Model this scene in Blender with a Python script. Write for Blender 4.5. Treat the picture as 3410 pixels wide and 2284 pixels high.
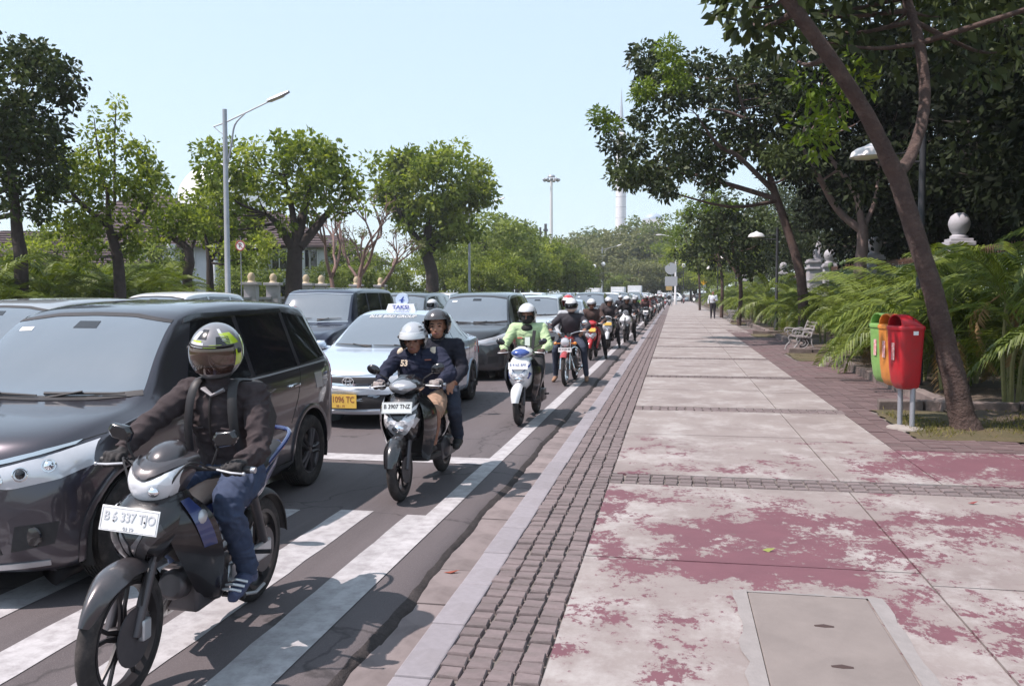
import bpy, bmesh, math, random
import numpy as np
from mathutils import Vector as V, Matrix
from mathutils.bvhtree import BVHTree

for o in list(bpy.data.objects):
    bpy.data.objects.remove(o)
SC = bpy.context.scene
COL = SC.collection
R = math.radians
PI = math.pi
random.seed(7)
RNG = np.random.default_rng(11)
ROAD = -0.12          # road level; the pavement on the right is z = 0

# ------------------------------------------------------------------ camera
cd = bpy.data.cameras.new('camera')
cam = bpy.data.objects.new('camera', cd)
COL.objects.link(cam)
cam.location = (0, 0, 1.6)
cam.rotation_euler = (R(90 - 3.24), 0, R(10.376))
cd.sensor_width = 36
cd.lens = 31.14
cd.clip_start = 0.05
cd.clip_end = 3000
SC.camera = cam

# ------------------------------------------------------------------ sky, sun, exposure
SUN = V((-0.57, -0.29, 1.0)).normalized()
SUN_EL = math.asin(SUN.z)
SUN_AZ = math.atan2(SUN.x, SUN.y)
W = bpy.data.worlds.new('World')
SC.world = W
W.use_nodes = True
wn = W.node_tree.nodes
wl = W.node_tree.links
bg = wn['Background']
sky = wn.new('ShaderNodeTexSky')
sky.sky_type = 'NISHITA'
sky.sun_disc = False
sky.sun_elevation = SUN_EL
sky.sun_rotation = SUN_AZ
sky.altitude = 10
sky.air_density = 1.0
sky.dust_density = 0.6
sky.ozone_density = 1.0
# humid tropical air: the sky's blue washed towards a pale cyan white everywhere alike
wm = wn.new('ShaderNodeMix'); wm.data_type = 'RGBA'
wm.inputs[0].default_value = 0.6
wm.inputs[7].default_value = (4.7, 5.8, 6.6, 1)
wl.new(sky.outputs[0], wm.inputs[6])
wl.new(wm.outputs[2], bg.inputs[0])
bg.inputs[1].default_value = 0.14
sd = bpy.data.lights.new('sun', 'SUN')
sd.energy = 5.0
sd.angle = R(0.53)
sd.color = (1.0, 0.89, 0.845)
sun = bpy.data.objects.new('sun', sd)
COL.objects.link(sun)
sun.rotation_euler = SUN.to_track_quat('Z', 'Y').to_euler()
vs = SC.view_settings
vs.view_transform = 'Standard'
vs.look = 'None'
vs.exposure = 0.45
vs.gamma = 1.0
SC.render.engine = 'CYCLES'
SC.cycles.use_denoising = True
SC.cycles.max_bounces = 6
SC.cycles.diffuse_bounces = 3
SC.cycles.glossy_bounces = 3
SC.cycles.transmission_bounces = 4
SC.cycles.volume_bounces = 0
SC.cycles.transparent_max_bounces = 6
SC.cycles.caustics_reflective = False
SC.cycles.caustics_refractive = False

# ------------------------------------------------------------------ materials
MATS = {}
def M(name, col=(.5, .5, .5), rough=.6, metal=0., coat=0., var=None, bump=None, spec=.5, trans=0., emit=None, sub=None, flake=0, dirt=None):
    """procedural Principled material. var=(scale, amount[, colour2]); bump=(scale, strength, distance)"""
    if name in MATS:
        return MATS[name]
    m = bpy.data.materials.new(name)
    m.use_nodes = True
    n = m.node_tree.nodes
    l = m.node_tree.links
    b = n['Principled BSDF']
    b.inputs['Roughness'].default_value = rough
    b.inputs['Metallic'].default_value = metal
    b.inputs['Coat Weight'].default_value = coat
    b.inputs['Coat Roughness'].default_value = .04
    b.inputs['Specular IOR Level'].default_value = spec
    b.inputs['Transmission Weight'].default_value = trans
    b.inputs['Base Color'].default_value = (*col, 1)
    if emit:
        b.inputs['Emission Color'].default_value = (*col, 1)
        b.inputs['Emission Strength'].default_value = emit
    tc = n.new('ShaderNodeTexCoord')
    out = None
    if var:
        t = n.new('ShaderNodeTexNoise')
        t.inputs['Scale'].default_value = var[0]
        t.inputs['Detail'].default_value = 6
        t.inputs['Roughness'].default_value = .65
        l.new(tc.outputs['Object'], t.inputs['Vector'])
        oi = n.new('ShaderNodeObjectInfo')
        rp = n.new('ShaderNodeMapRange')
        rp.inputs['From Min'].default_value = .25
        rp.inputs['From Max'].default_value = .75
        l.new(t.outputs['Fac'], rp.inputs['Value'])
        mx = n.new('ShaderNodeMix')
        mx.data_type = 'RGBA'
        a = var[1]
        c2 = var[2] if len(var) > 2 else tuple(c * (1 - a) for c in col)
        c1 = col if len(var) > 2 else tuple(min(1, c * (1 + a)) for c in col)
        mx.inputs[6].default_value = (*c1, 1)
        mx.inputs[7].default_value = (*c2, 1)
        l.new(rp.outputs[0], mx.inputs[0])
        hs = n.new('ShaderNodeHueSaturation')
        l.new(mx.outputs[2], hs.inputs['Color'])
        r2 = n.new('ShaderNodeMapRange')
        r2.inputs['To Min'].default_value = 1 - a * .5
        r2.inputs['To Max'].default_value = 1 + a * .5
        l.new(oi.outputs['Random'], r2.inputs['Value'])
        l.new(r2.outputs[0], hs.inputs['Value'])
        out = hs.outputs[0]
        l.new(out, b.inputs['Base Color'])
        r3 = n.new('ShaderNodeMapRange')
        r3.inputs['To Min'].default_value = max(0, rough - .08)
        r3.inputs['To Max'].default_value = min(1, rough + .12)
        l.new(t.outputs['Fac'], r3.inputs['Value'])
        l.new(r3.outputs[0], b.inputs['Roughness'])
    if dirt:
        # dust that settles with a shape of its own: (colour, scale, threshold)
        t = n.new('ShaderNodeTexNoise')
        t.inputs['Scale'].default_value = dirt[1]
        t.inputs['Detail'].default_value = 9
        t.inputs['Roughness'].default_value = .7
        l.new(tc.outputs['Object'], t.inputs['Vector'])
        rp = n.new('ShaderNodeMapRange')
        rp.inputs['From Min'].default_value = dirt[2] - .12
        rp.inputs['From Max'].default_value = dirt[2] + .2
        rp.inputs['To Max'].default_value = .75
        l.new(t.outputs['Fac'], rp.inputs['Value'])
        mx = n.new('ShaderNodeMix')
        mx.data_type = 'RGBA'
        mx.inputs[6].default_value = (*col, 1)
        if out:
            l.new(out, mx.inputs[6])
        mx.inputs[7].default_value = (*dirt[0], 1)
        l.new(rp.outputs[0], mx.inputs[0])
        l.new(mx.outputs[2], b.inputs['Base Color'])
    if bump:
        t = n.new('ShaderNodeTexNoise')
        t.inputs['Scale'].default_value = bump[0]
        t.inputs['Detail'].default_value = 7
        t.inputs['Roughness'].default_value = .6
        l.new(tc.outputs['Object'], t.inputs['Vector'])
        bp = n.new('ShaderNodeBump')
        bp.inputs['Strength'].default_value = bump[1]
        bp.inputs['Distance'].default_value = bump[2] if len(bump) > 2 else .01
        l.new(t.outputs['Fac'], bp.inputs['Height'])
        l.new(bp.outputs[0], b.inputs['Normal'])
    MATS[name] = m
    return m

def facet_mat(name, scale, lo, hi, metal, rough=.1):
    """lamp glass over a faceted reflector"""
    m = M(name, hi, rough, metal, coat=1.0)
    n = m.node_tree.nodes; l = m.node_tree.links
    b = n['Principled BSDF']
    tc = n.new('ShaderNodeTexCoord')
    vo = n.new('ShaderNodeTexVoronoi'); vo.inputs['Scale'].default_value = scale
    l.new(tc.outputs['Object'], vo.inputs['Vector'])
    sp = n.new('ShaderNodeSeparateColor'); l.new(vo.outputs['Color'], sp.inputs[0])
    mx = n.new('ShaderNodeMix'); mx.data_type = 'RGBA'
    mx.inputs[6].default_value = (*lo, 1); mx.inputs[7].default_value = (*hi, 1)
    l.new(sp.outputs[0], mx.inputs[0]); l.new(mx.outputs[2], b.inputs['Base Color'])  # light and dark cells paint the reflector's sparkle into the colour
    bp = n.new('ShaderNodeBump'); bp.inputs['Strength'].default_value = .5; bp.inputs['Distance'].default_value = .02
    l.new(vo.outputs['Distance'], bp.inputs['Height']); l.new(bp.outputs[0], b.inputs['Normal'])
    return m

def leaf_mat(name, col, col2, rough=.45, trans=.25, spec=.3):
    if name in MATS:
        return MATS[name]
    m = bpy.data.materials.new(name)
    m.use_nodes = True
    n = m.node_tree.nodes
    l = m.node_tree.links
    b = n['Principled BSDF']
    b.inputs['Roughness'].default_value = rough
    b.inputs['Specular IOR Level'].default_value = spec
    at = n.new('ShaderNodeAttribute')
    at.attribute_name = 'tint'
    mx = n.new('ShaderNodeMix')
    mx.data_type = 'RGBA'
    mx.inputs[6].default_value = (*col, 1)
    mx.inputs[7].default_value = (*col2, 1)
    l.new(at.outputs['Fac'], mx.inputs[0])
    l.new(mx.outputs[2], b.inputs['Base Color'])
    tr = n.new('ShaderNodeBsdfTranslucent')
    hs = n.new('ShaderNodeHueSaturation')
    hs.inputs['Saturation'].default_value = 1.15
    hs.inputs['Value'].default_value = 1.25
    l.new(mx.outputs[2], hs.inputs['Color'])
    l.new(hs.outputs[0], tr.inputs['Color'])
    ms = n.new('ShaderNodeMixShader')
    ms.inputs[0].default_value = trans
    l.new(b.outputs[0], ms.inputs[1])
    l.new(tr.outputs[0], ms.inputs[2])
    l.new(ms.outputs[0], n['Material Output'].inputs['Surface'])
    MATS[name] = m
    return m

# ------------------------------------------------------------------ mesh builder
def frame(d):
    d = V(d).normalized()
    a = V((0, 0, 1)) if abs(d.z) < .9 else V((0, 1, 0))
    x = a.cross(d).normalized()
    return x, d.cross(x).normalized(), d

def catmull(P, k):
    P = [V(p) for p in P]
    if len(P) < 3:
        return [P[0].lerp(P[-1], i / k) for i in range(k + 1)]
    Q = [P[0] * 2 - P[1]] + P + [P[-1] * 2 - P[-2]]
    o = []
    for i in range(1, len(Q) - 2):
        a, b, c, d = Q[i - 1:i + 3]
        for j in range(k):
            t = j / k
            o.append(.5 * (2 * b + (c - a) * t + (2 * a - 5 * b + 4 * c - d) * t * t + (3 * b - a - 3 * c + d) * t ** 3))
    o.append(P[-1])
    return o

class MB:
    def __init__(s):
        s.v, s.f, s.mi = [], [], []
        s.cur = 0
    def add(s, v, f):
        n = len(s.v)
        s.v += [tuple(p) for p in v]
        s.f += [tuple(i + n for i in q) for q in f]
        s.mi += [s.cur] * len(f)
        return s
    def loft(s, rings, closed=True, cap=True):
        n = len(rings[0])
        v = [p for r in rings for p in r]
        f = []
        m = n if closed else n - 1
        for i in range(len(rings) - 1):
            for j in range(m):
                k = (j + 1) % n
                f.append((i * n + j, i * n + k, (i + 1) * n + k, (i + 1) * n + j))
        if cap and closed:
            f.append(tuple(reversed(range(n))))
            b = (len(rings) - 1) * n
            f.append(tuple(b + j for j in range(n)))
        return s.add(v, f)
    def tube(s, pts, r, n=10, cap=True, k=0, flat=None):
        """swept tube through pts; r a radius or a list; flat=(sx, sy) squashes the section"""
        pts = [V(p) for p in pts]
        rr = list(r) if hasattr(r, '__len__') else [r] * len(pts)
        if k:
            q = catmull(pts, k)
            rq = []
            for i in range(len(q)):
                t = i / k
                a = min(int(t), len(rr) - 2)
                rq.append(rr[a] + (rr[a + 1] - rr[a]) * (t - a))
            pts, rr = q, rq
        rings = []
        x0 = None
        for i, p in enumerate(pts):
            d = (pts[min(i + 1, len(pts) - 1)] - pts[max(i - 1, 0)])
            if d.length < 1e-9:
                d = V((0, 0, 1))
            d.normalize()
            if x0 is None:
                x, y, _ = frame(d)
            else:
                x = (x0 - d * x0.dot(d))
                x = x.normalized() if x.length > 1e-6 else frame(d)[0]
                y = d.cross(x)
            x0 = x
            fx, fy = flat or (1, 1)
            rings.append([p + (x * math.cos(2 * PI * j / n) * fx + y * math.sin(2 * PI * j / n) * fy) * rr[i] for j in range(n)])
        return s.loft(rings, True, cap)
    def box(s, c, d, rot=None, taper=1.0):
        c = V(c)
        hx, hy, hz = d[0] / 2, d[1] / 2, d[2] / 2
        v = [V((x * (taper if z > 0 else 1), y * (taper if z > 0 else 1), z)) for z in (-hz, hz) for x, y in ((-hx, -hy), (hx, -hy), (hx, hy), (-hx, hy))]
        if rot:
            m = Matrix.Rotation(rot[2], 3, 'Z') @ Matrix.Rotation(rot[1], 3, 'Y') @ Matrix.Rotation(rot[0], 3, 'X')
            v = [m @ p for p in v]
        return s.add([p + c for p in v], [(3, 2, 1, 0), (4, 5, 6, 7), (0, 1, 5, 4), (1, 2, 6, 5), (2, 3, 7, 6), (3, 0, 4, 7)])
    def lathe(s, prof, n=24, axis='Z', o=(0, 0, 0), cap=True):
        """prof: (radius, height) along axis"""
        o = V(o)
        rings = []
        for r, h in prof:
            ring = []
            for j in range(n):
                a = 2 * PI * j / n
                c, q = math.cos(a) * r, math.sin(a) * r
                ring.append(o + (V((c, q, h)) if axis == 'Z' else V((h, c, q)) if axis == 'X' else V((q, h, c))))
            rings.append(ring)
        return s.loft(rings, True, cap)
    def ell(s, c, r, n=14, m=9, rot=None):
        c = V(c)
        rr = r if hasattr(r, '__len__') else (r, r, r)
        rings = []
        for i in range(m + 1):
            e = -PI / 2 + PI * i / m
            e = max(min(e, PI / 2 - .02), -PI / 2 + .02)
            ring = []
            for j in range(n):
                a = 2 * PI * j / n
                p = V((math.cos(e) * math.cos(a) * rr[0], math.cos(e) * math.sin(a) * rr[1], math.sin(e) * rr[2]))
                if rot is not None:
                    p = rot @ p
                ring.append(c + p)
            rings.append(ring)
        return s.loft(rings)
    def torus(s, c, Rr, r, axis='X', n=32, m=10, flat=1.0):
        c = V(c)
        rings = []
        for i in range(n + 1):
            a = 2 * PI * i / n
            ring = []
            for j in range(m):
                b = 2 * PI * j / m
                rad = Rr + math.cos(b) * r
                h = math.sin(b) * r * flat
                ring.append(c + (V((h, math.cos(a) * rad, math.sin(a) * rad)) if axis == 'X' else V((math.cos(a) * rad, math.sin(a) * rad, h)) if axis == 'Z' else V((math.cos(a) * rad, h, math.sin(a) * rad))))
            rings.append(ring)
        return s.loft(rings, True, False)
    def mesh(s, name, mats, smooth=True, angle=38):
        me = bpy.data.meshes.new(name)
        me.from_pydata(s.v, [], s.f)
        for m in (mats if isinstance(mats, (list, tuple)) else [mats]):
            me.materials.append(m)
        if any(s.mi):
            me.polygons.foreach_set('material_index', s.mi)
        if smooth:
            me.polygons.foreach_set('use_smooth', [True] * len(me.polygons))
            me.update()
            me.set_sharp_from_angle(angle=R(angle))
        me.update()
        return me
    def build(s, name, mats, parent=None, smooth=True, angle=38, bevel=0, sub=0, loc=None, rot=None, seg=2):
        return obj(name, s.mesh(name, mats, smooth, angle), parent, bevel, sub, loc, rot, seg)

def obj(name, me, parent=None, bevel=0, sub=0, loc=None, rot=None, seg=2):
    o = bpy.data.objects.new(name, me)
    COL.objects.link(o)
    if parent is not None:
        o.parent = parent
    if loc is not None:
        o.location = loc
    if rot is not None:
        o.rotation_euler = rot
    if bevel:
        b = o.modifiers.new('bevel', 'BEVEL')
        b.width = bevel
        b.segments = seg
        b.limit_method = 'ANGLE'
        b.angle_limit = R(35)
        b.harden_normals = False
    if sub:
        b = o.modifiers.new('sub', 'SUBSURF')
        b.levels = b.render_levels = sub
    return o

def tag(o, label=None, cat=None, group=None, kind=None):
    if label: o['label'] = label
    if cat: o['category'] = cat
    if group: o['group'] = group
    if kind: o['kind'] = kind
    return o

def thing(name, label, cat, loc=(0, 0, 0), rz=0, group=None, rot=None):
    o = bpy.data.objects.new(name, None)
    o.empty_display_size = .2
    COL.objects.link(o)
    o.location = loc
    o.rotation_euler = rot if rot else (0, 0, rz)
    return tag(o, label, cat, group)

def copy_tree(o, parent=None):
    c = o.copy()
    COL.objects.link(c)
    c.parent = parent
    for ch in o.children:
        copy_tree(ch, c)
    return c

LAB = bpy.data.scenes.new('lab')      # a bare scene to evaluate single objects in; removed at the end
def apply_mods(o):
    """bake the modifiers of o into its mesh"""
    LAB.collection.objects.link(o)
    vl = LAB.view_layers[0]
    vl.update()
    me = bpy.data.meshes.new_from_object(o.evaluated_get(vl.depsgraph))
    LAB.collection.objects.unlink(o)
    o.modifiers.clear()
    o.data = me
    return o

_fonts = {}
def text_mesh(txt, size, mat, extrude=.001, align='CENTER', bold=0.0):
    key = (txt, size, mat.name, extrude, align, bold)
    if key in _fonts:
        return _fonts[key]
    c = bpy.data.curves.new('txt', 'FONT')
    c.body = txt
    c.size = size
    c.extrude = extrude
    c.offset = bold
    c.align_x = align
    c.align_y = 'CENTER'
    c.resolution_u = 3
    o = bpy.data.objects.new('txt', c)
    LAB.collection.objects.link(o)
    vl = LAB.view_layers[0]
    vl.update()
    me = bpy.data.meshes.new_from_object(o.evaluated_get(vl.depsgraph))
    bpy.data.objects.remove(o)
    me.materials.clear()
    me.materials.append(mat)
    _fonts[key] = me
    return me

def text(name, txt, size, mat, parent, loc, rot=(PI / 2, 0, 0), sx=1.0, bold=0.0):
    """a line of lettering that faces -Y"""
    o = obj(name, text_mesh(txt, size, mat, bold=bold), parent, loc=loc, rot=rot)
    o.scale = (sx, 1, 1)
    return o
# ================================================================== THE SETTING
def grid_sheet(x0, x1, y0, y1, nx, ny, zf):
    m = MB()
    v = []
    for j in range(ny + 1):
        for i in range(nx + 1):
            x = x0 + (x1 - x0) * i / nx
            y = y0 + (y1 - y0) * j / ny
            v.append((x, y, zf(x, y)))
    f = [(j * (nx + 1) + i, j * (nx + 1) + i + 1, (j + 1) * (nx + 1) + i + 1, (j + 1) * (nx + 1) + i) for j in range(ny) for i in range(nx)]
    return m.add(v, f)

m_soil = M('soil', (.10, .075, .055), .95, var=(1.2, .4), bump=(14, .8, .03))
def asphalt_mat():
    """worn asphalt: stone grain, polished wheel tracks along the street, oil drips and fine cracks"""
    m = M('asphalt', (.092, .077, .081), .82, bump=(140, .5, .005))
    n = m.node_tree.nodes; l = m.node_tree.links
    b = n['Principled BSDF']
    tc = n.new('ShaderNodeTexCoord')
    last = None
    def layer(kind, scale, sc3, lo, hi, col, amt, det=6):
        nonlocal last
        mp = n.new('ShaderNodeMapping'); mp.inputs['Scale'].default_value = sc3
        l.new(tc.outputs['Object'], mp.inputs['Vector'])
        if kind == 'crack':
            t = n.new('ShaderNodeTexVoronoi'); t.feature = 'DISTANCE_TO_EDGE'; t.inputs['Scale'].default_value = scale
            wv = n.new('ShaderNodeTexNoise'); wv.inputs['Scale'].default_value = 3; wv.inputs['Detail'].default_value = 6
            l.new(mp.outputs[0], wv.inputs['Vector'])
            ad = n.new('ShaderNodeVectorMath'); ad.operation = 'MULTIPLY_ADD'; ad.inputs[1].default_value = (.5, .5, .5)
            l.new(wv.outputs['Color'], ad.inputs[0]); l.new(mp.outputs[0], ad.inputs[2]); l.new(ad.outputs[0], t.inputs['Vector'])
            out = t.outputs['Distance']
        else:
            t = n.new('ShaderNodeTexNoise'); t.inputs['Scale'].default_value = scale; t.inputs['Detail'].default_value = det; t.inputs['Roughness'].default_value = .65
            l.new(mp.outputs[0], t.inputs['Vector']); out = t.outputs['Fac']
        rp = n.new('ShaderNodeMapRange'); rp.inputs[1].default_value = lo; rp.inputs[2].default_value = hi; rp.inputs[3].default_value = 0; rp.inputs[4].default_value = amt
        l.new(out, rp.inputs[0])
        mx = n.new('ShaderNodeMix'); mx.data_type = 'RGBA'; mx.inputs[7].default_value = (*col, 1)
        if last: l.new(last, mx.inputs[6])
        else: mx.inputs[6].default_value = (.092, .077, .081, 1)
        l.new(rp.outputs[0], mx.inputs[0]); last = mx.outputs[2]
    layer('n', .8, (1, .35, 1), .4, .65, (.115, .097, .10), .8)
    layer('n', 1.3, (1.2, .10, 1), .52, .68, (.062, .051, .054), .7)
    layer('n', 230, (1, 1, 1), .56, .70, (.20, .175, .175), .55, 2)
    layer('n', 190, (1, 1, 1), .42, .30, (.035, .028, .03), .6, 2)
    layer('n', 5, (1, 1, 1), .68, .74, (.035, .029, .03), .7)
    layer('crack', .55, (1, 1, 1), .012, .0, (.03, .025, .026), .75)
    l.new(last, b.inputs['Base Color'])
    return m
m_asphalt = asphalt_mat()
m_asphedge = M('asphalt_edge', (.055, .044, .043), .9, var=(9, .5), bump=(60, .9, .012))
m_paint = M('road_paint', (.40, .385, .395), .7, var=(5, .14), bump=(120, .3, .003), dirt=((.17, .15, .155), 11, .54))
m_gutter = M('gutter_concrete', (.195, .162, .16), .85, var=(2.2, .25), bump=(45, .3, .004), dirt=((.10, .08, .078), 4, .6))
m_kerb = M('kerb_granite', (.235, .215, .232), .75, var=(18, .12), bump=(140, .3, .002), dirt=((.17, .15, .152), 3, .62))
m_cobble = M('andesite_sett', (.150, .118, .118), .8, var=(9, .3), bump=(50, .55, .006), dirt=((.19, .165, .155), 7, .64))
m_mortar = M('sett_bed', (.19, .165, .15), .95, var=(4, .4, (.06, .048, .045)), bump=(40, .6, .01))
m_mortar_light = M('mortar', (.235, .215, .21), .9, var=(6, .15), bump=(30, .5, .01))
m_patch = M('cover_concrete', (.205, .175, .163), .85, var=(3, .14), bump=(70, .35, .004), dirt=((.15, .128, .12), 2.5, .62))
m_hole = M('dark_hole', (.05, .03, .028), .9)

def slab_mat():
    """pale concrete with the remains of dark red paint; the paint thins out up the street"""
    m = bpy.data.materials.new('worn_red_slab')
    m.use_nodes = True
    n = m.node_tree.nodes
    l = m.node_tree.links
    b = n['Principled BSDF']
    tc = n.new('ShaderNodeTexCoord')
    def noise(sc, det, ro, sx=1, sy=1, off=0, dist=0):
        mp = n.new('ShaderNodeMapping')
        mp.inputs['Scale'].default_value = (sx, sy, 1)
        mp.inputs['Location'].default_value = (off, off * .7, 0)
        t = n.new('ShaderNodeTexNoise')
        t.inputs['Scale'].default_value = sc
        t.inputs['Detail'].default_value = det
        t.inputs['Roughness'].default_value = ro
        t.inputs['Distortion'].default_value = dist
        l.new(tc.outputs['Object'], mp.inputs['Vector'])
        l.new(mp.outputs[0], t.inputs['Vector'])
        return t.outputs['Fac']
    def math_(op, a, c):
        q = n.new('ShaderNodeMath')
        q.operation = op
        for i, x in enumerate((a, c)):
            if isinstance(x, (int, float)):
                q.inputs[i].default_value = x
            else:
                l.new(x, q.inputs[i])
        return q.outputs[0]
    def rng(v, a, c, d=0., e=1.):
        q = n.new('ShaderNodeMapRange')
        for i, x in enumerate((a, c, d, e)):
            q.inputs[i + 1].default_value = x
        l.new(v, q.inputs[0])
        return q.outputs[0]
    big = noise(.75, 3, .55, 1, 1.2, 3.3)
    mid = noise(3.0, 13, .76, 1.0, .8, 7.1, .2)
    fine = noise(24, 8, .75, 1.0, .75, 1.7)
    sep = n.new('ShaderNodeSeparateXYZ')
    l.new(tc.outputs['Object'], sep.inputs[0])
    y, x = sep.outputs[1], sep.outputs[0]
    d = math_('ADD', math_('MULTIPLY', math_('SUBTRACT', big, .5), .42), .455)
    # where the red field has lasted: a few patches between 3.5 and 10 m
    def blob(cx, cy, rx, ry, amp):
        dx = math_('DIVIDE', math_('SUBTRACT', x, cx), rx)
        dy = math_('DIVIDE', math_('SUBTRACT', y, cy), ry)
        q = math_('ADD', math_('MULTIPLY', dx, dx), math_('MULTIPLY', dy, dy))
        return math_('MULTIPLY', rng(q, 0, 1, 1, 0), amp)
    for cx, cy, rx, ry, amp in ((.72, 5.85, .95, .95, .26), (.05, 5.3, .85, .35, .15), (.6, 5.1, 1.0, .35, .10), (1.75, 4.6, .9, .55, .15), (2.5, 6.5, 1.2, .55, .18), (3.0, 8.9, 1.5, 1.3, .30), (-.40, 6.4, .3, 1.3, .13), (.4, 7.0, 1.3, .4, .08), (1.5, 8.4, 1.3, .8, .05), (-.2, 9.4, .5, 1.6, .07)):
        d = math_('ADD', d, blob(cx, cy, rx, ry, amp))
    d = math_('SUBTRACT', d, rng(y, 8.4, 11.5, 0, .22))
    s = math_('ADD', d, math_('ADD', math_('MULTIPLY', math_('SUBTRACT', mid, .5), 1.7), math_('MULTIPLY', math_('SUBTRACT', fine, .5), .75)))
    mask = math_('ADD', rng(s, .565, .60, 0, .84), rng(s, .42, .58, 0, .16))
    # concrete
    cmix = n.new('ShaderNodeMix'); cmix.data_type = 'RGBA'
    cmix.inputs[6].default_value = (.262, .228, .216, 1)
    cmix.inputs[7].default_value = (.20, .166, .158, 1)
    l.new(rng(noise(1.1, 8, .65, 1, 1, 5), .35, .68), cmix.inputs[0])
    c2 = n.new('ShaderNodeMix'); c2.data_type = 'RGBA'
    c2.inputs[7].default_value = (.37, .345, .335, 1)
    l.new(cmix.outputs[2], c2.inputs[6])
    l.new(rng(noise(1.7, 10, .72, 1, .8, 9), .48, .66, 0, .85), c2.inputs[0])
    pm = n.new('ShaderNodeMix'); pm.data_type = 'RGBA'
    pm.inputs[6].default_value = (.150, .062, .078, 1)
    pm.inputs[7].default_value = (.125, .053, .067, 1)
    l.new(rng(noise(3, 6, .7, 1, 1, 2), .35, .65), pm.inputs[0])
    fm = n.new('ShaderNodeMix'); fm.data_type = 'RGBA'
    l.new(mask, fm.inputs[0])
    l.new(c2.outputs[2], fm.inputs[6])
    l.new(pm.outputs[2], fm.inputs[7])
    # small dark specks and stains
    sp = n.new('ShaderNodeMix'); sp.data_type = 'RGBA'
    sp.inputs[7].default_value = (.12, .095, .09, 1)
    l.new(fm.outputs[2], sp.inputs[6])
    l.new(rng(noise(9, 4, .6, 1, 1.4, 4), .68, .76, 0, .8), sp.inputs[0])
    l.new(sp.outputs[2], b.inputs['Base Color'])
    b.inputs['Roughness'].default_value = .78
    bp = n.new('ShaderNodeBump')
    bp.inputs['Strength'].default_value = .35
    bp.inputs['Distance'].default_value = .004
    h = math_('ADD', noise(60, 6, .6), math_('MULTIPLY', mask, .5))
    l.new(h, bp.inputs['Height'])
    l.new(bp.outputs[0], b.inputs['Normal'])
    MATS['slab'] = m
    return m
m_slab = slab_mat()

# terrain under everything
tag(grid_sheet(-640, 640, -80, 900, 8, 8, lambda x, y: -.32).build('ground', m_soil), 'bare brown ground beneath the street and gardens', kind='structure')
# the carriageway: one sheet whose right edge rounds down to the gutter
def road_z(x, y):
    return ROAD
rd = MB()
ys = [-12 + i * .12 for i in range(int(42 / .12))] + [30 + i * 5 for i in range(32)] + [200, 420]
xs = [-13.95, -10, -7, -4, -1.95, -1.66]
edge = [(-1.60, -.121), (-1.545, -.128), (-1.50, -.142), (-1.462, -.163), (-1.44, -.19), (-1.425, -.23)]
v, f = [], []
nn = len(xs) + len(edge)
for j, y in enumerate(ys):
    w = random.uniform(-.012, .012) if y < 30 else 0
    ww = .02 * math.sin(y * 1.7) + .012 * math.sin(y * 4.1 + 1)
    for x in xs:
        v.append((x, y, ROAD))
    for i, (x, z) in enumerate(edge):
        a = i / 5
        v.append((x + ww * a + w * a * a * 1.6 + (random.uniform(-.012, .012) * a if y < 30 else 0), y, z + (random.uniform(-.008, .008) * a if y < 30 else 0)))
mi = []
for j in range(len(ys) - 1):
    for i in range(nn - 1):
        f.append((j * nn + i, j * nn + i + 1, (j + 1) * nn + i + 1, (j + 1) * nn + i))
        mi.append(1 if i >= len(xs) + 2 else 0)
rd.add(v, f)
rd.mi = mi
road = tag(rd.build('road', [m_asphalt, m_asphedge], angle=60), 'grey asphalt carriageway full of queuing traffic', kind='structure')
# the cross street where the traffic turns in at the far end
cs = MB(); cs.add([(-1.5, 166, ROAD + .002), (60, 166, ROAD + .002), (60, 186, ROAD + .002), (-1.5, 186, ROAD + .002)], [(0, 1, 2, 3)])
tag(cs.build('cross_road', m_asphalt), 'far cross street joining at the end of the pavement', kind='structure')

# painted markings, each its own sheet
def marking(x0, x1, y0, y1, nm='zebra_stripe', dz=.004):
    n = max(1, int((y1 - y0) / .25)) if y1 - y0 < 40 else 60
    m = MB()
    L_, R_ = [], []
    for i in range(n + 1):
        y = y0 + (y1 - y0) * i / n
        L_.append((x0 + random.uniform(-.006, .006), y, ROAD + dz)); R_.append((x1 + random.uniform(-.006, .006), y, ROAD + dz))
    m.loft([L_, R_], False, False)
    o = m.build(nm, m_paint, road)
    return o
marking(-1.875, -1.715, -8, 60, 'edge_line', .006)
for i, (a, c) in enumerate(((-2.02, -1.74), (-2.585, -2.315), (-3.16, -2.90), (-3.76, -3.49), (-4.34, -4.07), (-4.92, -4.65), (-5.5, -5.23), (-6.08, -5.81), (-6.66, -6.39), (-7.24, -6.97), (-7.82, -7.55))):
    marking(a, c, 2.4, 6.53 + (.06 if i == 1 else 0))
m = MB(); m.add([(-13.6, 8.6, ROAD + .004), (-1.74, 8.60, ROAD + .004), (-1.74, 8.93, ROAD + .004), (-13.6, 8.95, ROAD + .004)], [(0, 1, 2, 3)])
m.build('stop_line', m_paint, road)

# gutter slabs with joints
gut = bpy.data.objects.new('gutter', None); COL.objects.link(gut); gut['kind'] = 'structure'; gut['label'] = 'concrete gutter between the asphalt and the kerb'
gm = {}
def gslab(y0, ln, z):
    if (ln,) not in gm:
        q = MB(); q.box((0, 0, -.05), (.40, ln - .008, .1)); gm[(ln,)] = q.mesh('gutter_slab', m_gutter, False)
    o = obj('gutter_slab', gm[(ln,)], gut, loc=(-1.345, y0 + ln / 2, z)); o.rotation_euler = (0, R(random.uniform(-.5, .5)), 0)
y = -6.0
while y < 60:
    ln = random.choice((.5, .62, .62, .8))
    gslab(y, ln, -.172 + random.uniform(-.004, .004)); y += ln
q = MB(); q.box((-1.345, 115, -.222), (.4, 110, .1)); q.build('gutter_run', m_gutter, gut)
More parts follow.
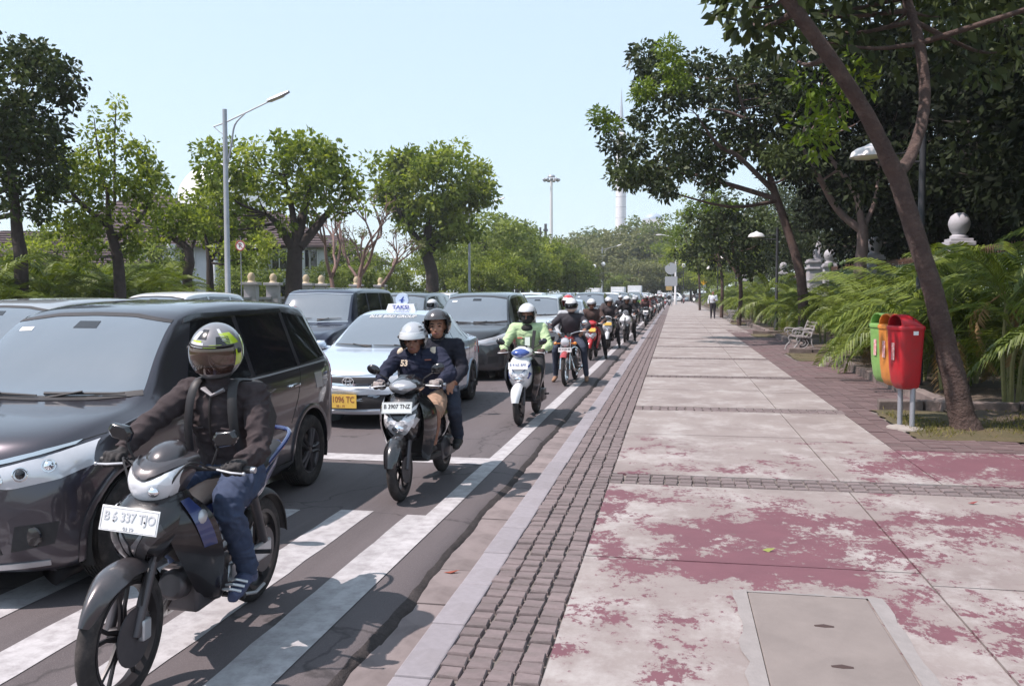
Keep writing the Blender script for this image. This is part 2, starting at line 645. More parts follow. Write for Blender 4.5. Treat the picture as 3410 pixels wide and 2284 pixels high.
# gullies: openings under the kerb beside the gutter
# kerb stones
kerb = bpy.data.objects.new('kerb', None); COL.objects.link(kerb); kerb['kind'] = 'structure'; kerb['label'] = 'pale granite kerb along the pavement edge'
kq = MB(); kq.box((0, 0, -.125), (.168, .592, .25)); km = kq.mesh('kerb_stone', m_kerb, False)
y = -4.9
for i in range(150):
    o = obj('kerb_stone', km, kerb, bevel=.009, loc=(-1.066 + random.uniform(-.003, .003), y + .3, -.004 + random.uniform(-.003, .003)))
    o.rotation_euler = (R(random.uniform(-.15, .15)), R(random.uniform(-.5, .5)), R(random.uniform(-.2, .2)))
    y += .6
q = MB(); q.box((-1.066, 124, -.13), (.168, 78, .252)); q.build('kerb_run', m_kerb, kerb)

# pavement: bed, slabs, setts
pav = bpy.data.objects.new('pavement', None); COL.objects.link(pav); pav['kind'] = 'structure'; pav['label'] = 'wide pavement of worn red-painted concrete slabs'
q = MB(); q.add([(-.985, -6, -.018), (4.7, -6, -.018), (4.7, 165, -.03), (-.985, 165, -.018)], [(0, 1, 2, 3)]); q.build('bed', m_mortar, pav)
BANDS = [2.75 - 4.83, 2.62, 7.42, 12.2, 17.0, 21.8, 26.6, 31.4, 36.2, 41, 45.8, 50.6, 55.4, 60.2]
BW = .42
def slab(x0, x1, y0, y1):
    g = .006
    nx = max(2, int((x1 - x0) / .5)); ny = max(2, int((y1 - y0) / .5))
    m = grid_sheet(x0 + g, x1 - g, y0 + g, y1 - g, nx, ny, lambda x, y: .0015 * math.sin(x * 3 + y * 2.1))
    # skirts
    e = [(x0 + g, y0 + g), (x1 - g, y0 + g), (x1 - g, y1 - g), (x0 + g, y1 - g)]
    for i in range(4):
        a, c = e[i], e[(i + 1) % 4]
        m.add([(a[0], a[1], .0015), (c[0], c[1], .0015), (c[0], c[1], -.03), (a[0], a[1], -.03)], [(3, 2, 1, 0)])
    return m.build('slab', m_slab, pav, smooth=False)
for i in range(len(BANDS) - 1):
    a, c = BANDS[i] + BW, BANDS[i + 1]
    far = c > 30
    cols = ((-.53, 1.40), (1.40, 2.9), (2.9, 4.4)) if c < 8 else ((-.53, 1.40), (1.40, 2.22))
    for x0, x1 in cols:
        if far:
            slab(x0, x1, a, c)
        else:
            mid = a + (c - a) * (.52 if x0 < 0 else .47)
            slab(x0, x1, a, mid); slab(x0, x1, mid, c)
    if i == 2:
        slab(2.22, 3.3, a, 9.5); slab(3.3, 4.6, a, 9.5)
    if i >= 8:
        slab(2.22, 3.0, a, c)
slab(-.53, 3.0, 60.6, 165)
# setts: irregular little cubes, a few meshes shared by all
setts = []
for k in range(10):
    q = MB()
    w, l_ = .101 + random.uniform(-.006, .004), .096 + random.uniform(-.008, .005)
    pts = [(-w / 2, -l_ / 2), (w / 2, -l_ / 2), (w / 2, l_ / 2), (-w / 2, l_ / 2)]
    pts = [(a + random.uniform(-.005, .005), c + random.uniform(-.005, .005)) for a, c in pts]
    top = [(a * .90, c * .90, .003 + random.uniform(-.002, .002)) for a, c in pts]
    midr = [(a, c, -.005) for a, c in pts]
    bot = [(a, c, -.05) for a, c in pts]
    q.loft([bot, midr, top])
    setts.append(q)
sett_me = [q.mesh('sett', m_cobble, True, 30) for q in setts]
def sett_stuff(name, spots, parent, label=None):
    m = MB()
    for x, y, rz in spots:
        q = random.choice(setts)
        c, s = math.cos(rz), math.sin(rz)
        m.add([(x + a * c - b_ * s, y + a * s + b_ * c, z - .002) for a, b_, z in q.v], q.f)
    o = m.build(name, m_cobble, parent, True, 30); o['kind'] = 'stuff'
    return o
P_ = .1126
spots = []
for r_ in range(int(64 / P_)):
    yy = .4 + r_ * P_
    for c_ in range(4):
        spots.append((-.981 + P_ * (c_ + .5) + random.uniform(-.004, .004), yy + random.uniform(-.006, .006) + .012 * math.sin(yy * 2 + c_), random.uniform(-.05, .05)))
near = [p for p in spots if 2.9 < p[1]][:300]
far = [p for p in spots if p[1] > near[-1][1] or p[1] <= 2.9]
for x, y, rz in near:
    o = obj('sett', random.choice(sett_me), pav, loc=(x, y, random.uniform(-.005, .003)), rot=(R(random.uniform(-2, 2)), R(random.uniform(-2, 2)), rz + random.choice((0, PI))))
sett_stuff('sett_run', far, pav)
q = MB(); q.box((-.755, 115, -.03), (.45, 100, .05)); q.build('far_sett_strip', m_cobble, pav)
for i, by in enumerate(BANDS[2:], 2):
    sp = []
    xx = -.47
    while xx < (4.3 if i == 2 else 2.2 if by < 30 else 3.0):
        for k in range(3):
            sp.append((xx + random.uniform(-.006, .006), by + .07 + k * .138 + random.uniform(-.006, .006), random.uniform(-.06, .06)))
        xx += .116
    if i == 2:
        bd = bpy.data.objects.new('sett_band', None); COL.objects.link(bd); bd['kind'] = 'structure'; bd['label'] = 'nearest cross band of dark setts in the pavement'
        for x, y, rz in sp:
            obj('sett', random.choice(sett_me), bd, loc=(x, y, random.uniform(-.004, .002)), rot=(0, 0, rz))
    else:
        sett_stuff('sett_cross_band', sp, pav)
# brick-brown paved border on the right, broken by planting pits
m_brown = M('brown_paver', (.115, .080, .079), .85, var=(5, .3), bump=(50, .5, .006), dirt=((.15, .062, .075), 1.4, .60))
PITS = [(2.66, 10.25, 12.75), (2.9, 21.6, 24.4), (2.9, 33, 35.5), (2.9, 46, 49)]
bp_me = []
for k in range(3):
    q = MB(); q.box((0, 0, -.02), (.192, .192, .04)); bp_me.append(q.mesh('paver', m_brown, False))
def in_pit(x, y):
    return any(px < x and a < y < c for px, a, c in PITS)
pvs = []
yy = 9.62
while yy < 40:
    for k in range(12 if yy < 10.3 else 7):
        xx = 2.32 + k * .2
        if (xx < 3.55 or yy < 10.2) and not in_pit(xx + .05, yy):
            pvs.append((xx, yy))
    yy += .2
nearp = [p for p in pvs if 5.5 < p[1]][:230]
for x, y in nearp:
    obj('paver', random.choice(bp_me), pav, loc=(x, y, .001 + random.uniform(-.004, .004)), rot=(R(random.uniform(-.6, .6)), R(random.uniform(-.6, .6)), R(random.uniform(-1, 1))))
m = MB()
for x, y in pvs:
    if y > nearp[-1][1] + .01:
        m.box((x, y, -.02 + random.uniform(-.003, .003)), (.192, .192, .04))
m.build('paver_run', m_brown, pav, False)['kind'] = 'stuff'
# sawn concrete cover in the pavement with pale mortar sides and lifting holes
cov = bpy.data.objects.new('drain_cover', None); COL.objects.link(cov); cov.location = (.70, 4.0, 0)
tag(cov, 'bare concrete drain cover with two lifting holes set in the pavement', 'drain cover')
q = MB(); q.box((0, -.02, -.012), (.60, 1.62, .045)); q.build('cover_slab', m_patch, cov, False, bevel=.006)
for y_ in (.35, -.12, -.6):
    h = MB(); h.tube([(-.045, 0, .0), (0, .004, .0), (.045, 0, .0)], [.008, .02, .008], 10, flat=(1, .25)); 
    h.build('lifting_hole', m_hole, cov, loc=(.02, y_, .0115))
for s, w0, w1 in ((-1, .05, .09), (1, .06, .10)):
    q = MB(); L_, R_ = [], []
    for i in range(15):
        y_ = -.83 + i * .118
        L_.append((s * .305, y_, .013)); R_.append((s * (.305 + w0 + (w1 - w0) * random.random() * (1.2 if i < 9 else .7)), y_, .006))
    q.loft([L_, R_] if s > 0 else [R_, L_], False, False); q.build('mortar_edge', m_mortar_light, cov)
q = MB(); q.loft([[(-.33 + i * .055, .79, .011) for i in range(13)], [(-.33 + i * .055, .80 + random.uniform(.008, .045), .005) for i in range(13)]], False, False); q.build('mortar_edge', m_mortar_light, cov)

# planting bed on the right with a rough stone kerb, and the tree pits
m_grassy = M('dry_grass_soil', (.17, .125, .07), .95, var=(2.2, .5, (.09, .085, .035)), bump=(30, 1.0, .03))
tag(grid_sheet(3.55, 8.2, 10.4, 165, 6, 60, lambda x, y: .02 + .04 * math.sin(x * 2 + y)).build('planting_bed', m_soil), 'dark soil bed along the right of the pavement', kind='structure')
m_stone = M('bed_kerb_stone', (.15, .118, .108), .9, var=(4, .3), bump=(25, .7, .01))
bk = bpy.data.objects.new('bed_kerb', None); COL.objects.link(bk); bk['kind'] = 'structure'; bk['label'] = 'low rough stone kerb of the right planting bed'
bks = []
for k in range(4):
    q = MB(); q.box((0, 0, .03), (.16, .78, .24)); q.v = [(a + random.uniform(-.015, .015), b_ + random.uniform(-.02, .02), c + random.uniform(-.015, .015)) for a, b_, c in q.v]; bks.append(q.mesh('kerb_stone', m_stone, False))
for i in range(60):
    yy = 13.0 + i * .8
    if any(a - .2 < yy < c + .2 for _, a, c in PITS[1:]):
        continue
    obj('kerb_stone', random.choice(bks), bk, bevel=.015, loc=(3.62, yy, 0), rot=(R(random.uniform(-2, 2)), R(random.uniform(-3, 3)), R(random.uniform(-2, 2))))
for x0, a, c in PITS:
    w = 3.6 if a > 15 else 6.5
    pm_ = grid_sheet(x0, w, a, c, 16, 16, lambda x, y: .004 + .035 * max(0, math.sin((x - x0) * 2.2)) * max(0, math.sin((y - a) / (c - a) * PI)) + random.uniform(-.004, .006))
    pm_.v = [(a_ + random.uniform(-.05, .05), b_ + random.uniform(-.05, .05), c_) for a_, b_, c_ in pm_.v]
    tag(pm_.build('tree_pit', m_grassy), 'patchy dry grass and soil in the tree pit', kind='structure')
    for xx in range(int((w - x0) / .6) if a < 15 else 2):
        o = obj('kerb_stone', random.choice(bks), bk, bevel=.015, loc=(x0 + .4 + xx * .6, c + .1, -.02), rot=(0, 0, PI / 2 + R(random.uniform(-2, 2)))); o.scale = (1, .75, 1)
# left side of the street
m_walk = M('left_walk', (.33, .29, .27), .85, var=(1.5, .2), bump=(40, .3, .004))
q = MB(); q.box((-17.4, 90, -.11), (6.9, 210, .24)); tag(q.build('left_pavement', m_walk, None, False), 'pavement on the far left side of the street', kind='structure')
tag(grid_sheet(-60, -16.2, -10, 190, 6, 6, lambda x, y: .02).build('left_lawn', M('lawn', (.075, .09, .03), .95, var=(.6, .4), bump=(20, 1, .05))), 'grass and earth behind the left pavement', kind='structure')
tag(grid_sheet(8.2, 80, 9, 162, 6, 6, lambda x, y: .03).build('right_lawn', MATS['lawn']), 'shaded ground behind the right fence', kind='structure')
# ================================================================== CARS
m_tyre = M('tyre_rubber', (.022, .019, .019), .85, var=(20, .3), bump=(90, .4, .003), dirt=((.10, .08, .075), 12, .6))
m_rim = M('alloy_rim', (.45, .43, .43), .35, .85, var=(8, .2))
m_rimdark = M('dark_alloy', (.09, .08, .085), .4, .5, var=(8, .2))
m_rimblack = M('black_alloy', (.025, .022, .024), .4, .3)
m_black = M('black_plastic', (.02, .018, .02), .55, var=(30, .2), bump=(200, .1, .001))
m_blackgloss = M('black_gloss_plastic', (.012, .011, .013), .18, coat=.6)
m_under = M('underbody', (.012, .011, .011), .9)
m_chrome = M('chrome', (.78, .77, .77), .12, 1.0)
m_silver = M('silver_plastic', (.48, .48, .5), .35, .6)
m_glass_ws = M('windscreen_glass', (.115, .138, .165), .03, coat=1.0, spec=1.0, dirt=((.15, .175, .205), .5, .5))  # pale blue sky reflection is worked into the base colour
m_glass_dark = M('tinted_glass', (.008, .008, .010), .05, coat=.3, spec=.45)
m_glass_side = M('side_glass', (.012, .013, .016), .05, coat=.6, spec=.6)
m_lens = M('headlamp_lens', (.60, .60, .63), .10, .2, coat=1.0, var=(5, .12))
m_reflector = M('lamp_reflector', (.92, .92, .95), .08, 1.0)
m_amber = M('amber_lens', (.75, .25, .03), .15, coat=1.0)
m_redlens = M('red_lens', (.45, .015, .015), .15, coat=1.0)
m_plate_b = M('black_plate', (.02, .02, .022), .5)
m_plate_w = M('white_plate', (.78, .78, .78), .45, var=(30, .1))
m_plate_y = M('yellow_plate', (.74, .47, .09), .5, var=(30, .1))
m_letter_k = M('letter_black', (.03, .028, .03), .6)
m_letter_w = M('letter_white', (.8, .8, .8), .6)
m_letter_r = M('letter_rust', (.30, .10, .05), .6)
m_seam = M('seam', (.008, .008, .008), .8)
m_white = M('white_plastic', (.76, .76, .78), .35, coat=.3)
m_blueprint = M('blue_print', (.03, .06, .30), .5)

def paint(name, col, metal=.0, dusty=.62, rough=.28, dust=(.20, .175, .165)):
    return M('paint_' + name, col, rough, metal, coat=1.0, dirt=(dust, 2.3, dusty))

def pchip(xs, ys, x):
    n = len(xs)
    h = [xs[i + 1] - xs[i] for i in range(n - 1)]
    d = [(ys[i + 1] - ys[i]) / h[i] for i in range(n - 1)]
    m = [d[0]] + [0 if d[i - 1] * d[i] <= 0 else 2 * d[i - 1] * d[i] / (d[i - 1] + d[i]) for i in range(1, n - 1)] + [d[-1]]
    i = 0
    while i < n - 2 and x > xs[i + 1]:
        i += 1
    t = (x - xs[i]) / h[i]
    return (ys[i] * (1 + 2 * t) * (1 - t) ** 2 + m[i] * h[i] * t * (1 - t) ** 2 + ys[i + 1] * t * t * (3 - 2 * t) + m[i + 1] * h[i] * t * t * (t - 1))

def car_shell(st, wheels, RA, bow=.3, sub=5, rd=.07, crease=.0):
    """st: rows (t, z_bottom, z_shoulder, z_top, half width, half width at the top). wheels: axle positions; RA: arch radius; returns verts/faces"""
    ts = [s[0] for s in st]
    cols = [[s[k] for s in st] for k in range(1, 6)]
    T = []
    for i in range(len(ts) - 1):
        k = max(2, min(10, int((ts[i + 1] - ts[i]) / .05)))
        T += [ts[i] + (ts[i + 1] - ts[i]) * j / k for j in range(k)]
    T.append(ts[-1])
    L = ts[-1]
    rings = []
    for t in T:
        zb, zs, zt, w, wt = (pchip(ts, c, t) for c in cols)
        hood = zt - zs
        r_ = min(rd, hood * .55)
        P = [(0, zb), (.55 * w, zb), (.86 * w, zb), (.965 * w, zb + .07 * (zs - zb)), (.995 * w, zb + .22 * (zs - zb)), (w, zb + .45 * (zs - zb)), (w * .998, zb + .72 * (zs - zb)), (w * .985, zs - .10 * (zs - zb)), (w * .955, zs)]
        a = P[-1]
        e = (wt, zt - r_)
        P += [(a[0] + (e[0] - a[0]) * q, a[1] + (e[1] - a[1]) * q) for q in (.25, .5, .75)]
        P += [e, (wt * .93, zt - r_ * .42), (wt * .72, zt - r_ * .12), (wt * .36, zt - r_ * .02), (0, zt)]
        P = [V((p[0], 0, p[1])) for p in P]
        D = catmull(P, 3)
        bf = bow * max(0, 1 - t / .9) ** 2
        br = -bow * .45 * max(0, 1 - (L - t) / .5) ** 2
        half = []
        for p in D:
            q = min(1, abs(p.x) / .86)
            half.append((max(0, p.x), t + (bf + br) * q ** 2.4, p.z))
        half[0] = (0, half[0][1], half[0][2]); half[-1] = (0, half[-1][1], half[-1][2])
        ring = half + [(-x, y, z) for x, y, z in reversed(half[1:-1])]
        rings.append(ring)
    m = MB()
    m.loft(rings)
    full = BVHTree.FromPolygons([V(p) for p in m.v], m.f)
    # cut the wheel arches: snap the straddling verts to the arch circle and drop what is inside
    vv = [V(p) for p in m.v]
    wr = wheels[0][1]
    def inside(p):
        for ya, za in wheels:
            if abs(p.x) > .45 and math.hypot(p.y - ya, p.z - za) < RA:
                return ya, za
        return None
    ins = [inside(p) for p in vv]
    keep = []
    move = set()
    for q in m.f:
        k = sum(1 for i in q if ins[i])
        if k == len(q):
            continue
        keep.append(q)
        if k:
            move |= {i for i in q if ins[i]}
    for i in move:
        ya, za = ins[i]
        p = vv[i]
        d = math.hypot(p.y - ya, p.z - za) or 1e-6
        vv[i] = V((p.x, ya + (p.y - ya) * RA / d, za + (p.z - za) * RA / d))
    o = MB()
    o.add(vv, keep)
    return o, full

def resample(P, n):
    P = [V((p[0], p[1], 0)) for p in P]
    L = [0]
    for a, c in zip(P, P[1:]):
        L.append(L[-1] + (c - a).length)
    out = []
    for i in range(n):
        s = L[-1] * i / (n - 1)
        k = 0
        while k < len(P) - 2 and s > L[k + 1]:
            k += 1
        t = (s - L[k]) / max(1e-9, L[k + 1] - L[k])
        q = P[k].lerp(P[k + 1], t)
        out.append((q.x, q.y))
    return out

def decal(bvh, view, lo, up, off=.004, depth=.02, n=16, m=6, side=1, bulge=0.):
    """a panel laid on a shell: lo and up are polylines in the view plane ('f': x,z  's': y,z  't': x,y); projected along the view axis"""
    A, B = resample(lo, n), resample(up, n)
    rows, back = [], []
    mid_ = (sum(p[0] for p in A + B) / (2 * n), sum(p[1] for p in A + B) / (2 * n))
    for j in range(m + 1):
        t = j / m
        row, bk = [], []
        for i, (a, c) in enumerate(zip(A, B)):
            p = (a[0] + (c[0] - a[0]) * t, a[1] + (c[1] - a[1]) * t)
            for q_ in range(30):      # a point that misses the shell slides in towards the panel's middle
                if view == 'f':
                    o_, d = V((p[0], -3, p[1])), V((0, 1, 0))
                elif view == 's':
                    o_, d = V((side * 3, p[0], p[1])), V((-side, 0, 0))
                else:
                    o_, d = V((p[0], p[1], 4)), V((0, 0, -1))
                h = bvh.ray_cast(o_, d)
                if h[0] is not None:
                    break
                p = (p[0] + (mid_[0] - p[0]) * .04, p[1] + (mid_[1] - p[1]) * .04)
            q = h[0] if h[0] is not None else o_ + d * 3
            no = h[1] if h[0] is not None else -d
            if no.dot(d) > 0:
                no = -no
            s = bulge * math.sin(PI * t) * math.sin(PI * i / (n - 1))
            row.append(q + no * (off + s))
            bk.append(q - no * depth)
        rows.append(row); back.append(bk)
    k = MB()
    k.loft(rows, False, False)
    loop_f = rows[0] + [r[-1] for r in rows[1:]] + list(reversed(rows[-1][:-1])) + [r[0] for r in reversed(rows[1:-1])]
    loop_b = back[0] + [r[-1] for r in back[1:]] + list(reversed(back[-1][:-1])) + [r[0] for r in reversed(back[1:-1])]
    k.loft([loop_b, loop_f], True, False)
    # make normals face outwards
    return k

def fix_normals(o):
    bm = bmesh.new(); bm.from_mesh(o.data)
    bmesh.ops.recalc_face_normals(bm, faces=bm.faces)
    bm.to_mesh(o.data); bm.free()
    return o

WHEELS = {}
def wheel_meshes(key, r, w, rim_r, mat, spokes, style):
    if key in WHEELS:
        return WHEELS[key]
    t = MB()
    pr = [(rim_r * .97, -w * .40), (rim_r * 1.05, -w * .47), (r * .86, -w * .5), (r * .955, -w * .46), (r * .99, -w * .36)]
    for k in range(7):
        h = -w * .36 + w * .72 * k / 6
        pr += [(r, h - w * .04), (r, h + w * .035), (r * .982, h + w * .04), (r * .982, h + w * .055)] if k < 6 else [(r, h)]
    pr += [(r * .955, w * .46), (r * .86, w * .5), (rim_r * 1.05, w * .47), (rim_r * .97, w * .40)]
    t.lathe(pr, 40, 'X', cap=False)
    q = MB()
    # barrel and back plate
    q.lathe([(rim_r * .99, w * .42), (rim_r * .95, w * .40), (rim_r * .9, w * .30), (rim_r * .86, 0), (rim_r * .9, -w * .38), (rim_r * .99, -w * .42)], 36, 'X', cap=False)
    for k in range(spokes):
        a = 2 * PI * k / spokes
        d = V((0, math.cos(a), math.sin(a)))
        e = V((0, -math.sin(a), math.cos(a)))
        if style == 'pair':
            for s in (-1, 1):
                q.tube([d * .03 + e * .02 * s + V((w * .33, 0, 0)), d * rim_r * .55 + e * rim_r * .10 * s + V((w * .36, 0, 0)), d * rim_r * .93 + e * rim_r * .17 * s + V((w * .33, 0, 0))], [.024, .021, .024], 6, flat=(1, .6))
        else:
            q.tube([d * .03 + V((w * .33, 0, 0)), d * rim_r * .55 + V((w * .37, 0, 0)), d * rim_r * .93 + V((w * .33, 0, 0))], [.040, .032, .044], 8, flat=(1, .6))
    q.lathe([(.0, w * .42), (.034, w * .41), (.055, w * .36), (.06, w * .26), (.06, 0)], 18, 'X', cap=True)
    d = MB()
    d.lathe([(.02, w * .10), (rim_r * .72, w * .10), (rim_r * .74, w * .06), (.02, w * .06)], 28, 'X')
    WHEELS[key] = (t.mesh('tyre', m_tyre), q.mesh('rim', mat), d.mesh('brake_disc', m_rimdark))
    return WHEELS[key]

def add_wheel(root, x, y, r, w=.19, rim_r=.2, mat=None, spokes=5, style='one', key='a', steer=0):
    me = wheel_meshes((key, r), r, w, rim_r, mat or m_rim, spokes, style)
    e = bpy.data.objects.new('wheel', None); COL.objects.link(e); e.parent = root
    e.location = (x, y, r); e.rotation_euler = (0, 0, (0 if x > 0 else PI) + steer)
    for nm, q in zip(('tyre', 'rim', 'brake_disc'), me):
        obj(nm, q, e)

def car(name, label, sp, loc, rz=0, group='cars queuing on the carriageway'):
    """sp: a spec dict; front at local y = 0, facing -y"""
    root = thing(name, label, 'car', loc, rz, group)
    if 'cache' in sp:
        for nm, me, kids in sp['cache']:
            p = obj(nm, me, root)
            for a, c in kids:
                obj(a, c, p)
    else:
        wr, ax = sp['wr'], sp['axles']
        sh, bvh = car_shell(sp['st'], [(a, wr) for a in ax], sp.get('RA', wr + .06), sp.get('bow', .3))
        sp['bvh'] = bvh
        cache = []
        def put(nm, mb, mat, angle=38, kids=()):
            o = mb.build(nm, mat, root, True, angle)
            fix_normals(o)
            cache.append((nm, o.data, kids))
            for a, c in kids:
                obj(a, c, o)
            return o
        put('body', sh, sp['paint'], 28)
        # dark liners and underbody
        for y in ax:
            for s in (-1, 1):
                q = MB()
                RA = sp.get('RA', wr + .06) + .004
                W_ = max(r[4] for r in sp['st'])
                ring = lambda x: [(x, y + math.cos(a) * RA, wr + math.sin(a) * RA) for a in [PI * k / 16 - .35 for k in range(19)] if True]
                a_ = [(s * W_ * .985, y + math.cos(PI * k / 18 * 1.2 - .3) * RA, wr + math.sin(PI * k / 18 * 1.2 - .3) * RA) for k in range(19)]
                b_ = [(s * .44, p[1], p[2]) for p in a_]
                q.loft([a_, b_], False, False)
                q.add(b_, [tuple(range(19))])
                put('wheel_arch', q, m_under)
        for d in sp['decals']:
            nm, mat, view, lo, up = d[:5]
            kw = d[5] if len(d) > 5 else {}
            sides = (1, -1) if (view == 's' or kw.get('mirror')) else (1,)
            kw2 = {k: v_ for k, v_ in kw.items() if k != 'mirror'}
            for s in sides:
                if view == 's':
                    mb = decal(bvh, 's', lo, up, side=s, **kw2)
                else:
                    mb = decal(bvh, view, [(s * a, c) for a, c in lo], [(s * a, c) for a, c in up], **kw2)
                put(nm, mb, mat)
        for fn in sp.get('extra', ()):
            fn(put, bvh, sp)
        sp['cache'] = cache
    steer = sp.get('steer', 0)
    for i, y in enumerate(sp['axles']):
        for s in (-1, 1):
            add_wheel(root, s * sp['track'], y, sp['wr'], sp.get('ww', .19), sp.get('rim', .2), sp.get('rimmat'), sp.get('spokes', 5), sp.get('style', 'one'), sp['key'])
    return root

def mirrors(x, y, z, mat, size=(.10, .05, .065)):
    def fn(put, bvh, sp):
        for s in (-1, 1):
            q = MB()
            q.ell((s * (x + size[0]), y, z), (size[0] * 1.05, size[1], size[2]), 14, 10)
            q.tube([(s * (x - .06), y + .02, z - .05), (s * (x + .04), y + .01, z - .03)], [.028, .022], 8)
            g = MB(); g.ell((s * (x + size[0]), y + size[1] * .55, z), (size[0] * .85, size[1] * .5, size[2] * .8), 12, 8)
            put('door_mirror', q, mat, kids=(('mirror_glass', g.mesh('mirror_glass', m_chrome)),))
    return fn

def wipers(y, z, spans, ztip):
    def fn(put, bvh, sp):
        for a, c, up in spans:
            q = MB()
            pts = []
            for k in range(7):
                t = k / 6
                x = a + (c - a) * t
                zz = z + up * t + .012
                h = bvh.ray_cast(V((x, -3, zz)), V((0, 1, 0)))[0]
                pts.append((h if h is not None else V((x, y, zz))) + V((0, -.022, .012)))
            q.tube(pts, [.012, .010, .010, .009, .008, .007, .005], 6)
            q.tube([pts[0] + V((0, -.01, -.03)), pts[3] + V((0, -.012, .014))], [.012, .006], 6)
            put('wiper', q, m_black)
    return fn

def plate(x, z, y, w, h, mat, txt, lmat, tilt=0, sub=None, lift=.0):
    def fn(put, bvh, sp):
        q = MB(); q.box((0, 0, 0), (w, .012, h))
        tm = text_mesh(txt, h * .62, lmat, bold=.0012)
        yy = y
        if yy is None:
            hh = bvh.ray_cast(V((x, -3, z)), V((0, 1, 0)))[0]
            yy = hh.y - .02 - lift
        o = put('number_plate', q, mat)
        q_ = MB()
        me2 = bpy.data.meshes.new('plate_text')
        k = MB()
        k.v = [(x + v_.co.x * (w * .86 / max(.01, max(p.co.x for p in tm.vertices) * 2)), yy - .0075 - v_.co.z, z + v_.co.y + (h * .1 if sub else 0)) for v_ in tm.vertices]
        k.f = [tuple(p.vertices) for p in tm.polygons]; k.mi = [0] * len(k.f)
        if sub:
            t2 = text_mesh(sub, h * .22, lmat)
            k2 = MB(); k2.add([(x + v_.co.x, yy - .0075 - v_.co.z, z + v_.co.y - h * .35) for v_ in t2.vertices], [tuple(p.vertices) for p in t2.polygons])
        me2 = k.mesh('plate_text', lmat, False)
        kids_ = [('plate_text', me2)] + ([('plate_date', k2.mesh('plate_date', lmat, False))] if sub else [])
        # move the plate itself into place
        for v_ in o.data.vertices:
            v_.co += V((x, yy, z))
        for a_, c_ in kids_:
            obj(a_, c_, o)
        # the cached copy carries its lettering too
        for i, c in enumerate(cache_of(put)):
            if c[1] is o.data:
                cache_of(put)[i] = (c[0], c[1], tuple(kids_))
    return fn
def cache_of(put):
    return put.__closure__[[i for i, n in enumerate(put.__code__.co_freevars) if n == 'cache'][0]].cell_contents

def handles(pos, mat=None):
    def fn(put, bvh, sp):
        for y, z in pos:
            for s in (-1, 1):
                h = bvh.ray_cast(V((s * 3, y, z)), V((-s, 0, 0)))[0]
                if h is None:
                    continue
                q = MB(); q.tube([h + V((-s * .01, -.09, 0)), h + V((s * .022, -.07, .003)), h + V((s * .026, 0, .006)), h + V((s * .022, .07, .003)), h + V((-s * .01, .09, 0))], [.012, .014, .015, .014, .012], 8, k=3)
                put('door_handle', q, mat or sp['paint'])
    return fn

def ovals(x, z, r, mat):
    def fn(put, bvh, sp):
        h = bvh.ray_cast(V((x, -3, z)), V((0, 1, 0)))[0]
        q = MB()
        for (rx, rz_, dz) in ((r, r * .66, 0), (r * .42, r * .62, 0), (r * .78, r * .30, r * .30)):
            pts = [(x + math.cos(a) * rx, h.y - .016, z + dz + math.sin(a) * rz_) for a in [2 * PI * k / 22 for k in range(23)]]
            q.tube(pts, r * .10, 6)
        put('emblem', q, mat)
    return fn

def arch_lips(mat=None, wid=.035, off=.012):
    def fn(put, bvh, sp):
        RA = sp.get('RA', sp['wr'] + .06)
        for y in sp['axles']:
            A = [PI * 1.12 - PI * 1.24 * k / 24 for k in range(25)]
            lo = [(y + math.cos(a) * (RA - .004), sp['wr'] + math.sin(a) * (RA - .004)) for a in A]
            up = [(y + math.cos(a) * (RA + wid), sp['wr'] + math.sin(a) * (RA + wid)) for a in A]
            for s in (1, -1):
                put('arch_lip', decal(bvh, 's', lo, up, off, .02, 25, 3, s, bulge=.006), mat or sp['paint'])
    return fn

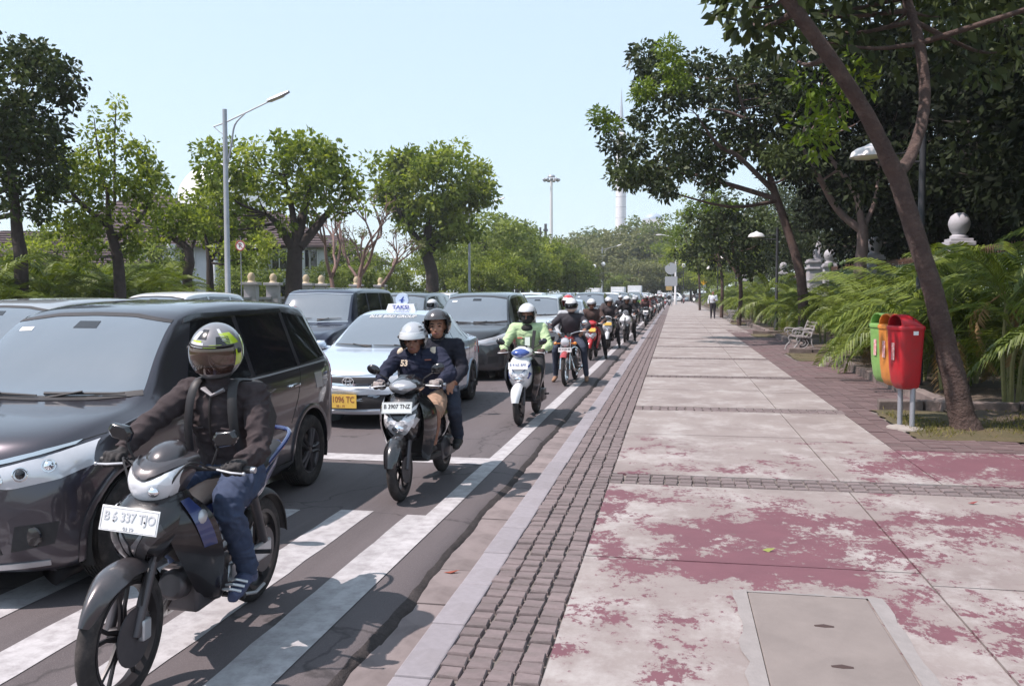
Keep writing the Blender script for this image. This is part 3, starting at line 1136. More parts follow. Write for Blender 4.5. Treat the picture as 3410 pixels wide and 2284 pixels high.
# ---- near black seven-seat MPV
p_black = paint('mpv_black', (.070, .062, .074), .75, .68, .30, (.085, .068, .07))
S_MPV = dict(key='mpv', paint=p_black, wr=.315, RA=.385, axles=(.72, 3.375), track=.735, rim=.205, rimmat=m_rimdark, spokes=5, style='pair', bow=.34,
    st=[(0, .36, .50, .58, .50, .40), (.02, .25, .60, .72, .66, .50), (.07, .20, .68, .84, .745, .58), (.16, .19, .76, .915, .785, .64), (.35, .19, .84, .965, .812, .70), (.65, .19, .92, 1.01, .828, .735), (.92, .20, .965, 1.045, .83, .73), (1.02, .20, .985, 1.10, .83, .725), (1.30, .20, 1.01, 1.36, .83, .67), (1.55, .20, 1.03, 1.545, .83, .625), (1.68, .20, 1.04, 1.60, .83, .61), (2.0, .20, 1.05, 1.645, .83, .605), (2.6, .20, 1.06, 1.665, .83, .60), (3.3, .20, 1.075, 1.65, .825, .59), (3.75, .22, 1.09, 1.615, .815, .57), (3.88, .24, 1.09, 1.56, .81, .565), (4.02, .26, 1.07, 1.30, .79, .60), (4.10, .28, .96, 1.08, .76, .62), (4.13, .32, .75, .86, .70, .56), (4.14, .40, .58, .64, .58, .45)],
    decals=[
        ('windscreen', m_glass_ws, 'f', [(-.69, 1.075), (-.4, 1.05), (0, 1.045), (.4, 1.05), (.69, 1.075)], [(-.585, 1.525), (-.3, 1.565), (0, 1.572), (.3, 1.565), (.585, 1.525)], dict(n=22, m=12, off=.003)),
        ('glass_border', m_black, 'f', [(-.70, 1.07), (-.4, 1.043), (0, 1.038), (.4, 1.043), (.70, 1.07)], [(-.68, 1.10), (-.4, 1.073), (0, 1.068), (.4, 1.073), (.68, 1.10)], dict(n=22, m=2, off=.0055)),
        ('glass_border', m_black, 'f', [(-.59, 1.51), (-.3, 1.55), (0, 1.557), (.3, 1.55), (.59, 1.51)], [(-.585, 1.53), (-.3, 1.572), (0, 1.58), (.3, 1.572), (.585, 1.53)], dict(n=22, m=2, off=.0055)),
        ('rear_view_mirror', m_blackgloss, 'f', [(-.09, 1.475), (.09, 1.475)], [(-.08, 1.52), (.08, 1.52)], dict(off=.0055)),
        ('sticker', m_white, 'f', [(-.50, 1.45), (-.40, 1.455)], [(-.50, 1.475), (-.40, 1.48)], dict(off=.0055)),
        ('side_window', m_glass_dark, 's', [(1.42, 1.06), (2.32, 1.075)], [(1.74, 1.515), (2.32, 1.56)], dict(m=8)),
        ('side_window', m_glass_dark, 's', [(2.39, 1.075), (3.18, 1.09)], [(2.39, 1.562), (3.18, 1.555)], dict(m=8)),
        ('side_window', m_glass_dark, 's', [(3.25, 1.095), (3.84, 1.13)], [(3.25, 1.55), (3.72, 1.50)], dict(m=8)),
        ('window_trim', m_silver, 's', [(1.40, 1.028), (2.6, 1.048), (3.86, 1.085)], [(1.40, 1.042), (2.6, 1.062), (3.86, 1.10)], dict(n=30, m=2, off=.007)),
        ('headlight', m_lens, 'f', [(.34, .685), (.50, .66), (.70, .70), (.79, .755)], [(.30, .745), (.48, .785), (.66, .835), (.765, .88)], dict(mirror=1, n=14, m=8, off=.010, bulge=.010)),
        ('lamp_strip', m_chrome, 'f', [(.31, .765), (.5, .805), (.70, .865)], [(.31, .788), (.5, .828), (.71, .886)], dict(mirror=1, n=12, m=2, off=.013)),
        ('grille', m_black, 'f', [(-.30, .66), (0, .64), (.30, .66)], [(-.33, .745), (0, .755), (.33, .745)], dict(off=.004, n=14)),
        ('grille_bar', m_chrome, 'f', [(-.34, .745), (0, .758), (.34, .745)], [(-.34, .77), (0, .785), (.34, .77)], dict(off=.012, m=2)),
        ('lower_grille', m_black, 'f', [(-.46, .31), (0, .29), (.46, .31)], [(-.42, .46), (0, .475), (.42, .46)], dict(off=.003)),
        ('fog_recess', m_black, 'f', [(.50, .32), (.68, .35)], [(.52, .46), (.70, .47)], dict(mirror=1, off=.003)),
        ('bumper_lip', m_silver, 'f', [(-.66, .235), (0, .21), (.66, .235)], [(-.66, .262), (0, .238), (.66, .262)], dict(off=.012, n=24, m=2)),
        ('bonnet_seam', m_seam, 'f', [(.34, .762), (.60, .835), (.765, .905)], [(.34, .768), (.60, .841), (.765, .911)], dict(mirror=1, off=.0015, n=12, m=1)),
        ('door_seam', m_seam, 's', [(1.30, .30), (1.28, .7), (1.36, 1.02)], [(1.308, .30), (1.288, .7), (1.368, 1.02)], dict(off=.0015, m=1)),
        ('door_seam', m_seam, 's', [(2.35, .30), (2.352, 1.06)], [(2.358, .30), (2.36, 1.06)], dict(off=.0015, m=1)),
        ('door_seam', m_seam, 's', [(2.95, .62), (3.10, .82), (3.21, 1.08)], [(2.958, .62), (3.108, .82), (3.218, 1.08)], dict(off=.0015, m=1)),
        ('side_skirt', m_blackgloss, 's', [(1.12, .225), (2.98, .225)], [(1.12, .30), (2.98, .30)], dict(off=.012, n=20, m=3, bulge=.01)),
        ('fuel_flap', m_silver, 's', [(3.52, .86), (3.66, .86)], [(3.49, 1.0), (3.66, 1.0)], dict(off=.004)),
        ('tail_light', m_redlens, 's', [(3.98, .80), (4.06, .80)], [(3.93, 1.15), (3.99, 1.18)], dict(off=.006)),
        ('spoiler', m_redlens, 't', [(-.5, 3.80), (.5, 3.80)], [(-.5, 3.90), (.5, 3.90)], dict(off=.012)),
    ],
    extra=[mirrors(.86, 1.28, 1.07, paint('mirror_grey', (.42, .42, .44), .3, .8)), wipers(1.0, 1.055, ((-.52, .02, -.01), (.06, .60, .01)), 1.1), handles(((2.05, .90), (3.02, .93)), m_chrome), arch_lips(),
           plate(0, .53, None, .43, .13, m_plate_b, 'B 1347 TFK', m_letter_w)])
def fog(put, bvh, sp):
    for s in (-1, 1):
        h = bvh.ray_cast(V((s * .6, -3, .40)), V((0, 1, 0)))[0]
        q = MB(); q.lathe([(.055, -.012), (.05, -.02), (.012, -.028)], 18, 'Y', o=h + V((0, .004, 0)))
        put('fog_lamp', q, m_blackgloss)
def rain_guards(put, bvh, sp):
    for s in (1, -1):
        q = decal(bvh, 's', [(1.62, 1.50), (1.8, 1.53), (3.2, 1.545)], [(1.66, 1.535), (1.8, 1.565), (3.2, 1.575)], .022, .0, 20, 2, s)
        put('rain_guard', q, m_blackgloss)
def lamp_bowls(put, bvh, sp):
    for s in (-1, 1):
        for x, z, r_, mt in ((.43, .712, .036, m_reflector), (.535, .738, .036, m_blackgloss), (.64, .772, .034, m_reflector)):
            h, no = bvh.ray_cast(V((s * x, -3, z)), V((0, 1, 0)))[:2]
            if no.y > 0: no = -no
            a_, b_, _ = frame(no)
            q = MB(); q.tube([h + no * .014 + (a_ * math.cos(k * PI / 12) + b_ * math.sin(k * PI / 12)) * r_ for k in range(25)], .006, 6)
            g_ = MB(); g_.loft([[h + no * (.011 + dz) + (a_ * math.cos(k * PI / 12) + b_ * math.sin(k * PI / 12)) * r_ * f_ for k in range(24)] for f_, dz in ((1, 0), (.8, .004), (.55, .012), (.2, .02), (.02, .021))])
            put('lamp_ring', q, m_chrome, kids=(('lamp_bowl', g_.mesh('lamp_bowl', mt)),))
S_MPV['extra'] += [fog, rain_guards, lamp_bowls]

# ---- blue-silver taxi saloon
p_taxi = paint('taxi_blue', (.46, .54, .64), .25, .74, .25, (.42, .43, .46))
S_SAL = dict(key='saloon', paint=p_taxi, wr=.30, RA=.355, axles=(.83, 3.38), track=.745, rim=.19, rimmat=m_rimdark, spokes=7, bow=.32,
    st=[(0, .36, .46, .52, .50, .40), (.02, .24, .56, .64, .67, .50), (.08, .19, .63, .73, .75, .58), (.2, .18, .70, .78, .80, .64), (.45, .18, .78, .84, .83, .70), (.8, .18, .85, .905, .845, .73), (1.08, .18, .90, .955, .85, .73), (1.2, .18, .91, 1.02, .85, .71), (1.5, .18, .92, 1.20, .85, .65), (1.8, .18, .93, 1.36, .85, .59), (2.0, .18, .935, 1.43, .85, .565), (2.3, .18, .94, 1.465, .85, .56), (2.8, .18, .95, 1.455, .845, .555), (3.15, .19, .96, 1.40, .84, .55), (3.45, .20, .97, 1.25, .835, .58), (3.75, .21, .985, 1.085, .82, .64), (3.95, .23, .985, 1.05, .80, .66), (4.2, .25, .96, 1.02, .76, .62), (4.27, .32, .72, .80, .70, .55), (4.29, .42, .55, .6, .58, .45)],
    decals=[
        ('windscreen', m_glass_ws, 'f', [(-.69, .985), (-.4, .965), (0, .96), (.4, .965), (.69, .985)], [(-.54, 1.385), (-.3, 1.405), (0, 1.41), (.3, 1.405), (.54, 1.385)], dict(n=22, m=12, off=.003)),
        ('side_window', m_glass_side, 's', [(1.52, .955), (2.30, .965)], [(1.98, 1.345), (2.30, 1.385)], dict(m=8)),
        ('side_window', m_glass_side, 's', [(2.37, .965), (3.18, .985)], [(2.37, 1.385), (3.02, 1.345)], dict(m=8)),
        ('side_window', m_glass_side, 's', [(3.22, .99), (3.52, 1.03)], [(3.05, 1.335), (3.16, 1.28)], dict(m=6)),
        ('headlight', m_lens, 'f', [(.40, .565), (.60, .56), (.78, .62)], [(.40, .645), (.60, .68), (.77, .74)], dict(mirror=1, n=14, m=8, off=.008, bulge=.01)),
        ('grille', m_black, 'f', [(-.39, .59), (0, .57), (.39, .59)], [(-.39, .655), (0, .66), (.39, .655)], dict(off=.003, n=18)),
        ('grille_bar', m_chrome, 'f', [(-.39, .565), (0, .545), (.39, .565)], [(-.39, .592), (0, .572), (.39, .592)], dict(off=.012, m=2, n=18)),
        ('bumper_band', paint('taxi_bumper', (.80, .84, .90), .0, .85), 'f', [(-.62, .445), (0, .435), (.62, .445)], [(-.58, .55), (0, .535), (.58, .55)], dict(off=.012, n=22, bulge=.02)),
        ('lower_grille', m_black, 'f', [(-.60, .27), (0, .25), (.60, .27)], [(-.56, .455), (0, .445), (.56, .455)], dict(off=.004, n=22)),
        ('bumper_lip', paint('taxi_lip', (.70, .74, .80), .2, .85), 'f', [(-.70, .205), (0, .19), (.70, .205)], [(-.70, .25), (0, .235), (.70, .25)], dict(off=.014, n=24, m=2)),
        ('bonnet_seam', m_seam, 'f', [(-.72, .70), (0, .668), (.72, .70)], [(-.72, .706), (0, .674), (.72, .706)], dict(off=.0015, n=24, m=1)),
        ('door_seam', m_seam, 's', [(1.36, .28), (1.34, .6), (1.42, .9)], [(1.368, .28), (1.348, .6), (1.428, .9)], dict(off=.0015, m=1)),
        ('door_seam', m_seam, 's', [(2.33, .28), (2.335, .95)], [(2.338, .28), (2.343, .95)], dict(off=.0015, m=1)),
        ('door_seam', m_seam, 's', [(3.0, .55), (3.12, .75), (3.2, .97)], [(3.008, .55), (3.128, .75), (3.208, .97)], dict(off=.0015, m=1)),
        ('tail_light', m_redlens, 's', [(4.02, .72), (4.16, .72)], [(3.95, .94), (4.10, .95)], dict(off=.006)),
    ],
    extra=[mirrors(.87, 1.42, .985, p_taxi, (.095, .045, .058)), wipers(1.1, .97, ((.55, -.05, .005), (-.08, -.62, .02)), 1), handles(((2.12, .84), (2.98, .86)), p_taxi), arch_lips(wid=.025),
           ovals(0, .605, .075, m_chrome)])
def taxi_sign(put, bvh, sp):
    q = MB(); q.box((0, 2.3, 1.505), (.46, .18, .10), taper=.86)
    t = text_mesh('TAKSI', .09, m_blueprint, bold=.002)
    k = MB(); k.v = [(v_.co.x * 1.1, 2.199 + (v_.co.y) * .12 - v_.co.z, 1.503 + v_.co.y * .85) for v_ in t.vertices]; k.f = [tuple(p.vertices) for p in t.polygons]; k.mi = [0] * len(k.f)
    put('roof_sign', q, m_white, kids=(('sign_text', k.mesh('sign_text', m_blueprint, False)),))
    q = MB(); q.lathe([(.0, -.035), (.098, -.035), (.102, -.02), (.102, .02), (.098, .035), (0, .035)], 28, 'Y', o=(0, 2.3, 1.615))
    # a darting bird on the round disc
    b = MB()
    def poly(P):
        P = [(x * .072, 2.2625, 1.615 + z * .072) for x, z in P]
        b.add(P, [tuple(range(len(P)))])
    poly([(-.75, -.15), (-.2, .05), (.35, .75), (.45, .55), (.2, .05), (.75, -.1), (.2, -.25), (-.1, -.6), (-.2, -.25)])
    poly([(-.2, -.45), (.45, -.42), (.2, -.62), (-.3, -.62)])
    put('roof_disc', q, M('sign_blue_white', (.52, .60, .74), .4), kids=(('bird_emblem', b.mesh('bird_emblem', m_blueprint, False)),))
def taxi_banner(put, bvh, sp):
    t = text_mesh('BLUE BIRD GROUP', .062, m_letter_w, bold=.0015)
    k = MB()
    vs_ = []
    for v_ in t.vertices:
        x, z = v_.co.x * 1.35, 1.372 + v_.co.y * .8
        h = bvh.ray_cast(V((x, -3, z)), V((0, 1, 0)))[0]
        vs_.append(h + V((0, -.012, .006)))
    k.add(vs_, [tuple(p.vertices) for p in t.polygons])
    put('windscreen_banner', k, m_letter_w)
S_TAXI = dict(S_SAL)
S_TAXI['extra'] = S_SAL['extra'] + [taxi_sign, taxi_banner, plate(-.09, .36, None, .42, .175, m_plate_y, 'B 1096 TC', m_letter_r, sub='08 - 19', lift=.012)]

# ---- boxy old SUV
p_navy = paint('suv_navy', (.018, .022, .045), .1, .7, .3)
S_SUV = dict(key='suv', paint=p_navy, wr=.35, RA=.42, axles=(.75, 3.25), track=.74, rim=.21, rimmat=m_rim, spokes=6, bow=.14,
    st=[(0, .40, .62, .70, .66, .52), (.02, .32, .78, .88, .76, .60), (.08, .30, .90, .98, .80, .66), (.3, .30, .98, 1.03, .83, .72), (.8, .30, 1.04, 1.09, .84, .75), (1.25, .30, 1.08, 1.13, .845, .76), (1.36, .30, 1.09, 1.20, .845, .75), (1.6, .30, 1.10, 1.52, .845, .71), (1.76, .30, 1.10, 1.71, .845, .685), (1.9, .30, 1.10, 1.78, .845, .675), (2.4, .30, 1.10, 1.82, .845, .67), (3.4, .30, 1.10, 1.825, .845, .67), (4.05, .30, 1.10, 1.80, .84, .66), (4.22, .32, 1.09, 1.68, .83, .68), (4.34, .34, 1.05, 1.25, .82, .70), (4.4, .36, .90, .98, .80, .66), (4.42, .42, .7, .76, .7, .6)],
    decals=[
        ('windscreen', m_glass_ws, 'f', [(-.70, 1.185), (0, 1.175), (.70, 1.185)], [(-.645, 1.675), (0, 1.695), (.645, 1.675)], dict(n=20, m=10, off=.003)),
        ('side_window', m_glass_side, 's', [(1.72, 1.14), (2.42, 1.14)], [(1.92, 1.70), (2.42, 1.715)], dict(m=8)),
        ('side_window', m_glass_side, 's', [(2.50, 1.14), (3.2, 1.14)], [(2.50, 1.715), (3.2, 1.715)], dict(m=8)),
        ('side_window', m_glass_side, 's', [(3.28, 1.14), (4.12, 1.14)], [(3.28, 1.715), (4.0, 1.70)], dict(m=8)),
        ('headlight', m_lens, 'f', [(.48, .74), (.74, .74)], [(.48, .88), (.74, .88)], dict(mirror=1, off=.008)),
        ('grille', m_blackgloss, 'f', [(-.45, .74), (.45, .74)], [(-.45, .88), (.45, .88)], dict(off=.006)),
        ('bumper', m_black, 'f', [(-.78, .42), (0, .40), (.78, .42)], [(-.78, .58), (0, .57), (.78, .58)], dict(off=.04, n=20)),
        ('window_frame', m_chrome, 'f', [(-.715, 1.165), (0, 1.155), (.715, 1.165)], [(-.715, 1.18), (0, 1.17), (.715, 1.18)], dict(off=.006, m=1)),
        ('window_frame', m_chrome, 'f', [(-.66, 1.682), (0, 1.702), (.66, 1.682)], [(-.66, 1.696), (0, 1.716), (.66, 1.696)], dict(off=.006, m=1)),
    ],
    extra=[mirrors(.87, 1.72, 1.16, m_blackgloss, (.10, .045, .075)), wipers(1.3, 1.195, ((-.50, -.02, .02), (.10, .58, .02)), 1.2), handles(((2.3, .98), (3.1, .98)), m_chrome), arch_lips(wid=.05, off=.03)])

# ---- taller grey people carrier and its kin
def carrier(key, pnt, dark=False):
    s = dict(S_MPV)
    s.pop('cache', None)
    sc = 1.06
    s.update(key=key, paint=pnt, wr=.325, RA=.395, axles=(.82, 3.57), rimmat=m_rim,
        st=[(a * 1.10, b_ * 1.03, c * 1.045, d * 1.05, e * 1.06, f_ * 1.06) for a, b_, c, d, e, f_ in S_MPV['st']])
    sy, sz, sx = 1.10, 1.048, 1.06
    dd = []
    for d in S_MPV['decals']:
        if d[0] in ('spoiler', 'fuel_flap', 'bumper_lip', 'lamp_strip'):
            continue
        f = (lambda p: (p[0] * sx, p[1] * sz)) if d[2] == 'f' else (lambda p: (p[0] * sy, p[1] * sz)) if d[2] == 's' else (lambda p: (p[0] * sx, p[1] * sy))
        dd.append((d[0], m_glass_side if d[0] == 'side_window' and not dark else d[1], d[2], [f(p) for p in d[3]], [f(p) for p in d[4]]) + tuple(d[5:]))
    dd.append(('grille_slat', m_chrome, 'f', [(-.38, .70), (0, .69), (.38, .70)], [(-.38, .725), (0, .715), (.38, .725)], dict(off=.014, m=1)))
    dd.append(('grille_slat', m_chrome, 'f', [(-.38, .75), (0, .74), (.38, .75)], [(-.38, .772), (0, .762), (.38, .772)], dict(off=.014, m=1)))
    s['decals'] = dd
    s['extra'] = [mirrors(.91, 1.42, 1.12, pnt), wipers(1.1, 1.10, ((-.55, 0, -.005), (.05, .62, .01)), 1.1), arch_lips(), plate(0, .50, None, .43, .13, m_plate_b, 'B 1802 SKN', m_letter_w)]
    return s
S_GREY = carrier('carrier_grey', paint('carrier_charcoal', (.05, .052, .058), .4, .7), True)
def recolor(base, key, pnt, **kw):
    s = dict(base); s.pop('cache', None); s.update(key=key, paint=pnt); s.update(kw)
    s['extra'] = [e for e in base.get('extra', ()) if e not in (taxi_sign, taxi_banner)][:2]
    return s
S_SILVER = recolor(S_MPV, 'mpv_silver', paint('mpv_silver', (.42, .42, .43), .55, .75), rimmat=m_rim)
S_WHITE = carrier('carrier_white', paint('carrier_white', (.70, .71, .72), 0, .8))
S_DARKSAL = recolor(S_SAL, 'saloon_dark', paint('saloon_dark', (.03, .03, .035), .3, .7), rimmat=m_rim)
S_HATCH = recolor(S_MPV, 'hatch_ice', paint('ice_silver', (.55, .60, .64), .35, .75), rimmat=m_rim)
S_BLK2 = carrier('carrier_black', paint('carrier_black', (.018, .018, .02), .2, .7))
S_REDC = recolor(S_SAL, 'saloon_red', paint('saloon_red', (.30, .03, .03), .1, .75), rimmat=m_rim)

Zr = (ROAD)
LANE = (-4.0, -7.15, -10.3)
car('black_family_car', 'glossy black seven-seat MPV beside the nearest motorcyclist', S_MPV, (-4.01, 4.05, ROAD))
car('taxi', 'blue-silver taxi saloon with TAKSI roof sign and yellow plate, nearest one', S_TAXI, (-4.03, 10.55, ROAD))
car('grey_people_carrier', 'charcoal people carrier directly behind the nearest taxi', S_GREY, (-4.1, 16.7, ROAD))
car('navy_suv', 'boxy navy blue SUV with chrome-edged windscreen in the middle lane', S_SUV, (-6.82, 14.65, ROAD))
car('silver_family_car', 'silver MPV whose roof shows just behind the black MPV roof', S_SILVER, (-7.2, 6.95, ROAD))
car('white_people_carrier', 'white people carrier in the far lane, roof showing beneath the street lamp', S_WHITE, (-10.3, 14.6, ROAD))
car('dark_saloon', 'dark saloon cut by the left edge of the picture', S_DARKSAL, (-10.35, 8.6, ROAD))
car('black_people_carrier', 'black people carrier behind the navy SUV, past the taxi sign', S_BLK2, (-7.1, 20.9, ROAD))
car('ice_silver_family_car', 'pale ice-silver MPV behind the charcoal people carrier', S_HATCH, (-4.05, 24.9, ROAD))
S_TAXI2 = S_TAXI
car('taxi', 'second blue taxi with roof sign in the kerbside lane, farther back', S_TAXI, (-4.05, 32.2, ROAD))
ORD = ['first', 'second', 'third', 'fourth', 'fifth', 'sixth', 'seventh', 'eighth', 'ninth', 'tenth', 'eleventh', 'twelfth', 'thirteenth', 'fourteenth', 'fifteenth', 'sixteenth', 'seventeenth', 'eighteenth', 'nineteenth', 'twentieth']
far = [(S_GREY, 'charcoal people carrier', 'people_carrier'), (S_WHITE, 'white people carrier', 'people_carrier'), (S_DARKSAL, 'dark saloon', 'saloon'), (S_REDC, 'red saloon', 'saloon'), (S_SILVER, 'silver MPV', 'family_car'), (S_TAXI, 'blue taxi', 'taxi'), (S_HATCH, 'ice-silver MPV', 'family_car'), (S_BLK2, 'black people carrier', 'people_carrier')]
lanes_txt = ('kerbside', 'middle', 'far')
seqs = {0: [0, 3, 1, 7, 4, 6, 0, 1, 2, 5, 4, 1, 7, 6], 1: [5, 4, 1, 6, 0, 1, 7, 2, 4, 1, 3, 0, 6, 1, 2], 2: [6, 2, 1, 4, 7, 1, 0, 6, 5, 1, 4, 2]}
y0 = {0: 39.3, 1: 27.6, 2: 22.5}
for ln in (0, 1, 2):
    y = y0[ln]
    for i, k in enumerate(seqs[ln]):
        s, txt, nm = far[k]
        car(nm, '%s, %s in the %s lane of the distant jam' % (txt, ORD[i], lanes_txt[ln]), s, (LANE[ln] + random.uniform(-.2, .2), y, ROAD), 0)
        y += random.uniform(6.1, 8.2)
        if ln == 0 and y > 64 and y < 66:
            y += 1
# cars turning in at the far end of the street
for i, (x, y, k) in enumerate(((2.5, 167, 6), (8.2, 170, 0), (-.8, 158, 1))):
    s, txt, nm = far[k]
    car(nm, '%s turning in from the cross street, %s from the left' % (txt, ORD[(1, 2, 0)[i]]), s, (x, y, ROAD), R((60, 75, 20)[i]))
# box lorries showing above the jam
m_boxw = M('lorry_box', (.66, .67, .68), .6, var=(2, .1))
def lorry(loc, label, w=2.0, h=2.5, L=4.2, cabcol=(.55, .57, .6)):
    t = thing('box_lorry', label, 'lorry', loc, 0, 'box lorries in the distant jam')
    q = MB(); q.loft([[(-w / 2 + .1, .25, .45), (w / 2 - .1, .25, .45), (w / 2 - .1, .2, 1.1), (w / 2 - .18, .55, 1.95), (-w / 2 + .18, .55, 1.95), (-w / 2 + .1, .2, 1.1)], [(-w / 2 + .1, 1.7, .45), (w / 2 - .1, 1.7, .45), (w / 2 - .1, 1.7, 1.1), (w / 2 - .18, 1.7, 2.0), (-w / 2 + .18, 1.7, 2.0), (-w / 2 + .1, 1.7, 1.1)]])
    q.build('cab', M('lorry_cab', cabcol, .4, coat=.6), t, False, bevel=.06)
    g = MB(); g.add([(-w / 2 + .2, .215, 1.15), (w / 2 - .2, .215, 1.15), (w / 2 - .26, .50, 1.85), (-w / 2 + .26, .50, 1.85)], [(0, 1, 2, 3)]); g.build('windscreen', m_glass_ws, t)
    q = MB(); q.box((0, 1.85 + L / 2, .75 + h / 2 - .1), (w, L, h)); q.build('cargo_box', m_boxw, t, False, bevel=.03)
    for s in (-1, 1):
        q = MB(); q.box((s * .62, .19, .75), (.3, .05, .16)); q.build('headlight', m_lens, t)
        for y in (.8, 4.6):
            add_wheel(t, s * (w / 2 - .2), y, .38, .22, .22, m_rim, 5, 'one', 'lorry')
    return t
lorry((-7.9, 124, ROAD), 'small box lorry with white body, left of the two in the jam', 1.9, 1.9)
lorry((-5.9, 132, ROAD), 'taller white box lorry right of the small one in the jam', 2.0, 2.15)
lorry((-10.8, 118, ROAD), 'white panel lorry in the far lane near the lamp post', 1.8, 1.7)
# ================================================================== MOTORCYCLES AND RIDERS
def arc_shell(c, r, a0, a1, w, drop, n=16, m=8, width=None):
    """mudguard: part of a wheel-shaped shell round the X axis at c; angles from straight ahead (-y) up"""
    mb = MB()
    rings = []
    for i in range(n + 1):
        t = i / n
        a = R(a0 + (a1 - a0) * t)
        ww = w * (width(t) if width else 1)
        ring = []
        for j in range(m + 1):
            u = -1 + 2 * j / m
            rr = r - drop * abs(u) ** 2.5
            ring.append((c[0] + u * ww, c[1] - math.cos(a) * rr, c[2] + math.sin(a) * rr))
        for j in range(m, -1, -1):
            u = -1 + 2 * j / m
            rr = r - drop * abs(u) ** 2.5 - .006
            ring.append((c[0] + u * ww * .95, c[1] - math.cos(a) * rr, c[2] + math.sin(a) * rr))
        rings.append(ring)
    return mb.loft(rings)

def cowl(rows, n=18, p=.62):
    """closed shell from horizontal rows (z, y_front, half width, y_back)"""
    rings = []
    for z, yf, w, yb in rows:
        ring = []
        for j in range(n + 1):
            th = PI * j / n
            c, s = math.cos(th), math.sin(th)
            ring.append((-w * math.copysign(abs(c) ** p, c), yb + (yf - yb) * abs(s) ** (p + .1), z))
        rings.append(ring)
    # smooth between rows
    D = []
    k = 3
    cols = [catmull([r_[j] for r_ in rings], k) for j in range(n + 1)]
    for i in range(len(cols[0])):
        D.append([cols[j][i] for j in range(n + 1)])
    return MB().loft(D)

def moto_wheel(root, name, y, r, w, mat, spokes=5, kind='cast'):
    e = bpy.data.objects.new(name, None); COL.objects.link(e); e.parent = root
    e.location = (0, y, r)
    t = MB(); t.torus((0, 0, 0), r - w * .62, w * .62, n=44, m=12, flat=.82)
    t.build('tyre', m_tyre, e)
    rr = r - w * 1.12
    q = MB(); q.lathe([(rr, -w * .45), (rr + w * .25, -w * .5), (rr + w * .25, w * .5), (rr, w * .45), (rr - .012, 0), (rr, -w * .45)], 40, 'X', cap=False)
    if kind == 'cast':
        for k in range(spokes):
            a = 2 * PI * k / spokes + .3
            d = V((0, math.cos(a), math.sin(a))); ed = V((0, -math.sin(a), math.cos(a)))
            for s in (-1, 1):
                q.tube([d * .02 + ed * s * .012, d * rr * .55 + ed * s * .014, d * (rr - .004) + ed * s * .038], [.015, .010, .011], 6)
    else:
        for k in range(26):
            a = 2 * PI * k / 26; s = 1 if k % 2 else -1
            q.tube([(s * .03, math.cos(a) * .03, math.sin(a) * .03), (0, math.cos(a + .25 * s) * rr, math.sin(a + .25 * s) * rr)], .0025, 4)
    q.lathe([(.005, -.05), (.032, -.05), (.036, -.02), (.036, .02), (.032, .05), (.005, .05)], 16, 'X')
    q.build('rim', mat, e)
    d = MB(); d.lathe([(.05, .052), (r * .42, .052), (r * .42, .058), (.05, .058)], 24, 'X'); d.build('brake_disc', m_rimdark, e)
    return e

def bars(root, gx, gy, gz, cx, cy, cz, mat=None, mir=(.30, 1.08), lever=True, mirror_mat=None, mshape='oval', mrot=0):
    q = MB()
    for s in (-1, 1):
        q.tube([(s * .02, cy, cz), (s * gx * .45, cy + (gy - cy) * .5, cz + (gz - cz) * .7), (s * (gx - .06), gy, gz), (s * (gx + .06), gy + .01, gz)], .011, 8)
    q.build('handlebar', mat or m_black, root)
    for s in (-1, 1):
        g = MB(); g.tube([(s * (gx - .07), gy, gz), (s * (gx + .065), gy + .01, gz)], [.018, .017], 10); g.build('grip', m_black, root)
        g = MB(); g.lathe([(.0, 0), (.015, 0), (.015, .02), (.0, .022)], 10, 'X', o=(s * (gx + .067), gy + .01, gz)); g.build('bar_end', m_silver, root)
        if lever:
            l = MB(); l.tube([(s * (gx - .075), gy - .035, gz), (s * gx, gy - .055, gz - .005), (s * (gx + .055), gy - .048, gz - .008)], [.006, .006, .005], 6); l.ell((s * (gx + .058), gy - .048, gz - .008), .009, 8, 6); l.build('brake_lever', m_silver, root)
        e = bpy.data.objects.new('mirror', None); COL.objects.link(e); e.parent = root
        mx, mz = mir
        st = MB(); st.tube([(s * (gx - .11), gy - .01, gz + .015), (s * (gx - .09), gy - .02, gz + .06), (s * (mx - .03), gy - .02, mz - .03)], .006, 6); st.build('stalk', m_black, e)
        h = MB()
        if mshape == 'oval':
            h.ell((s * mx, gy - .02, mz), (.062, .022, .042), 14, 8, Matrix.Rotation(s * -.35, 3, 'Y'))
        else:
            c = V((s * mx, gy - .02, mz))
            P = [(-.055, -.032), (-.06, .012), (-.035, .038), (.05, .03), (.062, -.006), (.03, -.036)]
            mt = Matrix.Rotation(s * -.25, 3, 'Y')
            h.loft([[c + mt @ V((s * a * .75, -.018, b_ * .8)) for a, b_ in P], [c + mt @ V((s * a, -.006, b_)) for a, b_ in P], [c + mt @ V((s * a, .014, b_)) for a, b_ in P]])
        h.build('mirror_shell', mirror_mat or m_blackgloss, e, bevel=.004 if mshape != 'oval' else 0)
        gl = MB(); gl.ell((s * mx, gy - .004, mz), (.052, .012, .034), 12, 6); gl.build('mirror_glass', m_chrome, e)

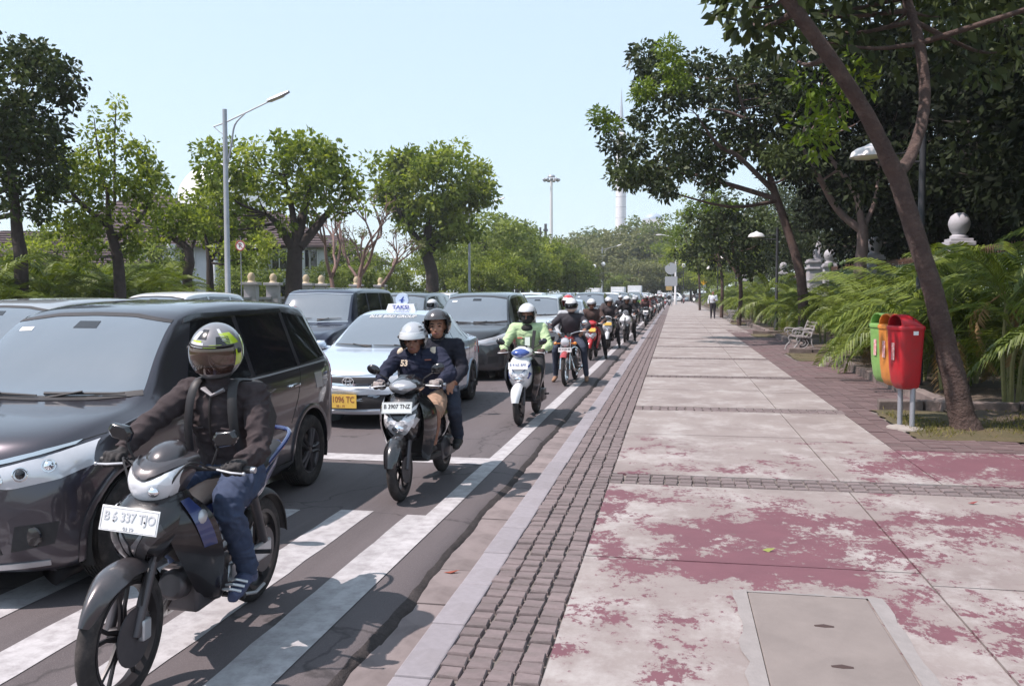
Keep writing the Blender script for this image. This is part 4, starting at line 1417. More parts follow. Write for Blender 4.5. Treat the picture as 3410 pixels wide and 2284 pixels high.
def moto_plate(root, c, w, h, tilt, mat, txt, lmat, roll=0, sub=None):
    q = MB(); q.box((0, 0, 0), (w, .004, h))
    e = q.build('number_plate', mat, root, loc=c, rot=(tilt, roll, 0), bevel=.0015)
    if txt:
        rm_ = MB(); rm_.tube([(-w * .475, -.0022, -h * .43), (w * .475, -.0022, -h * .43), (w * .475, -.0022, h * .43), (-w * .475, -.0022, h * .43), (-w * .475, -.0022, -h * .43)], .0014, 4); rm_.build('plate_rim', m_silver, e)
        t = text('plate_text', txt, h * .52, lmat, e, (0, -.0035, h * .10), sx=1.0, bold=.0008)
        wd = max((v_.co.x for v_ in t.data.vertices), default=.1) * 2
        t.scale = (w * .88 / wd, 1, 1)
        if sub:
            text('plate_date', sub, h * .2, lmat, e, (0, -.0035, -h * .34))
    return e

def indicator(root, c, r, mat, nm='indicator'):
    q = MB(); q.ell(c, r, 12, 8); return q.build(nm, mat, root)

def scooter(name, label, loc, rz=0, roll=0, main=None, panel=None, accent=None, beak=None, plate_txt='', pmat=None, lmat=None, lens=None, rim=None, fender=None, wheelbase=1.26, group='motorcycles queuing along the kerb', drl=None, detail=True):
    rt = thing(name, label, 'scooter', loc, 0, group, rot=(0, roll, rz))
    r = .262; wb = wheelbase
    main = main or m_blackgloss; panel = panel or main; accent = accent or panel; beak = beak or panel
    fender = fender or main
    moto_wheel(rt, 'front_wheel', 0, r, .078, rim or m_rimblack)
    moto_wheel(rt, 'rear_wheel', wb, r, .085, rim or m_rimblack)
    q = MB()
    for s in (-1, 1):
        q.tube([(s * .062, 0, r), (s * .062, .03, r + .07), (s * .05, .17, .60)], [.021, .023, .02], 8)
    q.build('fork', m_rimdark, rt)
    arc_shell((0, 0, r), r + .035, 12, 150, .068, .045, width=lambda t: .45 + 1.1 * math.sin(PI * min(1, t * 1.1 + .12)) * .55).build('front_mudguard', fender, rt)
    # leg shield and nose
    body = cowl([(.445, .145, .055, .20), (.50, .075, .115, .22), (.57, .025, .15, .235), (.66, -.005, .163, .25), (.74, .025, .162, .27), (.82, .095, .15, .29), (.875, .16, .12, .30)])
    bvh = BVHTree.FromPolygons([V(p) for p in body.v], body.f)
    body.build('nose_cowl', main, rt)
    lens = lens or m_lens
    hl = decal(bvh, 'f', [(-.118, .635), (-.06, .555), (0, .53), (.06, .555), (.118, .635)], [(-.132, .715), (-.06, .69), (0, .655), (.06, .69), (.132, .715)], .008, .02, 16, 6, bulge=.008)
    o = hl.build('headlight', lens, rt); fix_normals(o)
    q = MB(); q.ell((0, -.012, .60), (.05, .018, .032), 12, 8); q.build('bulb', m_reflector, o)
    for s in (-1, 1):
        k = decal(bvh, 'f', [(s * .10, .615), (s * .135, .69)], [(s * .118, .60), (s * .152, .665)], .007, .02, 8, 3); k.build('indicator', accent if drl is None else drl, rt)
        k = decal(bvh, 'f', [(s * .02, .655), (s * .13, .755)], [(s * .05, .69), (s * .14, .80)], .007, .02, 8, 4); k.build('nose_panel', accent, rt)
        # side wings of the leg shield
        w_ = MB()
        P0 = [(s * .145, .10, .84), (s * .175, .12, .74), (s * .185, .12, .62), (s * .165, .15, .50), (s * .13, .20, .38), (s * .12, .26, .30)]
        P1 = [(s * .16, .27, .86), (s * .235, .30, .74), (s * .245, .31, .62), (s * .225, .32, .50), (s * .185, .34, .38), (s * .15, .36, .28)]
        A, B = catmull(P0, 4), catmull(P1, 4)
        mid = [(a + b_) / 2 + V((s * .012, -.02, 0)) for a, b_ in zip(A, B)]
        w_.loft([A, mid, B], False, False)
        w_.loft([[p - V((s * .01, -.02, 0)) for p in B], B], False, False)
        w_.build('leg_shield', panel, rt)
    ls = MB(); ls.loft([catmull([(-.16, .29, .85), (-.235, .31, .74), (-.245, .32, .62), (-.225, .33, .50), (-.17, .345, .34)], 3), catmull([(.16, .29, .85), (.235, .31, .74), (.245, .32, .62), (.225, .33, .50), (.17, .345, .34)], 3)], False, False)
    ls.build('inner_shield', m_black, rt)
    # handlebar cover
    hb = cowl([(.855, .19, .05, .29), (.885, .125, .115, .31), (.925, .105, .145, .34), (.965, .145, .125, .36), (1.0, .215, .075, .35), (1.012, .25, .04, .33)])
    hv = BVHTree.FromPolygons([V(p) for p in hb.v], hb.f)
    hb.build('handlebar_cover', main, rt)
    k = decal(hv, 'f', [(-.118, .925), (-.05, .895), (0, .872), (.05, .895), (.118, .925)], [(-.112, .945), (-.06, .975), (0, .985), (.06, .975), (.112, .945)], .007, .01, 14, 6, bulge=.008)
    fix_normals(k.build('beak', beak, rt))
    sp = MB(); sp.box((0, .27, 1.0), (.14, .08, .02), (R(25), 0, 0)); sp.build('speedometer', m_blackgloss, rt, bevel=.006)
    bars(rt, .255, .27, .935, 0, .30, .92, mir=(.285, 1.075))
    if pmat is not None:
        moto_plate(rt, (0, -.012, .775), .26, .095, R(-18), pmat, plate_txt, lmat or m_letter_k)
    # floor, tunnel, seat, tail
    f = MB(); f.loft([[(-.15, .33, .27), (.15, .33, .27), (.15, .33, .315), (-.15, .33, .315)], [(-.17, .66, .26), (.17, .66, .26), (.17, .66, .31), (-.17, .66, .31)]]); f.build('floorboard', m_black, rt, bevel=.01)
    bd = MB(); rings = []
    for y, z0, z1, w in ((.58, .30, .68, .10), (.66, .30, .73, .14), (.85, .34, .75, .165), (1.05, .44, .77, .165), (1.3, .58, .82, .135), (1.5, .70, .86, .085), (1.58, .78, .86, .04)):
        h = (z1 - z0) / 2; zc = (z0 + z1) / 2
        rings.append([(math.copysign(abs(math.cos(a)) ** .7, math.cos(a)) * w, y, zc + math.copysign(abs(math.sin(a)) ** .7, math.sin(a)) * h) for a in [2 * PI * j / 20 for j in range(20)]])
    bd.loft(rings); bd.build('side_panel', panel, rt)
    s_ = MB(); rings = []
    for y, z, w, h in ((.56, .72, .08, .02), (.64, .745, .11, .05), (.85, .755, .145, .06), (1.02, .775, .14, .055), (1.08, .80, .135, .06), (1.3, .835, .125, .055), (1.45, .85, .09, .04), (1.49, .85, .05, .02)):
        rings.append([(math.cos(a) * w, y, z + math.sin(a) * h) for a in [2 * PI * j / 16 for j in range(16)]])
    s_.loft(rings); s_.build('seat', M('seat_vinyl', (.018, .016, .017), .5, bump=(120, .3, .002)), rt)
    g = MB(); g.tube([(-.12, 1.25, .83), (-.13, 1.45, .89), (-.08, 1.56, .91), (.08, 1.56, .91), (.13, 1.45, .89), (.12, 1.25, .83)], .012, 8, k=3); g.build('grab_rail', m_silver, rt)
    arc_shell((0, wb, r), r + .06, 60, 200, .07, .03).build('rear_mudguard', m_black, rt)
    en = MB(); en.box((.09, wb - .25, .28), (.12, .5, .16)); en.ell((.13, wb - .35, .30), (.05, .14, .1)); en.build('engine', m_rimdark, rt, bevel=.03)
    ex = MB(); ex.tube([(-.08, .78, .24), (-.12, .95, .22), (-.15, 1.05, .26), (-.155, 1.45, .36)], [.018, .02, .05, .055], 12, k=2); ex.build('exhaust', m_blackgloss, rt)
    for s in (-1, 1):
        pg = MB(); pg.tube([(s * .14, .98, .30), (s * .235, .98, .31)], .012, 8); pg.build('foot_peg', m_black, rt)
    tl = MB(); tl.ell((0, 1.57, .80), (.07, .03, .03)); tl.build('tail_light', m_redlens, rt)
    return rt

def underbone(name, label, loc, rz=0, roll=0, steer=0):
    """the nearest bike: a slim black underbone with a V headlamp on the bars"""
    rt = thing(name, label, 'motorcycle', loc, 0, 'motorcycles queuing along the kerb', rot=(0, roll, rz))
    r = .292; wb = 1.285
    grey = M('bike_grey_paint', (.055, .048, .052), .28, .3, coat=.8, dirt=((.12, .10, .10), 6, .62))
    blk = M('bike_black_paint', (.012, .010, .012), .25, coat=.45, dirt=((.07, .06, .06), 7, .66))
    blu = M('bike_blue_paint', (.03, .045, .14), .2, .2, coat=1.0)
    moto_wheel(rt, 'front_wheel', 0, r, .070, m_rimblack, 5)
    moto_wheel(rt, 'rear_wheel', wb, r, .080, m_rimblack, 5)
    q = MB()
    for s in (-1, 1):
        q.tube([(s * .06, 0, r), (s * .06, .04, r + .10), (s * .055, .13, r + .28)], [.022, .024, .022], 10)
        q.tube([(s * .055, .13, r + .28), (s * .052, .25, .86)], .015, 8)
    q.build('fork', m_rimdark, rt)
    c_ = MB(); c_.box((.075, .045, r + .02), (.03, .06, .09)); c_.build('brake_caliper', m_silver, rt, bevel=.008)
    arc_shell((0, 0, r), r + .03, 26, 125, .062, .05, n=20, width=lambda t: .35 + .9 * min(1, t * 2.2) * (1 - .45 * max(0, t - .5))).build('front_mudguard', grey, rt)
    # beak-shaped nose panel beneath the plate
    nose = cowl([(.545, .16, .035, .22), (.60, .085, .09, .24), (.66, .05, .135, .26), (.73, .065, .16, .29), (.80, .12, .15, .31), (.85, .20, .11, .32)], p=.7)
    nv = BVHTree.FromPolygons([V(p) for p in nose.v], nose.f)
    nose.build('nose_cowl', blk, rt)
    for s in (-1, 1):
        k = decal(nv, 'f', [(s * .004, .585), (s * .05, .69), (s * .105, .745)], [(s * .02, .565), (s * .075, .655), (s * .122, .71)], .009, .02, 12, 4); k.build('nose_panel', grey, rt)
        k = decal(nv, 'f', [(s * .006, .66), (s * .06, .73)], [(s * .006, .60), (s * .045, .685)], .006, .02, 8, 4); k.build('nose_panel', M('bike_silver', (.16, .15, .16), .3, .6, coat=.8), rt)
        # leg shield wing, sweeping from the headstock down to the engine
        w_ = MB()
        P0 = [(s * .09, .14, .80), (s * .115, .13, .72), (s * .125, .18, .62), (s * .12, .28, .50), (s * .10, .40, .38), (s * .085, .50, .29)]
        P1 = [(s * .12, .32, .83), (s * .205, .34, .76), (s * .235, .38, .66), (s * .225, .45, .53), (s * .185, .53, .40), (s * .13, .60, .27)]
        A, B = catmull(P0, 5), catmull(P1, 5)
        mid = [(a + b_) / 2 + V((s * .022, -.01, 0)) for a, b_ in zip(A, B)]
        w_.loft([A, mid, B], False, False); w_.loft([B, [p - V((s * .02, -.012, 0)) for p in B]], False, False)
        w_.build('leg_shield', blk, rt)
        w2 = MB(); P2 = [p + V((s * .006, -.004, .006)) for p in mid]; P3 = [p.lerp(b_, .62) + V((s * .016, -.004, 0)) for p, b_ in zip(mid, B)]
        w2.loft([P2[:13], P3[:13]], False, False); w2.build('shield_stripe', blu, rt)
    # round side signal lamps tucked under the knees
    for s in (-1, 1):
        k = MB(); k.tube([(s * .125, .30, .735), (s * .20, .285, .735)], [.04, .036], 14); k.ell((s * .20, .285, .735), (.02, .037, .037), 12, 8); k.build('side_lamp', m_silver, rt)
    # headlamp on the bars
    hb = cowl([(.795, .235, .05, .30), (.835, .175, .09, .32), (.90, .15, .118, .35), (.95, .18, .13, .39), (.985, .25, .12, .41), (1.0, .31, .09, .41)], p=.75)
    hv = BVHTree.FromPolygons([V(p) for p in hb.v], hb.f)
    hb.build('handlebar_cover', grey, rt)
    k = decal(hv, 'f', [(-.104, .885), (-.085, .83), (-.045, .806), (0, .80), (.045, .806), (.085, .83), (.104, .885)], [(-.115, .965), (-.075, .94), (-.04, .918), (0, .905), (.04, .918), (.075, .94), (.115, .965)], .010, .02, 22, 8, bulge=.010)
    o = k.build('headlight', facet_mat('big_lens', 13, (.60, .60, .63), (.86, .86, .9), .05), rt); fix_normals(o)
    q = MB(); q.ell((.045, .15, .868), (.026, .02, .022), 12, 8); q.build('bulb', m_reflector, o)
    k = decal(hv, 'f', [(-.115, .969), (-.06, .938), (0, .914), (.06, .938), (.115, .969)], [(-.10, .985), (-.06, .962), (0, .942), (.06, .962), (.10, .985)], .013, .01, 16, 2); k.build('lamp_trim', grey, rt)
    v_ = MB(); v_.ell((0, .335, .99), (.085, .11, .055), 18, 10, Matrix.Rotation(R(20), 3, 'X')); v_.build('instrument_hood', grey, rt)
    bars(rt, .30, .40, .935, 0, .36, .92, mir=(.255, 1.075), mshape='angular', mirror_mat=m_blackgloss)
    moto_plate(rt, (.0, .045, .768), .262, .105, R(-12), m_plate_w, 'B 6 337 TJO', M('letter_faded', (.58, .58, .60), .6), R(3), sub='03 19')
    for s in (-1, 1):
        cb_ = MB(); cb_.tube([(s * .20, .375, .93), (s * .16, .25, .985), (s * .10, .20, .90), (s * .07, .22, .78)], .005, 6, k=4); cb_.build('cable', m_black, rt)
        cb_ = MB(); cb_.tube([(s * .17, .385, .925), (s * .12, .26, .96), (s * .06, .24, .82)], .004, 6, k=4); cb_.build('cable', m_black, rt)
        bt = MB(); bt.ell((s * .07, .0415, .765), .0045, 8, 6); bt.build('plate_bolt', m_black, rt)
    bh = MB(); bh.tube([(.062, .02, r + .05), (.075, .06, r + .25), (.06, .16, .62)], .005, 6, k=4); bh.build('brake_hose', m_black, rt)
    # frame, engine, seat, tail
    sp = MB(); sp.tube([(0, .26, .82), (0, .42, .56), (0, .60, .50), (0, .85, .62)], [.05, .055, .06, .06], 10, k=3); sp.build('frame', m_black, rt)
    en = MB(); en.box((0, .62, .33), (.20, .34, .20)); en.tube([(-.11, .62, .33), (.13, .62, .33)], .085, 16); en.tube([(0, .50, .36), (0, .38, .38)], .07, 14); en.build('engine', m_rimdark, rt, bevel=.02)
    bd = MB(); rings = []
    for y, z0, z1, w in ((.50, .60, .68, .05), (.62, .58, .72, .09), (.85, .56, .735, .115), (1.1, .62, .76, .12), (1.35, .72, .82, .085), (1.52, .80, .87, .045)):
        h = (z1 - z0) / 2; zc = (z0 + z1) / 2
        rings.append([(math.copysign(abs(math.cos(a)) ** .7, math.cos(a)) * w, y, zc + math.copysign(abs(math.sin(a)) ** .7, math.sin(a)) * h) for a in [2 * PI * j / 20 for j in range(20)]])
    bd.loft(rings); bd.build('side_panel', blu, rt)
    s_ = MB(); rings = []
    for y, z, w, h in ((.56, .70, .05, .02), (.66, .735, .085, .04), (.85, .75, .12, .05), (1.05, .765, .125, .05), (1.12, .79, .125, .052), (1.35, .83, .11, .045), (1.48, .85, .06, .03)):
        rings.append([(math.cos(a) * w, y, z + math.sin(a) * h) for a in [2 * PI * j / 16 for j in range(16)]])
    s_.loft(rings); s_.build('seat', M('seat_vinyl', (.018, .016, .017), .5, bump=(120, .3, .002)), rt)
    g = MB(); g.tube([(-.11, 1.18, .80), (-.12, 1.42, .90), (-.06, 1.55, .93), (.06, 1.55, .93), (.12, 1.42, .90), (.11, 1.18, .80)], .013, 8, k=3); g.build('grab_rail', blu, rt)
    arc_shell((0, wb, r), r + .05, 55, 175, .06, .03).build('rear_mudguard', m_black, rt)
    for s in (-1, 1):
        a = MB(); a.tube([(s * .08, .72, .33), (s * .085, wb, r)], [.022, .018], 8); a.build('swing_arm', m_rimdark, rt)
        a = MB(); a.tube([(s * .10, wb - .12, .38), (s * .11, 1.0, .66)], [.026, .026], 10); a.build('shock_absorber', m_rimdark, rt)
        pg = MB(); pg.tube([(s * .10, .70, .24), (s * .22, .69, .245)], .014, 8); pg.build('foot_peg', m_black, rt)
        pg = MB(); pg.tube([(s * .12, 1.02, .36), (s * .21, 1.02, .37)], .012, 8); pg.build('rear_peg', m_black, rt)
    ex = MB(); ex.tube([(-.04, .45, .30), (-.10, .50, .20), (-.12, .85, .20), (-.14, 1.0, .24), (-.15, 1.42, .34)], [.018, .018, .02, .045, .05], 12, k=2); ex.build('exhaust', m_blackgloss, rt)
    st = MB(); st.tube([(.10, .78, .2), (.16, .95, .17), (.17, 1.03, .19)], .009, 6); st.build('side_stand', m_silver, rt)
    cg = MB(); cg.box((.10, 1.0, .33), (.03, .5, .10)); cg.build('chain_guard', m_silver, rt, bevel=.02)
    tl = MB(); tl.ell((0, 1.53, .83), (.06, .04, .03)); tl.build('tail_light', m_redlens, rt)
    return rt

def classic_bike(name, label, loc, rz=0, roll=0):
    rt = thing(name, label, 'motorcycle', loc, 0, 'motorcycles queuing along the kerb', rot=(0, roll, rz))
    r = .30; wb = 1.28
    red = M('tank_red', (.35, .03, .03), .2, coat=1.0)
    moto_wheel(rt, 'front_wheel', 0, r, .07, m_chrome, 5, 'wire'); moto_wheel(rt, 'rear_wheel', wb, r, .08, m_chrome, 5, 'wire')
    q = MB()
    for s in (-1, 1):
        q.tube([(s * .085, -.01, r), (s * .085, .20, .86)], [.022, .017], 10)
    q.build('fork', m_chrome, rt)
    arc_shell((0, 0, r), r + .045, 45, 160, .06, .03).build('front_mudguard', red, rt)
    h = MB(); h.lathe([(.02, .12), (.06, .10), (.088, .03), (.092, 0), (.085, -.012)], 24, 'Y', o=(0, .06, .80), cap=True); o = h.build('headlight_shell', m_chrome, rt)
    l = MB(); l.lathe([(.084, -.010), (.06, -.026), (.01, -.032)], 24, 'Y', o=(0, .06, .80)); l.build('headlight', m_lens, o)
    for s in (-1, 1):
        k = MB(); k.tube([(s * .09, .08, .78), (s * .17, .08, .78)], .008, 6); k.ell((s * .185, .08, .78), (.035, .04, .03)); k.build('indicator', m_amber, rt)
        k = MB(); k.lathe([(.042, 0), (.045, .05), (.01, .06)], 16, 'Y', o=(s * .055, .14, .93)); k.build('gauge', m_chrome, rt)
    moto_plate(rt, (0, .03, .66), .25, .085, R(-6), m_plate_w, 'B 3128 EK', m_letter_k)
    bars(rt, .33, .32, 1.0, 0, .22, .92, mat=m_chrome, mir=(.34, 1.16), mirror_mat=m_chrome)
    t = MB(); rings = []
    for y, z, w, hh in ((.22, .80, .05, .05), (.28, .81, .12, .10), (.45, .81, .14, .105), (.62, .79, .11, .085), (.70, .77, .05, .05)):
        rings.append([(math.cos(a) * w, y, z + math.sin(a) * hh) for a in [2 * PI * j / 18 for j in range(18)]])
    t.loft(rings); t.build('fuel_tank', red, rt)
    t = MB(); rings = []
    for y, z, w, hh in ((.66, .77, .08, .03), (.75, .78, .13, .045), (1.1, .80, .14, .05), (1.4, .83, .12, .045), (1.48, .84, .08, .03)):
        rings.append([(math.cos(a) * w, y, z + math.sin(a) * hh) for a in [2 * PI * j / 16 for j in range(16)]])
    t.loft(rings); t.build('seat', MATS['seat_vinyl'], rt)
    e = MB(); e.box((0, .58, .38), (.24, .34, .24)); e.tube([(0, .50, .48), (0, .42, .66)], .085, 14); e.tube([(-.15, .6, .36), (.15, .6, .36)], .10, 16); e.build('engine', m_rimdark, rt, bevel=.02)
    f = MB(); f.tube([(0, .22, .82), (0, .34, .50), (0, .40, .26), (0, .75, .24), (0, .80, .70)], .02, 8); f.tube([(0, .24, .84), (0, .8, .72), (0, 1.4, .76)], .02, 8); f.build('frame', m_black, rt)
    for s in (-1, 1):
        k = MB(); k.tube([(s * .09, .75, .33), (s * .09, wb, r)], .018, 8); k.build('swing_arm', m_black, rt)
        k = MB(); k.tube([(s * .11, wb - .02, .36), (s * .12, 1.12, .72)], .028, 10); k.build('shock_absorber', m_chrome, rt)
        k = MB(); k.tube([(s * .10, .72, .28), (s * .24, .72, .285)], .013, 8); k.build('foot_peg', m_black, rt)
        k = MB(); k.tube([(s * .06, .42, .52), (s * .12, .36, .30), (s * .15, .6, .22), (s * .17, 1.45, .30)], [.02, .02, .028, .04], 10, k=2); k.build('exhaust', m_chrome, rt)
    arc_shell((0, wb, r), r + .05, 40, 175, .065, .03).build('rear_mudguard', m_chrome, rt)
    return rt

def sport_bike(name, label, loc, rz=0, roll=0):
    rt = thing(name, label, 'motorcycle', loc, 0, 'motorcycles queuing along the kerb', rot=(0, roll, rz))
    r = .30; wb = 1.30
    wht = M('fairing_white', (.72, .73, .75), .2, coat=1.0)
    moto_wheel(rt, 'front_wheel', 0, r, .075, m_rimblack, 5); moto_wheel(rt, 'rear_wheel', wb, r, .09, m_rimblack, 5)
    q = MB()
    for s in (-1, 1):
        q.tube([(s * .08, 0, r), (s * .075, .22, .84)], [.025, .02], 10)
    q.build('fork', m_rimdark, rt)
    arc_shell((0, 0, r), r + .04, 30, 140, .06, .035).build('front_mudguard', m_black, rt)
    fr = cowl([(.60, .17, .07, .34), (.66, .06, .16, .36), (.74, .0, .215, .38), (.82, .03, .21, .40), (.90, .11, .15, .40), (.95, .18, .10, .40)], p=.7)
    fv = BVHTree.FromPolygons([V(p) for p in fr.v], fr.f)
    fr.build('fairing', wht, rt)
    for s in (-1, 1):
        k = decal(fv, 'f', [(s * .03, .70), (s * .09, .715), (s * .165, .785)], [(s * .03, .755), (s * .09, .785), (s * .16, .82)], .006, .02, 10, 5); fix_normals(k.build('headlight', m_lens, rt))
        w_ = MB(); A = catmull([(s * .19, .10, .80), (s * .20, .16, .66), (s * .17, .26, .50), (s * .13, .40, .34)], 4); B = catmull([(s * .20, .42, .80), (s * .22, .50, .66), (s * .20, .60, .50), (s * .15, .70, .34)], 4)
        w_.loft([A, [(a + b_) / 2 + V((s * .03, 0, 0)) for a, b_ in zip(A, B)], B], False, False); w_.build('side_fairing', wht, rt)
        k = MB(); k.tube([(s * .10, .82, .34), (s * .22, .82, .345)], .013, 8); k.build('foot_peg', m_black, rt)
        k = MB(); k.tube([(s * .09, .75, .33), (s * .09, wb, r)], .02, 8); k.build('swing_arm', m_black, rt)
    k = decal(fv, 'f', [(-.012, .66), (.012, .66)], [(-.03, .86), (.03, .86)], .007, .01, 5, 6); k.build('nose_stripe', m_black, rt)
    ws = cowl([(.93, .15, .13, .33), (1.0, .20, .12, .34), (1.08, .28, .085, .345), (1.12, .33, .04, .35)]); ws.build('windshield', M('smoke_screen', (.10, .10, .11), .1, coat=1), rt)
    bars(rt, .29, .36, .95, 0, .34, .93, mir=(.30, 1.08))
    moto_plate(rt, (0, .08, .60), .22, .07, R(-10), m_plate_w, '', m_letter_k)
    t = MB(); rings = []
    for y, z, w, hh in ((.36, .84, .08, .06), (.45, .86, .15, .10), (.62, .84, .15, .10), (.80, .79, .09, .07), (1.0, .80, .13, .06), (1.35, .90, .10, .05), (1.5, .95, .04, .02)):
        rings.append([(math.cos(a) * w, y, z + math.sin(a) * hh) for a in [2 * PI * j / 18 for j in range(18)]])
    t.loft(rings); t.build('tank_and_seat', m_blackgloss, rt)
    e = MB(); e.box((0, .62, .42), (.24, .42, .34)); e.build('engine', m_rimdark, rt, bevel=.03)
    ex = MB(); ex.tube([(-.08, .7, .25), (-.14, .95, .28), (-.17, 1.35, .42)], [.03, .05, .055], 10); ex.build('exhaust', m_blackgloss, rt)
    return rt

# ------------------------------------------------------------------ people
def cloth(name, col, rough=.85, fold=1.0):
    return M('cloth_' + name, col, rough, var=(5, .22), bump=(9, .55 * fold, .03), spec=.25)
m_skin = M('skin_tan', (.34, .17, .11), .55, var=(14, .12))
m_skin2 = M('skin_brown', (.27, .13, .085), .55, var=(14, .12))
m_hair = M('hair_black', (.012, .010, .010), .5)
m_shoe = M('shoe_black', (.02, .018, .018), .6)
m_eye = M('eye_dark', (.02, .012, .01), .2)
m_lip = M('lip', (.24, .09, .08), .5)

def tapered(mb, segs, pts, rad, region, n=14, k=3, flat=None):
    mb.tube(pts, rad, n, True, k, flat)
    for a, c, ra, rc in zip(pts, pts[1:], rad, rad[1:]):
        segs.append((V(a), V(c), ra, rc, region))

def figure(root, J, mats, voxel=.012, folds=0., puff=1.0, face=True, head_r=1.0, fingers=True, open_hands=None, sm=4):
    """one continuous body. J: joints in root space. mats: dict region -> material (top, bottom, skin, shoe, glove)"""
    mb = MB(); segs = []
    pel, che, nek, hed = (V(J[k]) for k in ('pelvis', 'chest', 'neck', 'head'))
    up = (che - pel).normalized()
    sh = [V(J['shoulder'][s]) for s in (0, 1)]
    X = (sh[1] - sh[0]); X.z *= .3; X.normalize()
    wa = pel.lerp(che, .45)
    path = [pel - up * .12, pel - up * .03, wa, che, che.lerp(nek, .62), nek, nek.lerp(hed, .45)]
    dim = [(.115, .10), (.165, .125), (.155 * puff, .118 * puff), (.178 * puff, .128 * puff), (.150 * puff, .105 * puff), (.066, .066), (.055, .06)]
    D = catmull(path, 4)
    dd = catmull([V((a, c, 0)) for a, c in dim], 4)
    rings = []
    for i, p in enumerate(D):
        t = (D[min(i + 1, len(D) - 1)] - D[max(i - 1, 0)]).normalized()
        x = (X - t * X.dot(t)).normalized(); y = t.cross(x)
        rings.append([p + x * math.cos(2 * PI * j / 20) * dd[i].x + y * math.sin(2 * PI * j / 20) * dd[i].y for j in range(20)])
    mb.loft(rings)
    segs.append((pel - up * .12, pel + up * .04, .15, .155, 'bottom'))
    segs.append((wa - up * .05, che, .155, .17, 'top')); segs.append((che, che.lerp(nek, .7), .17, .13, 'top'))
    segs.append((nek, hed, .05, .05, 'skin'))
    for s in (0, 1):
        sg = -1 if s == 0 else 1
        S, E, Wr = sh[s], V(J['elbow'][s]), V(J['wrist'][s])
        mb.ell(S, .074 * puff)
        mb.tube([che.lerp(nek, .55) + X * sg * .06, S], [.085 * puff, .07 * puff], 12)
        segs.append((che.lerp(nek, .5), S, .09, .075, 'top'))
        a1 = S.lerp(E, .5); f1 = E.lerp(Wr, .45)
        tapered(mb, segs, [S, a1, E, f1, E.lerp(Wr, .93)], [.068 * puff, .062 * puff, .053 * puff, .05 * puff, .040 * puff], 'top' if not J.get('short') else 'top', k=3)
        if J.get('short'):
            segs.append((E, Wr, .06, .045, 'skin'))
        # hand
        G = V(J['grip'][s]) if J.get('grip') and J['grip'][s] is not None else None
        hreg = 'glove' if 'glove' in mats else 'skin'
        if G is not None:
            mb.tube([Wr, Wr.lerp(G, .5) + V((0, 0, .006)), G + V((0, .022, .014))], [.030, .036, .030], 10, flat=(1.15, .75))
            segs.append((Wr, G, .036, .04, hreg))
            if fingers:
                for i in range(4):
                    o_ = V(((i - 1.5) * .0235, 0, 0))
                    L = (.92, 1.0, .97, .8)[i]
                    mb.tube([G + o_ + V((0, .030, .016)), G + o_ + V((0, -.010, .030 * L)), G + o_ + V((0, -.034 * L, .008)), G + o_ + V((0, -.026 * L, -.022)), G + o_ + V((0, .000, -.030))], [.0095, .009, .0088, .0085, .0075], 8, k=2)
                th = -sg * 1.0
                mb.tube([G + V((th * .030, .045, .0)), G + V((th * .048, .020, -.014)), G + V((th * .038, -.008, -.026)), G + V((th * .015, -.022, -.030))], [.014, .012, .011, .009], 8, k=2)
            else:
                mb.ell(G, (.045, .035, .035), 12, 8)
            segs.append((G - V((.04, 0, 0)), G + V((.04, 0, 0)), .045, .045, hreg))
        else:
            d = (Wr - E).normalized()
            hd = V(J['hand'][s]) if J.get('hand') else Wr + d * .09
            d2 = (hd - Wr).normalized()
            sx, sy, _ = frame(d2)
            mb.tube([Wr, Wr.lerp(hd, .5), hd], [.027, .036, .034], 10, flat=(.7, 1.15))
            for i in range(4):
                b0 = hd + sy * (i - 1.5) * .02
                mb.tube([b0 - d2 * .01, b0 + d2 * .04 + sx * .008, b0 + d2 * (.065 + .008 * (i in (1, 2))) + sx * .024], [.010, .0095, .008], 7)
            mb.tube([Wr + d2 * .03 - sy * .03, Wr + d2 * .06 - sy * .055 + sx * .01, hd - sy * .05 + sx * .02], [.013, .011, .009], 7)
            segs.append((Wr, hd + d2 * .08, .045, .045, hreg))
        # leg
        Hp, K, An, To = V(J['hip'][s]), V(J['knee'][s]), V(J['ankle'][s]), V(J['toe'][s])
        lp = J.get('lpuff', 1.0)
        if J.get('shorts'):
            tapered(mb, segs, [Hp, Hp.lerp(K, .5), Hp.lerp(K, .9)], [.105 * lp, .10 * lp, .088 * lp], 'bottom')
            tapered(mb, segs, [Hp.lerp(K, .85), K, K.lerp(An, .35), An], [.07, .062, .060, .040], 'skin')
        else:
            tapered(mb, segs, [Hp, Hp.lerp(K, .5), K, K.lerp(An, .35), An + V((0, 0, .02))], [.105 * lp, .092 * lp, .068 * lp, .062 * lp, .052 * lp], 'bottom')
        d = (To - An); d.z = 0; d.normalize()
        heel = An - d * .055 + V((0, 0, -.045))
        ball = V((An.x, An.y, 0)) + d * .13; ball.z = To.z + .005
        tip = V((An.x, An.y, 0)) + d * .205; tip.z = To.z
        mb.tube([heel - d * .015 + V((0, 0, .005)), heel + d * .05 + V((0, 0, .012)), ball.lerp(heel, .4) + V((0, 0, .02)), ball, tip], [.026, .042, .044, .040, .022], 12, k=3, flat=(1.0, .92))
        mb.tube([An + V((0, 0, .02)), An + V((0, 0, -.035)) + d * .01], [.042, .045], 12)
        segs.append((heel, ball, .045, .045, 'shoe')); segs.append((ball, tip, .04, .03, 'shoe')); segs.append((An + V((0, 0, -.01)), An + V((0, 0, -.05)), .045, .045, 'shoe'))
    # head
    f = V(J.get('look', (0, -1, 0))).normalized()
    rx = f.cross(V((0, 0, 1))).normalized() * -1
    uz = rx.cross(f) * -1 if rx.cross(f).z < 0 else rx.cross(f)
    RM = Matrix((rx, -f, uz)).transposed()
